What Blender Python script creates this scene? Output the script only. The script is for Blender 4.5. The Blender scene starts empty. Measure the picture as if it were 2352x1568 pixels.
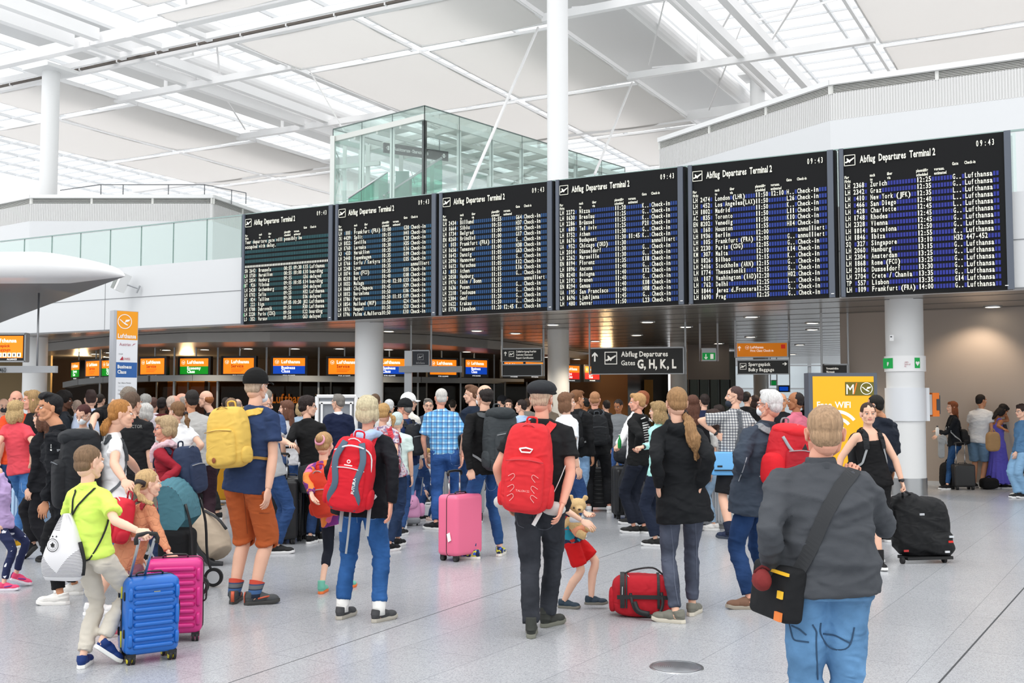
import bpy, math, random
import numpy as np
from math import sin, cos, pi, radians, atan, sqrt, hypot
from mathutils import Vector, Matrix
from mathutils.bvhtree import BVHTree
random.seed(7); RNG = np.random.default_rng(7)
SC = bpy.context.scene
COL = SC.collection

# ------------------------------------------------------------------ camera, sky, exposure
FPX = 2480.0; CAMZ = 1.62; PITCH = atan(141/FPX); CP, SP = cos(PITCH), sin(PITCH)
cam_d = bpy.data.cameras.new('camera'); cam = bpy.data.objects.new('camera', cam_d); COL.objects.link(cam)
cam_d.sensor_width = 36; cam_d.lens = 36*FPX/2352; cam_d.clip_end = 400
cam.location = (0, 0, CAMZ); cam.rotation_euler = (pi/2+PITCH, 0, 0); SC.camera = cam
world = bpy.data.worlds.new('sky'); SC.world = world; world.use_nodes = True
wn = world.node_tree.nodes; bg = wn['Background']
bg.inputs['Color'].default_value = (0.97, 0.985, 1.0, 1); bg.inputs['Strength'].default_value = 2.3
SC.view_settings.view_transform = 'Standard'; SC.view_settings.look = 'None'
SC.view_settings.gamma = 1; SC.view_settings.use_curve_mapping = False; SC.view_settings.exposure = -0.42
SC.cycles.max_bounces = 8; SC.cycles.transparent_max_bounces = 24; SC.cycles.sample_clamp_indirect = 6
SC.cycles.use_denoising = True
def lamp(kind, loc, energy, color, size=.1, rot=None, sizey=None, spot=None, blend=.5):
    l = bpy.data.lights.new('lamp_light', kind); l.energy = energy; l.color = color
    if kind == 'AREA':
        l.size = size
        if sizey: l.shape = 'RECTANGLE'; l.size_y = sizey
    elif kind == 'SPOT': l.spot_size = spot or 1.2; l.spot_blend = blend; l.shadow_soft_size = size
    elif kind == 'SUN': l.angle = size
    else: l.shadow_soft_size = size
    o = bpy.data.objects.new('lamp_light', l); COL.objects.link(o); o.location = loc
    if rot: o.rotation_euler = rot
    return o
lamp('SUN', (0, -5, 30), 1.3, (1, .98, .95), .5, (radians(28), radians(-14), 0))

# ------------------------------------------------------------------ pixel <-> world
def ray(px, py):
    x = (px-1176)/FPX; y = (784-py)/FPX
    return (x, CP-y*SP, SP+y*CP)
def at(px, py, Y):
    d = ray(px, py); t = Y/d[1]; return np.array((d[0]*t, Y, CAMZ+d[2]*t))
def atz(px, py, z):
    d = ray(px, py); t = (z-CAMZ)/d[2]; return np.array((d[0]*t, d[1]*t, z))
def ground(px, py): return atz(px, py, 0)
# building frame: u runs along the gallery front, v away from the viewer
BA = math.atan2(-.478, .8785); cB, sB = cos(BA), sin(BA)
def toB(p): return np.array((p[0]*cB+p[1]*sB, -p[0]*sB+p[1]*cB, p[2]))
def fromB(p): return np.array((p[0]*cB-p[1]*sB, p[0]*sB+p[1]*cB, p[2]))
def atv(px, py, v):
    d = ray(px, py); b = toB((d[0], d[1], d[2])); t = v/b[1]; return np.array((b[0]*t, v, CAMZ+b[2]*t))

# ------------------------------------------------------------------ mesh builder
def nrm(v):
    v = np.asarray(v, float); n = np.linalg.norm(v); return v/n if n > 1e-9 else v
class M:
    def __init__(s): s.v = []; s.f = []; s.m = []; s.n = 0
    def add(s, vs, fs, mi=0):
        vs = np.asarray(vs, float).reshape(-1, 3); s.v.append(vs)
        b = s.n
        for f in fs: s.f.append([i+b for i in f])
        s.m += [mi]*len(fs) if np.isscalar(mi) else list(mi); s.n += len(vs); return s
    def box(s, c, d, mi=0, R=None):
        c = np.array(c, float); d = np.array(d, float)/2
        vs = np.array([(x, y, z) for z in (-1, 1) for y in (-1, 1) for x in (-1, 1)])*d
        if R is not None: vs = vs@np.array(R).T
        return s.add(vs+c, [(0, 2, 3, 1), (4, 5, 7, 6), (0, 1, 5, 4), (2, 6, 7, 3), (0, 4, 6, 2), (1, 3, 7, 5)], mi)
    def bar(s, a, b, w, h, mi=0, up=(0, 0, 1)):
        a = np.array(a, float); b = np.array(b, float); d = b-a; L = np.linalg.norm(d)
        if L < 1e-6: return s
        d = d/L; u = np.array(up, float)
        if abs(d@u) > .98: u = np.array((0, 1., 0))
        r = nrm(np.cross(d, u)); u = np.cross(r, d)
        return s.box((a+b)/2, (w, L, h), mi, np.stack([r, d, u], 1))
    def tube(s, pts, rad, n=10, mi=0, cap=True, lat=None, sub=0):
        P = np.array(pts, float)
        R = np.array([rad]*len(P) if isinstance(rad, tuple) else rad, float)
        if R.ndim == 0: R = np.full((len(P), 2), float(R))
        elif R.ndim == 1: R = np.stack([R, R], 1)
        if sub:
            t = np.arange(len(P)); tt = np.linspace(0, len(P)-1, (len(P)-1)*sub+1)
            Pe = np.vstack([2*P[0]-P[1], P, 2*P[-1]-P[-2]]); out = []
            for q in tt:
                i = min(int(q), len(P)-2); f = q-i; p0, p1, p2, p3 = Pe[i], Pe[i+1], Pe[i+2], Pe[i+3]
                out.append(.5*((2*p1)+(-p0+p2)*f+(2*p0-5*p1+4*p2-p3)*f*f+(-p0+3*p1-3*p2+p3)*f**3))
            R = np.stack([np.interp(tt, t, R[:, 0]), np.interp(tt, t, R[:, 1])], 1); P = np.array(out)
        T = np.gradient(P, axis=0)
        vs = []; prev = None
        a = np.linspace(0, 2*pi, n, endpoint=False)
        for i, p in enumerate(P):
            t = nrm(T[i])
            if lat is not None: x = np.array(lat, float)
            elif prev is None: x = np.array((1., 0, 0)) if abs(t[0]) < .9 else np.array((0, 1., 0))
            else: x = prev
            x = nrm(x-t*(x@t)); prev = x; y = np.cross(t, x)
            vs.append(p+np.outer(np.cos(a)*R[i, 0], x)+np.outer(np.sin(a)*R[i, 1], y))
        vs = np.vstack(vs); k = len(P); fs = []
        for i in range(k-1):
            for j in range(n):
                fs.append((i*n+j, i*n+(j+1) % n, (i+1)*n+(j+1) % n, (i+1)*n+j))
        if cap: fs.append(tuple(range(n))[::-1]); fs.append(tuple((k-1)*n+j for j in range(n)))
        return s.add(vs, fs, mi)
    def cyl(s, a, b, r, r2=None, n=16, mi=0): return s.tube([a, b], [r, r if r2 is None else r2], n, mi)
    def ell(s, c, r, n=14, mi=0, R=None, e=1.0, e2=None):
        c = np.array(c, float); r = np.array(r, float) if not np.isscalar(r) else np.array((r, r, r), float)
        e2 = e if e2 is None else e2
        m = max(6, n//2+1); ph = np.linspace(-pi/2, pi/2, m+1)[1:-1]; th = np.linspace(0, 2*pi, n, endpoint=False)
        sp = lambda q, k: np.sign(q)*np.abs(q)**k
        vs = [(0, 0, -1)]
        for p in ph:
            for t in th: vs.append((sp(cos(p), e)*sp(cos(t), e2), sp(cos(p), e)*sp(sin(t), e2), sp(sin(p), e)))
        vs.append((0, 0, 1)); vs = np.array(vs)*r
        if R is not None: vs = vs@np.array(R).T
        fs = [(0, 1+(j+1) % n, 1+j) for j in range(n)]; k = len(ph)
        for i in range(k-1):
            for j in range(n): fs.append((1+i*n+j, 1+i*n+(j+1) % n, 1+(i+1)*n+(j+1) % n, 1+(i+1)*n+j))
        L = len(vs)-1; fs += [(L, 1+(k-1)*n+j, 1+(k-1)*n+(j+1) % n) for j in range(n)]
        return s.add(vs+c, fs, mi)
    def prism(s, poly, ax, lo, hi, mi=0):
        """polygon in the plane across axis ax (0,1,2), swept lo..hi along it"""
        o = [i for i in range(3) if i != ax]; n = len(poly); vs = []
        for q in (lo, hi):
            for p in poly:
                w = [0, 0, 0]; w[o[0]] = p[0]; w[o[1]] = p[1]; w[ax] = q; vs.append(w)
        fs = [tuple(range(n)), tuple(range(2*n-1, n-1, -1))]+[(i, i+n, (i+1) % n+n, (i+1) % n) for i in range(n)]
        return s.add(vs, fs, mi)
    def slab(s, pts, th, mi=0, d=(0, 0, 1)):
        P = np.array(pts, float); n = len(P); D = np.array(d, float)*th
        return s.add(np.vstack([P, P+D]), [tuple(range(n))[::-1], tuple(range(n, 2*n))]+[(i, (i+1) % n, (i+1) % n+n, i+n) for i in range(n)], mi)
    def quad(s, *p, mi=0): return s.add(p, [tuple(range(len(p)))], mi)
    def lathe(s, prof, c=(0, 0, 0), n=20, mi=0):
        a = np.linspace(0, 2*pi, n, endpoint=False); vs = []
        for r, z in prof: vs += [(c[0]+r*cos(t), c[1]+r*sin(t), c[2]+z) for t in a]
        fs = [(i*n+j, i*n+(j+1) % n, (i+1)*n+(j+1) % n, (i+1)*n+j) for i in range(len(prof)-1) for j in range(n)]
        fs += [tuple(range(n))[::-1], tuple((len(prof)-1)*n+j for j in range(n))]
        return s.add(vs, fs, mi)
    def arr(s): return np.vstack(s.v) if s.v else np.zeros((0, 3))
    def xf(s, R=None, t=None, k=None):
        A = s.arr()
        if k is not None: A = A*np.array(k)
        if R is not None: A = A@np.array(R).T
        if t is not None: A = A+np.array(t)
        s.v = [A]; return s
    def join(s, o, mi=None): return s.add(o.arr(), o.f, o.m if mi is None else mi)
    def build(s, name, mats, parent=None, smooth=False, off=None, R=None, auto=None):
        A = s.arr()
        if off is not None: A = A-np.array(off)
        if R is not None: A = A@np.array(R)      # world -> local (inverse rotation)
        me = bpy.data.meshes.new(name)
        me.vertices.add(len(A)); me.vertices.foreach_set('co', A.astype(np.float32).ravel())
        ln = np.array([len(f) for f in s.f], np.int32); st = np.concatenate([[0], np.cumsum(ln)[:-1]]).astype(np.int32)
        me.loops.add(int(ln.sum())); me.loops.foreach_set('vertex_index', np.array([i for f in s.f for i in f], np.int32))
        me.polygons.add(len(ln)); me.polygons.foreach_set('loop_start', st)
        mats = mats if isinstance(mats, (list, tuple)) else [mats]
        for m in mats: me.materials.append(m)
        me.polygons.foreach_set('material_index', np.array(s.m, np.int32))
        me.polygons.foreach_set('use_smooth', np.full(len(ln), bool(smooth)))
        me.update(calc_edges=True); me.validate()
        if auto is not None:
            me.polygons.foreach_set('use_smooth', np.full(len(me.polygons), True)); me.set_sharp_from_angle(angle=radians(auto))
        o = bpy.data.objects.new(name, me); COL.objects.link(o)
        if parent is not None: o.parent = parent
        return o
def rotz(a): return np.array([[cos(a), -sin(a), 0], [sin(a), cos(a), 0], [0, 0, 1]])
def rotx(a): return np.array([[1, 0, 0], [0, cos(a), -sin(a)], [0, sin(a), cos(a)]])
def roty(a): return np.array([[cos(a), 0, sin(a)], [0, 1, 0], [-sin(a), 0, cos(a)]])
LABELS = {}
def tag(o, label=None, cat=None, group=None, kind=None):
    if label:
        o['label'] = label
    if cat: o['category'] = cat
    if group: o['group'] = group
    if kind: o['kind'] = kind
    return o
def thing(name, label, cat, loc=(0, 0, 0), rz=0, group=None, rot=None):
    o = bpy.data.objects.new(name, None); COL.objects.link(o); o.empty_display_size = .1
    o.location = loc; o.rotation_euler = rot if rot else (0, 0, rz); return tag(o, label, cat, group)
def struct(name, m, mats, B=True, smooth=False, auto=None):
    o = m.build(name, mats, smooth=smooth, auto=auto); o['kind'] = 'structure'
    if B: o.rotation_euler = (0, 0, BA)
    return o
_dg = None
def remesh(m, vox, smooth=4, fac=.5):
    """fuse everything in builder m into one skin"""
    o = m.build('tmp', [None] if False else [MAT0])
    r = o.modifiers.new('r', 'REMESH'); r.mode = 'VOXEL'; r.voxel_size = vox
    if smooth:
        sm = o.modifiers.new('s', 'SMOOTH'); sm.iterations = smooth; sm.factor = fac
    dg = bpy.context.evaluated_depsgraph_get(); e = o.evaluated_get(dg); me = e.to_mesh()
    n = len(me.vertices); A = np.empty(n*3, np.float32); me.vertices.foreach_get('co', A); A = A.reshape(-1, 3).astype(float)
    N = np.empty(n*3, np.float32); me.vertices.foreach_get('normal', N); N = N.reshape(-1, 3).astype(float)
    fs = [tuple(p.vertices) for p in me.polygons]
    e.to_mesh_clear(); old = o.data; bpy.data.objects.remove(o); bpy.data.meshes.remove(old)
    out = M(); out.add(A, fs, 0); out.N = N; return out

# ------------------------------------------------------------------ materials
def lin(c):
    if isinstance(c, str):
        c = c.lstrip('#'); c = ''.join(q*2 for q in c) if len(c) == 3 else c; c = [int(c[i:i+2], 16)/255 for i in (0, 2, 4)]
    return tuple((x/12.92 if x <= .04045 else ((x+.055)/1.055)**2.4) for x in c[:3])+(1,)
_mc = {}
def mat(name, color, rough=.6, metal=0, bump=0, bscale=200, var=0, vscale=3, emit=None, estr=1, spec=.5, stretch=None, bdist=.01, sheen=0, coat=0):
    key = (name, str(color), rough, metal, bump, bscale, var, vscale, str(emit), estr, spec, str(stretch), coat)
    if key in _mc: return _mc[key]
    m = bpy.data.materials.new(name); m.use_nodes = True; nt = m.node_tree; b = nt.nodes['Principled BSDF']
    b.inputs['Base Color'].default_value = lin(color); b.inputs['Roughness'].default_value = rough
    b.inputs['Metallic'].default_value = metal; b.inputs['Specular IOR Level'].default_value = spec
    if sheen: b.inputs['Sheen Weight'].default_value = sheen
    if coat: b.inputs['Coat Weight'].default_value = coat
    if emit is not None:
        b.inputs['Emission Color'].default_value = lin(emit); b.inputs['Emission Strength'].default_value = estr
    if bump or var:
        tc = nt.nodes.new('ShaderNodeTexCoord'); mp = nt.nodes.new('ShaderNodeMapping'); nt.links.new(tc.outputs['Object'], mp.inputs[0])
        if stretch: mp.inputs['Scale'].default_value = stretch
    if bump:
        nz = nt.nodes.new('ShaderNodeTexNoise'); nz.inputs['Scale'].default_value = bscale; nz.inputs['Detail'].default_value = 3
        nt.links.new(mp.outputs[0], nz.inputs['Vector'])
        bp = nt.nodes.new('ShaderNodeBump'); bp.inputs['Strength'].default_value = bump; bp.inputs['Distance'].default_value = bdist
        nt.links.new(nz.outputs[0], bp.inputs['Height']); nt.links.new(bp.outputs[0], b.inputs['Normal'])
    if var:
        nz = nt.nodes.new('ShaderNodeTexNoise'); nz.inputs['Scale'].default_value = vscale; nz.inputs['Detail'].default_value = 5
        nt.links.new(mp.outputs[0], nz.inputs['Vector'])
        mx = nt.nodes.new('ShaderNodeMix'); mx.data_type = 'RGBA'; c = lin(color)
        mx.inputs['A'].default_value = tuple(max(0, x*(1-var)) for x in c[:3])+(1,); mx.inputs['B'].default_value = tuple(min(1, x*(1+var)) for x in c[:3])+(1,)
        nt.links.new(nz.outputs[0], mx.inputs['Factor']); nt.links.new(mx.outputs['Result'], b.inputs['Base Color'])
    _mc[key] = m; return m
MAT0 = mat('plain', '#cccccc')
def nodes(m): return m.node_tree.nodes, m.node_tree.links, m.node_tree.nodes['Principled BSDF']
def glass(name, tint, alpha=.25, rough=.03):
    m = bpy.data.materials.new(name); m.use_nodes = True; nt = m.node_tree; n = nt.nodes
    for x in list(n): n.remove(x)
    out = n.new('ShaderNodeOutputMaterial'); t = n.new('ShaderNodeBsdfTransparent'); g = n.new('ShaderNodeBsdfGlossy'); mx = n.new('ShaderNodeMixShader')
    fr = n.new('ShaderNodeLayerWeight'); fr.inputs[0].default_value = .5; pw_ = n.new('ShaderNodeMath'); pw_.operation = 'POWER'; pw_.inputs[1].default_value = 4
    mth = n.new('ShaderNodeMath'); mth.operation = 'MULTIPLY_ADD'; mth.inputs[1].default_value = .6; mth.inputs[2].default_value = alpha*.2
    nt.links.new(fr.outputs['Facing'], pw_.inputs[0])
    t.inputs[0].default_value = lin(tint); g.inputs['Roughness'].default_value = rough; g.inputs[0].default_value = (.85, .9, .88, 1)
    nt.links.new(pw_.outputs[0], mth.inputs[0]); nt.links.new(mth.outputs[0], mx.inputs[0]); nt.links.new(t.outputs[0], mx.inputs[1]); nt.links.new(g.outputs[0], mx.inputs[2]); nt.links.new(mx.outputs[0], out.inputs[0])
    return m

# ------------------------------------------------------------------ lettering
_gc = {}
def glyph(ch, bold=0.0):
    k = (ch, bold)
    if k in _gc: return _gc[k]
    c = bpy.data.curves.new('g', 'FONT'); c.body = ch; c.size = 1; c.offset = bold; c.resolution_u = 2
    o = bpy.data.objects.new('g', c); COL.objects.link(o); bpy.context.view_layer.update()
    e = o.evaluated_get(bpy.context.evaluated_depsgraph_get()); me = e.to_mesh()
    V = np.array([v.co[:] for v in me.vertices]).reshape(-1, 3); F = [tuple(p.vertices) for p in me.polygons]
    e.to_mesh_clear(); bpy.data.objects.remove(o); bpy.data.curves.remove(c)
    w = (V[:, 0].max() if len(V) else .35); _gc[k] = (V, F, w); return _gc[k]
def text(m, s, org, X, Yv, size, sx=1.0, bold=0.012, mi=0, cell=None, gap=.06, align='l'):
    """draw string s on builder m; X, Yv unit vectors; size = em height in m; cell = fixed advance in m"""
    org = np.array(org, float); X = np.array(X, float); Yv = np.array(Yv, float)
    def adv(ch):
        if cell: return cell
        if ch == ' ': return .3*size*sx
        V, F, w = glyph(ch, bold); x0 = V[:, 0].min() if len(V) else 0
        return (w-x0+gap)*size*sx
    if align != 'l':
        tot = sum(adv(c) for c in s); org = org-X*(tot*(.5 if align == 'c' else 1))
    x = 0.
    for ch in s:
        if ch != ' ':
            V, F, w = glyph(ch, bold)
            if len(V):
                x0 = V[:, 0].min()
                if cell: px_ = x+(cell-(w-x0)*size*sx)/2-x0*size*sx
                else: px_ = x-x0*size*sx
                m.add(org+np.outer(px_+V[:, 0]*size*sx, X)+np.outer(V[:, 1]*size, Yv), F, mi)
        x += adv(ch)
    return x
def rect(m, org, X, Yv, x0, y0, x1, y1, mi=0, d=0.0, dv=None):
    o = np.array(org, float)+(np.array(dv)*d if dv is not None else 0)
    X = np.array(X, float); Yv = np.array(Yv, float)
    return m.add([o+X*x0+Yv*y0, o+X*x1+Yv*y0, o+X*x1+Yv*y1, o+X*x0+Yv*y1], [(0, 1, 2, 3)], mi)
def poly2(m, org, X, Yv, pts, s=1., mi=0):
    o = np.array(org, float); X = np.array(X, float); Yv = np.array(Yv, float)
    return m.add([o+X*(p[0]*s)+Yv*(p[1]*s) for p in pts], [tuple(range(len(pts)))], mi)
def ring2(m, org, X, Yv, r0, r1, n=28, mi=0, a0=0, a1=2*pi):
    o = np.array(org, float); X = np.array(X, float); Yv = np.array(Yv, float); vs = []
    full = abs(a1-a0-2*pi) < 1e-6; A = np.linspace(a0, a1, n, endpoint=not full)
    for a in A: vs += [o+X*(r0*cos(a))+Yv*(r0*sin(a)), o+X*(r1*cos(a))+Yv*(r1*sin(a))]
    k = len(A); fs = [(2*i, 2*i+1, 2*((i+1) % k)+1, 2*((i+1) % k)) for i in range(k if full else k-1)]
    return m.add(vs, fs, mi)
CRANE = [(-.95, .3), (-.72, .32), (-.45, .12), (-.1, -.2), (.05, -.05), (.15, .28), (.9, .38), (.72, .1), (.45, -.02), (.12, -.1), (.05, -.2), (.55, -.5), (.5, -.62), (.2, -.55), (-.1, -.38), (-.5, -.05), (-.75, .18)]
def crane(m, c, X, Yv, r, mi=0):
    ring2(m, c, X, Yv, r*.9, r, 30, mi); poly2(m, c, X, Yv, CRANE, r*.85, mi)
PLANE = [(-.42, -.12), (-.3, -.1), (-.22, -.02), (-.28, .18), (-.2, .2), (-.02, .02), (.34, .22), (.42, .22), (.38, .12), (.08, -.1), (.02, -.22), (-.06, -.22), (-.06, -.14), (-.3, -.24), (-.42, -.2)]
def plane_icon(m, c, X, Yv, s, mi=0, back=None):
    c = np.array(c, float); X = np.array(X, float); Yv = np.array(Yv, float); w = s*.06
    for a, b in (((-.5, -.5), (.5, -.5+.06)), ((-.5, .44), (.5, .5)), ((-.5, -.5), (-.44, .5)), ((.44, -.5), (.5, .5))):
        rect(m, c, X, Yv, a[0]*s, a[1]*s, b[0]*s, b[1]*s, mi)
    poly2(m, c, X, Yv, PLANE, s, mi); rect(m, c, X, Yv, -.4*s, -.36*s, .4*s, -.31*s, mi) if back else None
def arrow(m, c, X, Yv, s, mi=0):
    poly2(m, c, X, Yv, [(-.08, -.5), (.08, -.5), (.08, .2), (.3, -.02), (.3, .2), (0, .5), (-.3, .2), (-.3, -.02), (-.08, .2)], s, mi)
# ------------------------------------------------------------------ shared materials
WHITE = mat('white_paint', '#e6e7e7', .45); WHITE2 = mat('white_steel', '#f6f6f6', .4)
PANELW = mat('fascia_white', '#d3d5d7', .4); GREYP = mat('panel_grey', '#8d8f91', .5)
LGREY = mat('light_grey', '#c4c6c8', .4); DGREY = mat('dark_grey', '#3c4048', .5); FRAME = mat('anthracite_frame', '#555c68', .45)
BLACK = mat('matt_black', '#141414', .5); BLK2 = mat('sign_black', '#191a1a', .35); STEEL = mat('brushed_steel', '#b9bbbd', .28, .95)
CHROME = mat('chrome', '#d8dadc', .12, 1.); ALU = mat('aluminium', '#a9acaf', .35, .8); RUBBER = mat('rubber', '#1b1b1c', .7)
SEAM = mat('seam_grey', '#7d8083', .6); WARMW = mat('warm_wall', '#a69a90', .7); PWHITE = mat('print_white', '#fbfbf8', .5)
DOWN = mat('downlight_glow', '#fff2dc', emit='#fff0d8', estr=14)
GLASSG = glass('green_glass', '#f7fcfb', .35); GLASSC = glass('clear_glass', '#eef5f5', .3); GLASSD = glass('rail_glass', '#f1f8f6', .5, .05)
GEDGE = mat('glass_edge', '#5f7f78', .2)

# ------------------------------------------------------------------ floor: pale speckled terrazzo slabs
fl = bpy.data.materials.new('terrazzo'); fl.use_nodes = True; N_, L_, B_ = nodes(fl)
tc = N_.new('ShaderNodeTexCoord'); mp = N_.new('ShaderNodeMapping'); mp.inputs['Rotation'].default_value = (0, 0, radians(31.2)); mp.inputs['Location'].default_value = (.12, .23, 0)
L_.new(tc.outputs['Object'], mp.inputs[0])
sep = N_.new('ShaderNodeSeparateXYZ'); L_.new(mp.outputs[0], sep.inputs[0]); cmb = N_.new('ShaderNodeCombineXYZ')
L_.new(sep.outputs['Y'], cmb.inputs['X']); L_.new(sep.outputs['X'], cmb.inputs['Y'])
br = N_.new('ShaderNodeTexBrick'); br.inputs['Scale'].default_value = 1; br.inputs['Brick Width'].default_value = 1.22; br.inputs['Row Height'].default_value = .61
br.inputs['Mortar Size'].default_value = .0022; br.inputs['Mortar Smooth'].default_value = .1; br.offset = .5
br.inputs['Color1'].default_value = lin('#b0b2b5'); br.inputs['Color2'].default_value = lin('#b5b7ba'); br.inputs['Mortar'].default_value = lin('#8b8e93')
L_.new(cmb.outputs[0], br.inputs['Vector'])
sp1 = N_.new('ShaderNodeTexVoronoi'); sp1.inputs['Scale'].default_value = 150; L_.new(tc.outputs['Object'], sp1.inputs['Vector'])
cr = N_.new('ShaderNodeValToRGB'); cr.color_ramp.elements[0].position = .0; cr.color_ramp.elements[0].color = (.52, .53, .55, 1); cr.color_ramp.elements[1].position = .6; cr.color_ramp.elements[1].color = (1.08, 1.08, 1.08, 1)
L_.new(sp1.outputs['Color'], cr.inputs[0])
ns = N_.new('ShaderNodeTexNoise'); ns.inputs['Scale'].default_value = .7; ns.inputs['Detail'].default_value = 4; L_.new(tc.outputs['Object'], ns.inputs['Vector'])
cr2 = N_.new('ShaderNodeValToRGB'); cr2.color_ramp.elements[0].position = .3; cr2.color_ramp.elements[0].color = (.93, .93, .94, 1); cr2.color_ramp.elements[1].position = .7; cr2.color_ramp.elements[1].color = (1.03, 1.03, 1.03, 1); L_.new(ns.outputs[0], cr2.inputs[0])
m1 = N_.new('ShaderNodeMix'); m1.data_type = 'RGBA'; m1.blend_type = 'MULTIPLY'; m1.inputs['Factor'].default_value = .75; L_.new(br.outputs['Color'], m1.inputs['A']); L_.new(cr.outputs[0], m1.inputs['B'])
m2 = N_.new('ShaderNodeMix'); m2.data_type = 'RGBA'; m2.blend_type = 'MULTIPLY'; m2.inputs['Factor'].default_value = 1; L_.new(m1.outputs['Result'], m2.inputs['A']); L_.new(cr2.outputs[0], m2.inputs['B'])
L_.new(m2.outputs['Result'], B_.inputs['Base Color']); B_.inputs['Roughness'].default_value = .22; B_.inputs['Specular IOR Level'].default_value = .42
m = M(); m.box((0, 38, -.05), (120, 100, .1)); struct('floor', m, fl, B=False)
# two dark expansion joints in the floor
m = M()
for a, b, w in (((525, 1568), (1395, 1275), .006), ((2040, 1568+130), (2352, 1350), .012)):
    p, q = ground(*a), ground(*b); d = nrm(q-p); m.bar(p-d*1.5+(0, 0, .0003), q+d*1.2+(0, 0, .0003), w, .0012)
struct('trim_1', m, mat('joint_black', '#3b3d40', .7), B=False)
# round steel floor cover
g = ground(1554, 1532); t = thing('floor_cover', 'round brushed steel cover set flush in the grey floor, foreground right of centre', 'floor cover', (g[0], g[1], 0))
mm = mat('spun_steel', '#b9bcc0', .3, .9)
N_, L_, B_ = nodes(mm); tcn = N_.new('ShaderNodeTexCoord'); wv = N_.new('ShaderNodeTexWave'); wv.wave_type = 'RINGS'; wv.rings_direction = 'SPHERICAL'; wv.inputs['Scale'].default_value = 26; L_.new(tcn.outputs['Object'], wv.inputs['Vector'])
bpn = N_.new('ShaderNodeBump'); bpn.inputs['Strength'].default_value = .4; bpn.inputs['Distance'].default_value = .002; L_.new(wv.outputs[0], bpn.inputs['Height']); L_.new(bpn.outputs[0], B_.inputs['Normal'])
m = M(); m.lathe([(.001, .004), (.145, .004), (.15, .0015)], n=48); m.build('plate', mm, t, auto=40)
m = M(); m.lathe([(.152, .0008), (.152, .005), (.163, .005), (.166, .0005)], n=48); m.build('rim', STEEL, t, auto=40)

# ------------------------------------------------------------------ gallery slab, soffit, glass rail (building frame)
V0 = 19.15; ZS, ZF, ZR = 3.46, 5.04, 6.04
m = M(); m.box(((-48+14)/2, V0+.15, (ZS+ZF)/2), (62, .3, ZF-ZS)); struct('wall_front', m, PANELW)
m = M(); m.box((-17, V0-.004, 4.26), (62, .01, .012))
for u in np.arange(-44, 12, 5.44): m.box((u, V0-.003, (ZS+ZF)/2), (.008, .01, ZF-ZS-.02))
m.box((-17, V0-.01, ZS+.01), (62, .03, .02)); struct('trim_2', m, SEAM)
sof = mat('soffit_metal', '#a8a4a0', .24, .8, bump=.15, bscale=3, stretch=(1, 14, 1))
m = M(); m.box((-17, V0+.3+16, ZS+.04), (62, 32, .08)); struct('ceiling_1', m, sof)
m = M()
for v in np.arange(V0+.9, V0+24, 1.25): m.box((-17, v, ZS-.001), (62, .012, .008))
struct('trim_3', m, mat('joint_grey', '#4e4c4b', .6))
m = M(); m.box((-17, V0+.3+6, ZF-.05), (62, 12, .1)); struct('floor_2', m, LGREY)
# glass balustrade: one thing per pane would be endless; the rail is the building's own trim
pw = abs(atv(552, 500, V0)[0]-atv(472, 500, V0)[0]); u0 = atv(552, 500, V0)[0]
m = M(); e = M()
for k in range(-9, 15):
    a, b = u0+k*pw+.012, u0+(k+1)*pw-.012
    if a > 12: break
    m.box(((a+b)/2, V0+.06, (ZF+ZR)/2-.01), (b-a, .02, ZR-ZF-.02)); e.box((a-.012, V0+.06, (ZF+ZR)/2), (.014, .024, ZR-ZF))
struct('window_1', m, GLASSD); struct('trim_4', e, GEDGE)
m = M(); m.box((-17, V0+.06, ZR+.015), (62, .05, .03)); struct('trim_5', m, mat('rail_cap', '#8fa39f', .25, .6))
# lower curved bulkhead over the counters
arc = [atz(x, y, 3.2) for x, y in ((60, 812), (114, 806), (257, 793), (430, 786), (620, 784), (820, 785), (980, 790), (1120, 800), (1250, 813), (1350, 826), (1420, 838))]
poly = [tuple(p[:2]) for p in arc]+[(9, 52), (-24, 52)]
m = M(); m.prism(poly, 2, 3.2, 3.45, 0); struct('ceiling_2', m, mat('bulkhead', '#8b8885', .35, .6), B=False)

# the hall behind and beside the viewer
for nm_, c_, d_ in (('wall_behind', (0, -26, 6), (110, .4, 12)), ('wall_west', (-58, 20, 5), (.4, 92, 10)), ('wall_east', (58, 20, 5), (.4, 92, 10))):
    m = M(); m.box(c_, d_); struct(nm_, m, mat('hall_wall', '#d6d6d4', .7), B=False)
# columns
def column(u, v, r, z0, z1, nm='column', base=True, cap=False):
    m = M(); m.cyl((u, v, z0), (u, v, z1), r, n=40); p = M()
    if base: p.cyl((u, v, z0), (u, v, z0+.3), r+.01, n=40)
    if cap: p.cyl((u, v, z1-.9), (u, v, z1), r*.85, n=24); p.box((u, v, z1), (1.3, 1.3, .12))
    o = struct(nm, m, WHITE, auto=40)
    if p.n:
        q = p.build('column_base' if base else 'capital', STEEL if base else WHITE, auto=40); q.parent = o
for u in (-26.35, -14.8, -3.05): column(u, 20.3, .325, 0, ZS)
column(-31.35, 24.5, .29, ZF, 13.0, base=False, cap=True); column(-12.0, 24.5, .27, 0, 16, base=False); column(-12.0, 43.1, .3, 0, 15.0, base=False, cap=True)
for px in (1559, 1746):
    p = toB(atz(px, 925-((0-CAMZ)*FPX/(33 if px < 1600 else 42)), 0) if 0 else at(px, 925, 33 if px < 1600 else 42)); column(p[0], p[1], .25, 0, ZS, base=False)

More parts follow.
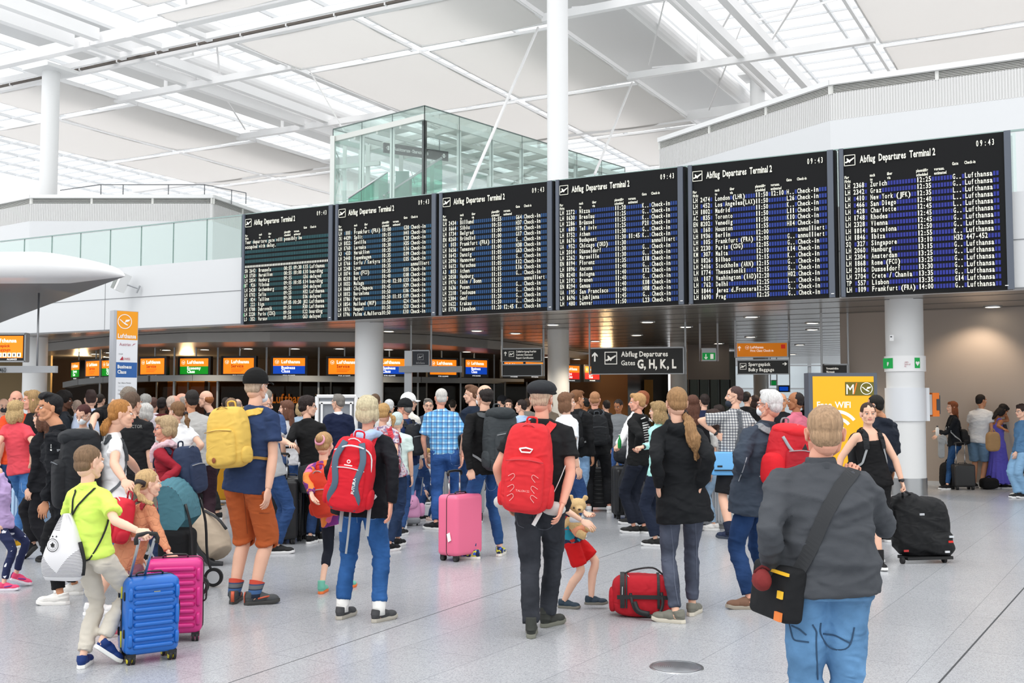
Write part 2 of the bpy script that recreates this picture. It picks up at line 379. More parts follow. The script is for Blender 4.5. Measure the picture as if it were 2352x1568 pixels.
# ------------------------------------------------------------------ upper level blocks with louvre band
def upper_block(pts, nm, B):
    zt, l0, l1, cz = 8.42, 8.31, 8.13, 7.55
    m = M(); lv = M(); dk = M(); rb = M(); cp = M()
    for (a, b) in zip(pts[:-1], pts[1:]):
        a3 = np.array((a[0], a[1], 0.)); b3 = np.array((b[0], b[1], 0.)); d = nrm(b3-a3); n = np.array((d[1], -d[0], 0)); L = np.linalg.norm(b3-a3)
        m.bar(a3+(0, 0, (4.9+cz)/2)-n*.15, b3+(0, 0, (4.9+cz)/2)-n*.15, .3, cz-4.9)
        rb.bar(a3+(0, 0, (cz+l1)/2)-n*.19, b3+(0, 0, (cz+l1)/2)-n*.19, .3, l1-cz); cp.bar(a3+(0, 0, (l0+zt)/2)-n*.12, b3+(0, 0, (l0+zt)/2)-n*.12, .3, zt-l0)
        k = int(L/.055)
        for i in range(k):
            p = a3+d*(i+.5)*L/k; rb.bar(p+n*-.035+(0, 0, cz+.01), p+n*-.035+(0, 0, l1), .024, .03, up=n)
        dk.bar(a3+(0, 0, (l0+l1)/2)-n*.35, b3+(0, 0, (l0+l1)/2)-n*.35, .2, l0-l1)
        for i in range(6):
            z = l1+.015+i*(l0-l1-.02)/5; lv.bar(a3+(0, 0, z)-n*.07, b3+(0, 0, z)-n*.07, .07, .009)
        k = max(2, int(L/1.9))
        for i in range(k+1): lv.bar(a3+d*i*L/k-n*.05+(0, 0, l1-.01), a3+d*i*L/k-n*.05+(0, 0, l0+.01), .07, .05, up=n)
    struct(nm, m, PANELW, B=B); o = struct(nm.replace('wall', 'trim'), rb, mat('ribbed_white', '#d6d6d5', .55), B=B)
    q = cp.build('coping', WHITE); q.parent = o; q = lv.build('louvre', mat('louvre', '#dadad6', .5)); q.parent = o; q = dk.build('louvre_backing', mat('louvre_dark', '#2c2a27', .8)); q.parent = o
upper_block([(-9.81, 25.9), (-4.84, 22.91), (10, 22.86)], 'wall_right', True)
yb = 35
A = at(70, 440, yb); Bq = at(490, 440, yb); dR = nrm((661, 2480, 0)); dLn = nrm((-3400, 2480, 0))
upper_block([tuple((A+dLn*9)[:2]), tuple(A[:2]), tuple(Bq[:2]), tuple((Bq+dR*16)[:2])], 'wall_left', False)
# thin rail on the left block roof
m = M(); z = 8.42
for a, b in (((138, 437), (228, 424)), ((228, 424), (470, 424)), ((470, 424), (565, 443))):
    m.bar(at(a[0], a[1], 36), at(b[0], b[1], 36), .03, .03)
for x, y in ((232, 424), (283, 424), (387, 424), (470, 424), (532, 436), (565, 443)): p = at(x, y, 36); m.bar(p, (p[0], p[1], 8.3), .03, .03)
struct('trim_6', m, SEAM, B=False)

# ------------------------------------------------------------------ roof: fabric sails, beams, skylight (building frame)
ZK = 13.5
fab = bpy.data.materials.new('sail_fabric'); fab.use_nodes = True; N_, L_, B_ = nodes(fab)
B_.inputs['Base Color'].default_value = lin('#e9e8e6'); B_.inputs['Roughness'].default_value = .8
tr = N_.new('ShaderNodeBsdfTranslucent'); tr.inputs[0].default_value = lin('#e6e3df'); mx = N_.new('ShaderNodeMixShader'); mx.inputs[0].default_value = .5
L_.new(B_.outputs[0], mx.inputs[1]); L_.new(tr.outputs[0], mx.inputs[2]); L_.new(mx.outputs[0], N_['Material Output'].inputs[0])
NSAIL = 0
def sail(u0, u1, v0, v1, label):
    t = thing('ceiling_sail', label, 'ceiling sail', tuple(fromB(((u0+u1)/2, (v0+v1)/2, ZK))), BA, 'white fabric sails under the hall roof')
    hu, hv = (u1-u0)/2, (v1-v0)/2; m = M(); n = 10; vs = []
    for i in range(n+1):
        for j in range(n+1):
            a, b = i/n*2-1, j/n*2-1; vs.append((a*hu, b*hv, .16*(a*a+b*b)*.5))
    fs = [(i*(n+1)+j, (i+1)*(n+1)+j, (i+1)*(n+1)+j+1, i*(n+1)+j+1) for i in range(n) for j in range(n)]
    m.add(vs, fs); m.build('fabric', fab, t, smooth=True)
    f = M()
    for a, b in (((-hu, -hv), (hu, -hv)), ((hu, -hv), (hu, hv)), ((hu, hv), (-hu, hv)), ((-hu, hv), (-hu, -hv))):
        f.bar((a[0], a[1], .14), (b[0], b[1], .14), .07, .09)
    f.build('frame', WHITE2, t)
rows = [(16.2, 22.9, 'nearest the camera'), (26.75, 30.0, 'short'), (30.5, 37.0, 'second'), (37.5, 44.0, 'third'), (44.5, 51.0, 'farthest')]
nm = {(-43.1, -38.6): 'far left', (-38.3, -33.8): 'left', (-25.0, -20.2): 'centre left', (-19.8, -15.0): 'centre right', (-6.1, -1.4): 'upper right'}
desc = {(-43.1, -38.6): {2: 'grey-white fabric sail behind the left tall column, cut by the left edge', 3: 'pale fabric sail low above the left louvre band', 4: 'distant fabric sail directly above the left wall louvres'},
        (-38.3, -33.8): {1: 'short fabric sail beside the left tall column, just right of its top', 2: 'long grey-white fabric sail right of the left tall column', 3: 'grey-white fabric sail just left of the glass lift box', 4: 'far fabric sail behind the glass lift box, left side'},
        (-25.0, -20.2): {0: 'pale narrow fabric sail at the top edge, left of centre', 1: 'short pinkish-white fabric sail left of centre, below the dark cable rail', 2: 'large fabric sail directly above the glass lift box', 3: 'fabric sail behind the right half of the glass lift box'},
        (-19.8, -15.0): {1: 'fabric sail left of the central tall column, at the picture top', 2: 'large fabric sail crossed by the central tall column', 3: 'fabric sail right of the central column above the middle boards', 4: 'far fabric sail between central column and right louvre wall'},
        (-6.1, -1.4): {2: 'big fabric sail filling the top right corner', 3: 'fabric sail at right resting visually on the right louvre wall'}}
for (ua, ub), dd in desc.items():
    for k, lab in dd.items(): sail(ua, ub, rows[k][0] if not (k == 0) else 17.5, rows[k][1], lab)
sail(-25.3, -20.3, 23.55, 24.35, 'thin strip of sail fabric at the top, beside a white beam')
for k, lab in ((2, ''), (3, '')): pass
bm = M(); thin = M(); dark = M()
def bb(u0, v0, u1, v1, w, h, z=ZK, mi=0): bm.bar((u0, v0, z), (u1, v1, z), w, h)
for v in (24.6, 43.2): bb(-48, v, 14, v, .3, .38, ZK+.25)                       # main purlins over the column rows
bb(-48, 26.35, -14.2, 26.35, .16, .16, ZK+.05); bb(-48, 25.75, -14.2, 25.75, .12, .2, ZK+.1)
dark.bar((-48, 26.08, ZK+.06), (-14.2, 26.08, ZK+.06), .1, .07)
for u in np.arange(-47, -14, 1.9): bm.box((u, 26.08, ZK+.055), (.05, .14, .1))
for uc in (-30.1, -28.9, -10.6, -9.5): bb(uc, 16, uc, 24.3, .28, .4, ZK+.3)
for uc in (-30.2, -28.9, -10.7, -9.6): bb(uc, 24.9, uc, 60, .26, .34, ZK+.3)
for uc in (-34.0, -15.1, -25.1, -6.3): bb(uc+(.12 if uc in (-34.0, -15.1) else -.12), 26.5, uc+(.12 if uc in (-34.0, -15.1) else -.12), 58, .1, .14, ZK+.2)
for uc in (-29.5, -12.9, -26.6): bm.cyl((uc, 26, ZK+1.0), (uc, 60, ZK+1.0), .3, n=16)   # big tubes
for uc in (-30.9, -11.6): bm.cyl((uc, 26, ZK+.9), (uc, 60, ZK+.9), .14, n=12)
for v in (29.6, 36.5, 43.0, 50.4):
    for a, b in ((-34, -25), (-15, -6.2)): bb(a, v, b, v, .22, .24, ZK+.12)
for v in (33, 39.8, 46.6):
    for a in (-33.2, -14.0):
        bm.cyl((a+1.7, v-3.2, ZK+.2), (a+1.7, v-3.2, 15.4), .07, n=8); thin.bar((a, v-3.4, ZK+.3), (a+4.6, v+2.6, ZK+1.9), .05, .05); thin.bar((a, v+3.1, ZK+.3), (a+3.2, v-3.0, ZK+1.4), .045, .045)
for u, v in ((-30.1, 28), (-28.9, 28), (-10.6, 32), (-9.5, 34)): thin.bar((u, v, ZK+.5), (u+3.8, v+5, 16.3), .07, .07); thin.bar((u, v+2, ZK+.5), (u+4.2, v-3, 16.3), .07, .07)
for u in (-29.5, -27.5, -25.5):
    bm.box((u, 25.2, ZK+.1), (.25, 1.6, .16))
# slim rods from the sail corners down to the gallery
def rod(a, b, Y1, Y2, w): thin.bar(toB(at(a[0], a[1], Y1)), toB(at(b[0], b[1], Y2)), w, w)
rod((1236, 63), (1070, 450), 33.4, 29.0, .06); rod((1452, 190), (1366, 400), 39.6, 33.5, .06); rod((712, 163), (812, 340), 38, 35, .035)
struct('trim_7', bm, WHITE2); struct('trim_8', thin, WHITE2); struct('trim_9', dark, mat('cable_tray', '#6b645e', .7))
# opaque roof deck strips and the glazing with its bars
dk = M()
for a, b in ((-35.6, -31.6), (-17.0, -13.3), (2.5, 6)): dk.box(((a+b)/2, 44, 15.4), (b-a, 42, .12))
struct('ceiling_3', dk, mat('roof_deck', '#e2e4e5', .7, bump=.3, bscale=2, stretch=(8, .3, 1)))
sk = M()
for v in np.arange(18, 64, 1.15):
    for a, b in ((-31.6, -18.8), (-13.2, .4), (-60, -38.3)): sk.bar((a, v, 16.0), (b, v, 16.0), .05, .08)
for a, b in ((-31.6, -18.8), (-13.2, .4), (-60, -38.3)):
    for u in np.arange(a, b, 2.4): sk.bar((u, 18, 16.06), (u, 64, 16.06), .09, .14)
struct('trim_10', sk, mat('glazing_bar', '#e4e7e9', .5))
gl = M(); gl.box((-25, 41, 16.2), (72, 46, .02)); struct('window_2', gl, glass('roof_glass', '#fcfbfb', .2))
# ------------------------------------------------------------------ glass lift and stair box on the gallery
e0 = np.array((-2.47, 30.09, 0)); e1 = np.array((-5.49, 32.72, 0)); e2 = np.array((4.03, 38.13, 0)); e3 = e1+(e2-e0)
zb, zt = ZF, 10.0; up = np.array((0, 0, 1.))
LB = thing('glass_lift_box', 'large green-tinted glass lift and stair enclosure standing on the gallery, upper middle', 'glass enclosure', tuple(e0+up*zb))
off = e0+up*zb
def P(a, z): return np.array((a[0], a[1], z))
m = M(); ed = M(); gm = M(); rf = M()
dL = nrm(e1-e0); dR_ = nrm(e2-e0); LL = np.linalg.norm(e1-e0); LR = np.linalg.norm(e2-e0)
for base, d, L, k in ((e0, dL, LL, 3), (e0, dR_, LR, 7), (e1, dR_, LR, 7), (e2, dL, LL, 3)):
    for i in range(k+1):
        p = base+d*L*i/k; ins = (dL+dR_)*.18 if base is e0 else -(dL+dR_)*.1
        m.bar(P(p+ins, zb), P(p+ins, zt-.25), .13, .13)
        ed.bar(P(p, zb), P(p, zt), .02, .02)
        if i < k:
            q = base+d*L*(i+1)/k; n = np.cross(d, up)*.012
            for z0, z1 in ((zb, 7.4), (7.4, zt)): gm.bar(P(p+d*.02, (z0+z1)/2), P(q-d*.02, (z0+z1)/2), .02, z1-z0-.04)
    m.bar(P(base, zt-.3)+(dL+dR_)*.1, P(base+d*L, zt-.3)+(dL+dR_)*.1, .1, .16); ed.bar(P(base, zt), P(base+d*L, zt), .03, .03)
for i in range(8):
    p = e0+dR_*LR*i/7; rf.bar(P(p, zt-.32), P(p+dL*LL, zt-.32), .1, .16)
for i in range(1, 4): rf.bar(P(e0+dL*LL*i/4, zt-.42), P(e0+dL*LL*i/4+dR_*LR, zt-.42), .08, .12)
for i in range(7):
    for j in range(3):
        if (i*3+j) % 2: rf.slab([P(e0+dR_*LR*(i+.15)/7+dL*LL*(j+.2)/3, zt-.2), P(e0+dR_*LR*(i+.8)/7+dL*LL*(j+.2)/3, zt-.2), P(e0+dR_*LR*(i+.8)/7+dL*LL*(j+.8)/3, zt-.2), P(e0+dR_*LR*(i+.15)/7+dL*LL*(j+.8)/3, zt-.2)], .02)
gm.slab([P(e0, zt), P(e2, zt), P(e3, zt), P(e1, zt)], .02)
m.build('mullion', mat('lift_steel', '#e2e5e1', .4), LB, off=off); ed.build('glass_edge', mat('edge_dark', '#5b6b68', .3), LB, off=off)
gm.build('glass_pane', GLASSG, LB, off=off); rf.build('roof_beam', mat('lift_beam', '#d6d9d4', .5), LB, off=off)
# shaft steel beside it, doors and stair glass inside
s = M(); a = at(768, 297, 34); b = at(792, 297, 34)
for p in (a, b, a+(.1, 1.6, 0), b+(.3, 1.4, 0)): s.bar((p[0], p[1], zb), (p[0], p[1], 10.2), .1, .1)
for z in (zb+.3, 6.6, 7.9, 9.1, 10.15): s.bar((a[0], a[1], z), (b[0]+1.2, b[1]-.6, z), .1, .12); s.bar((a[0], a[1], z), (a[0]+.1, a[1]+1.6, z), .08, .1)
for z in (5.2, 6.7, 8.0): s.bar((a[0], a[1], z), (b[0], b[1], z+1.3), .03, .03); s.bar((b[0], b[1], z), (a[0], a[1], z+1.3), .03, .03)
s.build('shaft_frame', mat('lift_steel', '#e2e5e1', .4), LB, off=off)
s = M(); c = e0+dL*LL*.6+dR_*1.6
for i in range(3):
    for j in range(2): s.box((c[0]+i*.5-.6, c[1]+j*.9, zb+1.4+.6*(i % 2)), (.42, .05, 2.6+.8*(i % 2)))
s.box((c[0]-.4, c[1]+.4, zb+3.1), (.9, .5, .5)); s.build('lift_car', mat('lift_glass_dark', '#7f9a92', .2, .3), LB, off=off)
s = M()
for k, (q0, q1) in enumerate((((800, 455), (890, 395)), ((880, 450), (1015, 362)))):
    a_ = at(q0[0], q0[1], 31.5); b_ = at(q1[0], q1[1], 31.5+1*k); s.slab([a_, b_, b_-up*1.0, a_-up*1.0+up*.4], .03, d=(.3, 1, 0))
s.build('stair_glass', glass('stair_glass', '#a9d6c8', .4), LB, off=off)
s = M()
for k, (q0, q1) in enumerate((((800, 455), (890, 395)), ((880, 450), (1015, 362)))):
    a_ = at(q0[0], q0[1], 31.5); b_ = at(q1[0], q1[1], 31.5+1*k); s.cyl(a_, b_, .03, n=8)
s.build('handrail', STEEL, LB, off=off)
# sign inside the box
pa, pb = at(882, 327, 32.0), at(1030, 305, 33.2); X = nrm(pb-pa); X[2] = 0; X = nrm(X); Z = np.array((0, 0, 1.)); W = np.linalg.norm((pb-pa)[:2]); nrmv = np.cross(X, Z)
T = thing('hanging_sign', 'long black sign reading Aussichtsterrasse - Observation Deck inside the glass box', 'sign', tuple(pa), math.atan2(X[1], X[0]))
def local_sign(T, W, H, mats, board_th=.06):
    b = M(); b.box((W/2, board_th/2, -H/2), (W, board_th, H)); b.build('panel', mats, T); return M()
L = local_sign(T, W, .3, BLK2); o = (0, -.006, 0)
text(L, 'Aussichtsterrasse - Observation Deck', (.34, -.006, -.2), (1, 0, 0), (0, 0, 1), .155, sx=(W-.75)/3.1*1.0, bold=.012)
for x in (.14, W-.16): ring2(L, (x, -.006, -.15), (1, 0, 0), (0, 0, 1), .06, .075, 4); rect(L, (x, -.006, -.15), (1, 0, 0), (0, 0, 1), -.02, -.06, .02, .06)
L.build('lettering', PWHITE, T)
p = M(); p.bar((.3, .03, 0), (.3, .03, .6), .03, .03); p.bar((W-.3, .03, 0), (W-.3, .03, .6), .03, .03); p.build('hanger', STEEL, T)

# ------------------------------------------------------------------ airfoil canopy, top left
def canopy():
    tip = at(287, 622, 13.5); x0 = -16.; xe = tip[0]; zb_ = 3.17; kf = (20.9-13.5)/(tip[0]-at(0, 738, 20.6)[0])
    t = thing('wing_canopy', 'large white aerofoil-shaped canopy jutting in from the left edge', 'canopy', tuple(tip))
    nn = 36; vs = []; R_ = 14
    for k in range(nn+1):
        a = 1-(1-k/nn)**2.2; x = x0+(xe-x0)*a; th = .34*max(.004, min(1, (xe-x)/1.1))**.5; w = max(.02, kf*(xe-x)); r = min(.16, w*.3)
        zc = zb_+th*.5+.035*a; h = th*.5
        sec = [(r*(1-cos(q))*.9, -h*sin(q)*-1 if False else h*cos(q)) for q in ()]
        sec = [(r, h), (r*.55, h*.93), (r*.2, h*.6), (0, h*.1), (r*.12, -h*.45), (r*.45, -h*.85), (r, -h), (min(w*.5, .75), -h), (min(w*.5, .75)+.004, -h), (w*.98, -h+.0), (w, -h*.8), (w*.98, -h*.5), (w*.6, h*.4), (w*.3, h*.95)]
        for y, z in sec: vs.append((x, 13.5+y, zc+z))
    fs = []; mi = []
    for k in range(nn):
        for j in range(R_): fs.append((k*R_+j, (k+1)*R_+j, (k+1)*R_+(j+1) % R_, k*R_+(j+1) % R_)); mi.append(2 if j == 7 else (1 if j == 8 else 0))
    fs += [tuple(range(R_)), tuple(nn*R_+j for j in range(R_))[::-1]]; mi += [0, 0]
    m = M(); m.add(vs, fs, mi)
    m.build('shell', [mat('canopy_white', '#eff0f0', .3), mat('canopy_perforated', '#77797b', .45, .3), BLACK], t, off=tip, auto=50)
canopy()
a = at(90, 650, 15.2); a[2] = 3.17; T = thing('kiosk_pole', 'thin grey pole hanging from the white canopy at far left', 'pole', (a[0], a[1], 2.1)); m = M(); m.cyl((0, 0, 0), (0, 0, a[2]-2.1), .014, n=10); m.build('tube', ALU, T, smooth=True)
m2 = M(); m2.cyl((0, 0, 0), (0, 0, .02), .03, n=10); m2.build('flange', ALU, T)
# counter number beam 460
a, b = at(-40, 848, 15.2), at(130, 848, 15.2)
T = thing('counter_beam', 'light grey beam with counter number 460 at the left edge', 'sign beam', tuple(a)); m = M(); m.box(((b-a)[0]/2, 0, 0), (np.linalg.norm(b-a), .09, .095)); m.build('beam', mat('beam_grey', '#b9bcbf', .4), T)
L = M(); text(L, '460', tuple(at(0, 855, 15.14)-a+(-.01, 0, 0)), (1, 0, 0), (0, 0, 1), .1, sx=.62, bold=.01); L.build('lettering', mat('ink', '#26282a', .5), T)
for k, x in enumerate((20, 100)):
    pass
# ------------------------------------------------------------------ screens
OR = mat('screen_orange', '#ff8a1c', emit='#ff7d12', estr=1.5); GR = mat('screen_green', '#0a9a22', emit='#0a8f1c', estr=1.0); BL = mat('screen_blue', '#0a50c8', emit='#0a48c0', estr=1.0)
RD = mat('screen_red', '#e61e1e', emit='#e01818', estr=1.3); LW = mat('screen_white', '#ffffff', emit='#ffffff', estr=1.5); DR = mat('screen_darkred', '#a02808', emit='#8a1a04', estr=.5); CASE = mat('monitor_case', '#0f0f10', .35)
MON = dict(E='green Economy Class', S='orange Service', B='blue Business Class', F='red First Class')
def monitor(cx, cy, Y, yaw, kind, w=.9, h=.45, label=''):
    c = at(cx, cy, Y); T = thing('check_in_monitor', label, 'monitor', tuple(c), yaw, 'check-in monitors above the counters')
    m = M(); m.box((0, .07, -.02), (w+.14, .14, h+.16)); m.build('housing', CASE, T)
    s = M(); X = (1, 0, 0); Z = (0, 0, 1); y = -.006
    lo = dict(E=GR, B=BL, F=RD).get(kind)
    if lo: rect(s, (0, y, 0), X, Z, -w/2, -h/2, w/2, 0.0, 1); rect(s, (0, y, 0), X, Z, -w/2, 0, w/2, h/2, 0)
    else: rect(s, (0, y, 0), X, Z, -w/2, -h/2, w/2, h/2, 0)
    s.build('display', [OR, lo or OR], T)
    L = M(); y = -.012; crane(L, (-w*.38, y, h*.25), X, Z, .055)
    text(L, 'Lufthansa', (-w*.24, y, h*.17), X, Z, .13, sx=.95, bold=.03)
    if kind == 'S': text(L, 'Service', (-w*.24, y, -h*.1), X, Z, .13, sx=.9, bold=.02, mi=1); [rect(L, (0, y, 0), X, Z, -w*.24, -h*(.2+.08*k), w*(.2-.05*k), -h*(.2+.08*k)+.008, 1) for k in range(3)]
    else:
        a_, b_ = dict(E=('Economy', 'Class'), B=('Business', 'Class'), F=('First', 'Class'))[kind]
        text(L, a_, (-w*.24, y, -h*.2), X, Z, .12, sx=.9, bold=.03); text(L, b_, (-w*.24, y, -h*.42), X, Z, .12, sx=.9, bold=.03)
    text(L, 'STAR ALLIANCE', (0, y, -h/2-.065), X, Z, .045, align='c', bold=.02)
    L.build('lettering', [LW, DR], T)
    p = M(); p.bar((0, .1, h/2+.06), (0, .1, (3.2 if cx < 1340 else 3.46)-c[2]), .03, .03); p.build('hanger', ALU, T)
    return T
mons = [(173, 849, 33.8, -.93, 'E', 'narrow oblique green Economy Class monitor at the far left end of the row'),
 (213, 846, 32.8, -.76, 'S', 'orange Service monitor left of the white airline pylon'), (256, 845, 31.8, -.6, 'E', 'green Economy Class monitor half hidden behind the airline pylon'),
 (350, 841, 31, -.45, 'S', 'orange Service monitor just right of the airline pylon'), (446, 841, 31, -.25, 'E', 'green and orange Economy Class monitor, fully visible'),
 (548, 840, 31, -.1, 'S', 'orange Service monitor above the man in the black cap'), (664, 840, 31, .1, 'B', 'blue Business Class monitor between cap man and round column'),
 (791, 841, 31, .12, 'S', 'orange Service monitor cut by the left side of the round column'), (895, 841, 32.2, .25, 'B', 'blue Business Class monitor cut by the right side of the round column'),
 (1018, 843, 32.8, .55, 'S', 'orange Service monitor behind the grey info bar'), (1094, 843, 34.5, .75, 'B', 'blue Business Class monitor left of the customs sign'),
 (1180, 846, 36, .8, 'S', 'orange monitor hidden behind the customs sign, left one'), (1228, 847, 37, .8, 'S', 'dark edged orange monitor hidden behind the customs sign, right one'),
 (1313, 855, 36.5, .9, 'F', 'red First Class monitor right of the beige pillar'), (1360, 856, 38.4, .9, 'F', 'red First Class monitor below the left end of the departures sign')]
for cx, cy, Y, yaw, k, lab in mons: monitor(cx, cy, Y, yaw, k, label=lab)
m = M(); pts = [at(x, y, Y) for x, y, Y in ((155, 884, 33.6), (190, 877, 32.7), (247, 872, 31.9), (350, 869, 30.8), (446, 868, 30.7), (664, 869, 30.7), (830, 871, 30.8), (960, 872, 32), (1085, 874, 34.2), (1195, 876, 36.6))]
for a, b in zip(pts[:-1], pts[1:]): m.bar(a, b, .3, .17)
struct('trim_11', m, mat('rail_beam', '#7f8182', .4, .3), B=False)
m = M()
for x, Y in ((230, 32), (400, 30.9), (500, 30.9), (612, 30.8), (732, 30.8), (860, 31), (960, 32), (1058, 33.7), (1135, 35.4)): p = at(x, 870, Y); m.bar((p[0], p[1], 0), (p[0], p[1], 3.2), .05, .05)
struct('trim_12', m, mat('post_grey', '#8a8c8e', .4, .5), B=False)
# hall behind the counters: back walls, glazed partition, warm panels
wallm = mat('slat_wall', '#3f3024', .6, bump=.5, bscale=2, stretch=(.05, .05, 14)); gold = mat('lit_panel', '#9a6f30', .7); brown = mat('brown_wall', '#6a4a30', .7)
def wallseg(nm, x0, x1, Y, z0, z1, mt, th=.15, Y1=None):
    a = at(x0, 900, Y); b = at(x1, 900, Y if Y1 is None else Y1); m = M(); m.bar((a[0], a[1]+th/2, (z0+z1)/2), (b[0], b[1]+th/2, (z0+z1)/2), th, z1-z0); return struct(nm, m, mt, B=False)
wallseg('wall_back', -160, 1262, 39, 0, 3.4, wallm); wallseg('wall_back_1', 1308, 1442, 39.6, 0, 3.4, brown); wallseg('wall_back_2', 1442, 1535, 37, 0, 3.4, mat('dark_glass', '#2b2b29', .08, spec=.8))
wallseg('wall_back_3', 1580, 1676, 34, 2.35, ZS, mat('greige_wall', '#8e8580', .6)); wallseg('wall_back_4', 1676, 1960, 75, 0, ZS+3, mat('pale_wall', '#ccd5d9', .6)); wallseg('wall_back_5', -160, 115, 36, 0, 3.4, mat('tan_wall', '#8a7550', .6))
wallseg('window_3', 1582, 1676, 34.1, 0, 2.35, GLASSC, .03); wallseg('wall_back_6', 1560, 1690, 37.5, 0, 3.4, mat('grey_green', '#8d928e', .5))
m = M()
for x in (1583, 1606, 1630, 1653, 1676): p = at(x, 900, 34); m.bar((p[0], p[1], 0), (p[0], p[1], 2.35), .05, .08)
struct('trim_13', m, BLACK, B=False)
m = M()
for x0, x1, Y in ((405, 470, 37.5), (478, 500, 37.6), (385, 398, 37.4), (1480, 1500, 36.5)): a = at(x0, 900, Y); b = at(x1, 900, Y); m.bar((a[0], a[1], 1.3), (b[0], b[1], 1.3), .05, 2.2)
struct('wall_panel', m, gold, B=False)
m = M(); a = at(150, 900, 35.5); b = at(1260, 900, 35.5); m.bar((a[0], a[1], 1.16), (b[0], b[1], 1.16), .02, 2.3); struct('window_4', m, glass('smoked_glass', '#a08c6c', .05, .04), B=False)
m = M()
for x in (360, 402, 432, 480, 502, 600, 690, 760, 880, 980, 1100, 1160, 1210): p = at(x, 900, 35.4); m.bar((p[0], p[1], 0), (p[0], p[1], 2.3), .05, .06)
struct('trim_14', m, mat('mullion_grey', '#77736c', .4), B=False)
# airline lettering on the far partition
T = thing('wall_lettering', 'large orange Lufthansa Tickets lettering on the glass partition', 'lettering', tuple(at(624, 925, 35.3)))
L = M(); text(L, 'Lufthansa ', (0, 0, 0), (1, 0, 0), (0, 0, 1), .42, sx=.72, bold=.02); L.build('lettering', mat('sign_orange', '#e07a10', emit='#d06a08', estr=.35), T)
L = M(); text(L, 'Tickets', (1.42, 0, 0), (1, 0, 0), (0, 0, 1), .42, sx=.72, bold=.005); L.build('second_word', mat('sign_tan', '#b08c5c'), T)
# counters
for k, (x, Y) in enumerate(((430, 33), (560, 33), (690, 33), (1000, 34.5), (1120, 36))):
    p = at(x, 925, Y); T = thing('check_in_desk', 'light grey check-in desk behind the crowd, '+['below the Economy monitor', 'behind the man with the black cap', 'left of the round column', 'below the monitor behind the info bar', 'left of the customs sign'][k], 'desk', (p[0], p[1], 0), 0, 'check-in desks')
    m = M(); m.box((0, 0, .53), (1.4, .5, 1.06)); m.build('body', mat('desk', '#5a5148', .5), T); m = M(); m.box((0, -.05, 1.09), (1.5, .65, .05)); m.build('worktop', LGREY, T)
# lamps in the soffit
DL = [(1462, 770), (1270, 746), (1184, 766), (1460, 770), (1575, 751), (1367, 784), (1650, 789), (1726, 728), (1866, 742), (1724, 774), (1837, 792), (1866, 757), (1722, 820), (1820, 814), (2280, 705), (1487, 740), (1095, 760), (893, 761), (780, 801), (678, 801), (570, 801), (892, 803), (1072, 808), (382, 804), (470, 803), (218, 813), (202, 817), (252, 810), (246, 820), (1258, 820), (1325, 825)]
seen = set()
for k, (x, y) in enumerate(DL):
    low = y >= 798 and x < 1340; p = atz(x, y, 3.19 if low else ZS-.012)
    if (round(p[0], 1), round(p[1], 1)) in seen: continue
    seen.add((round(p[0], 1), round(p[1], 1)))
    T = thing('downlight', 'round recessed downlight glowing in the metal soffit', 'downlight', tuple(p), 0, 'recessed downlights in the soffit')
    m = M(); m.lathe([(.001, 0), (.13, 0), (.13, .01)], n=20); m.build('lens', DOWN, T); m = M(); m.lathe([(.132, .012), (.132, -.006), (.17, -.006), (.175, .012)], n=20); m.build('rim', ALU, T)
for x, y in ((460, 801), (680, 801), (890, 803), (1130, 790), (1367, 784), (1480, 760), (1650, 789), (1850, 748), (250, 815)):
    p = atz(x, y, 3.1); lamp('SPOT', tuple(p), 230, (1, .86, .66), .12, spot=2.3)
p = atz(2285, 706, 3.4); lamp('SPOT', (p[0]-.1, p[1]+.25, 3.36), 110, (1, .80, .60), .05, rot=(radians(20), 0, 0), spot=1.9, blend=.7)
for x, Y in ((1390, 38.6), (440, 36.6), (200, 37)): p = at(x, 900, Y); lamp('POINT', (p[0], p[1]-.6, 2.9), 60 if x > 1000 else 140, (1, .68, .35), .2)
p = at(1340, 900, 38.5); lamp('SPOT', (p[0]+1.0, p[1]-.2, 3.3), 260, (1, .72, .42), .05, spot=1.5)
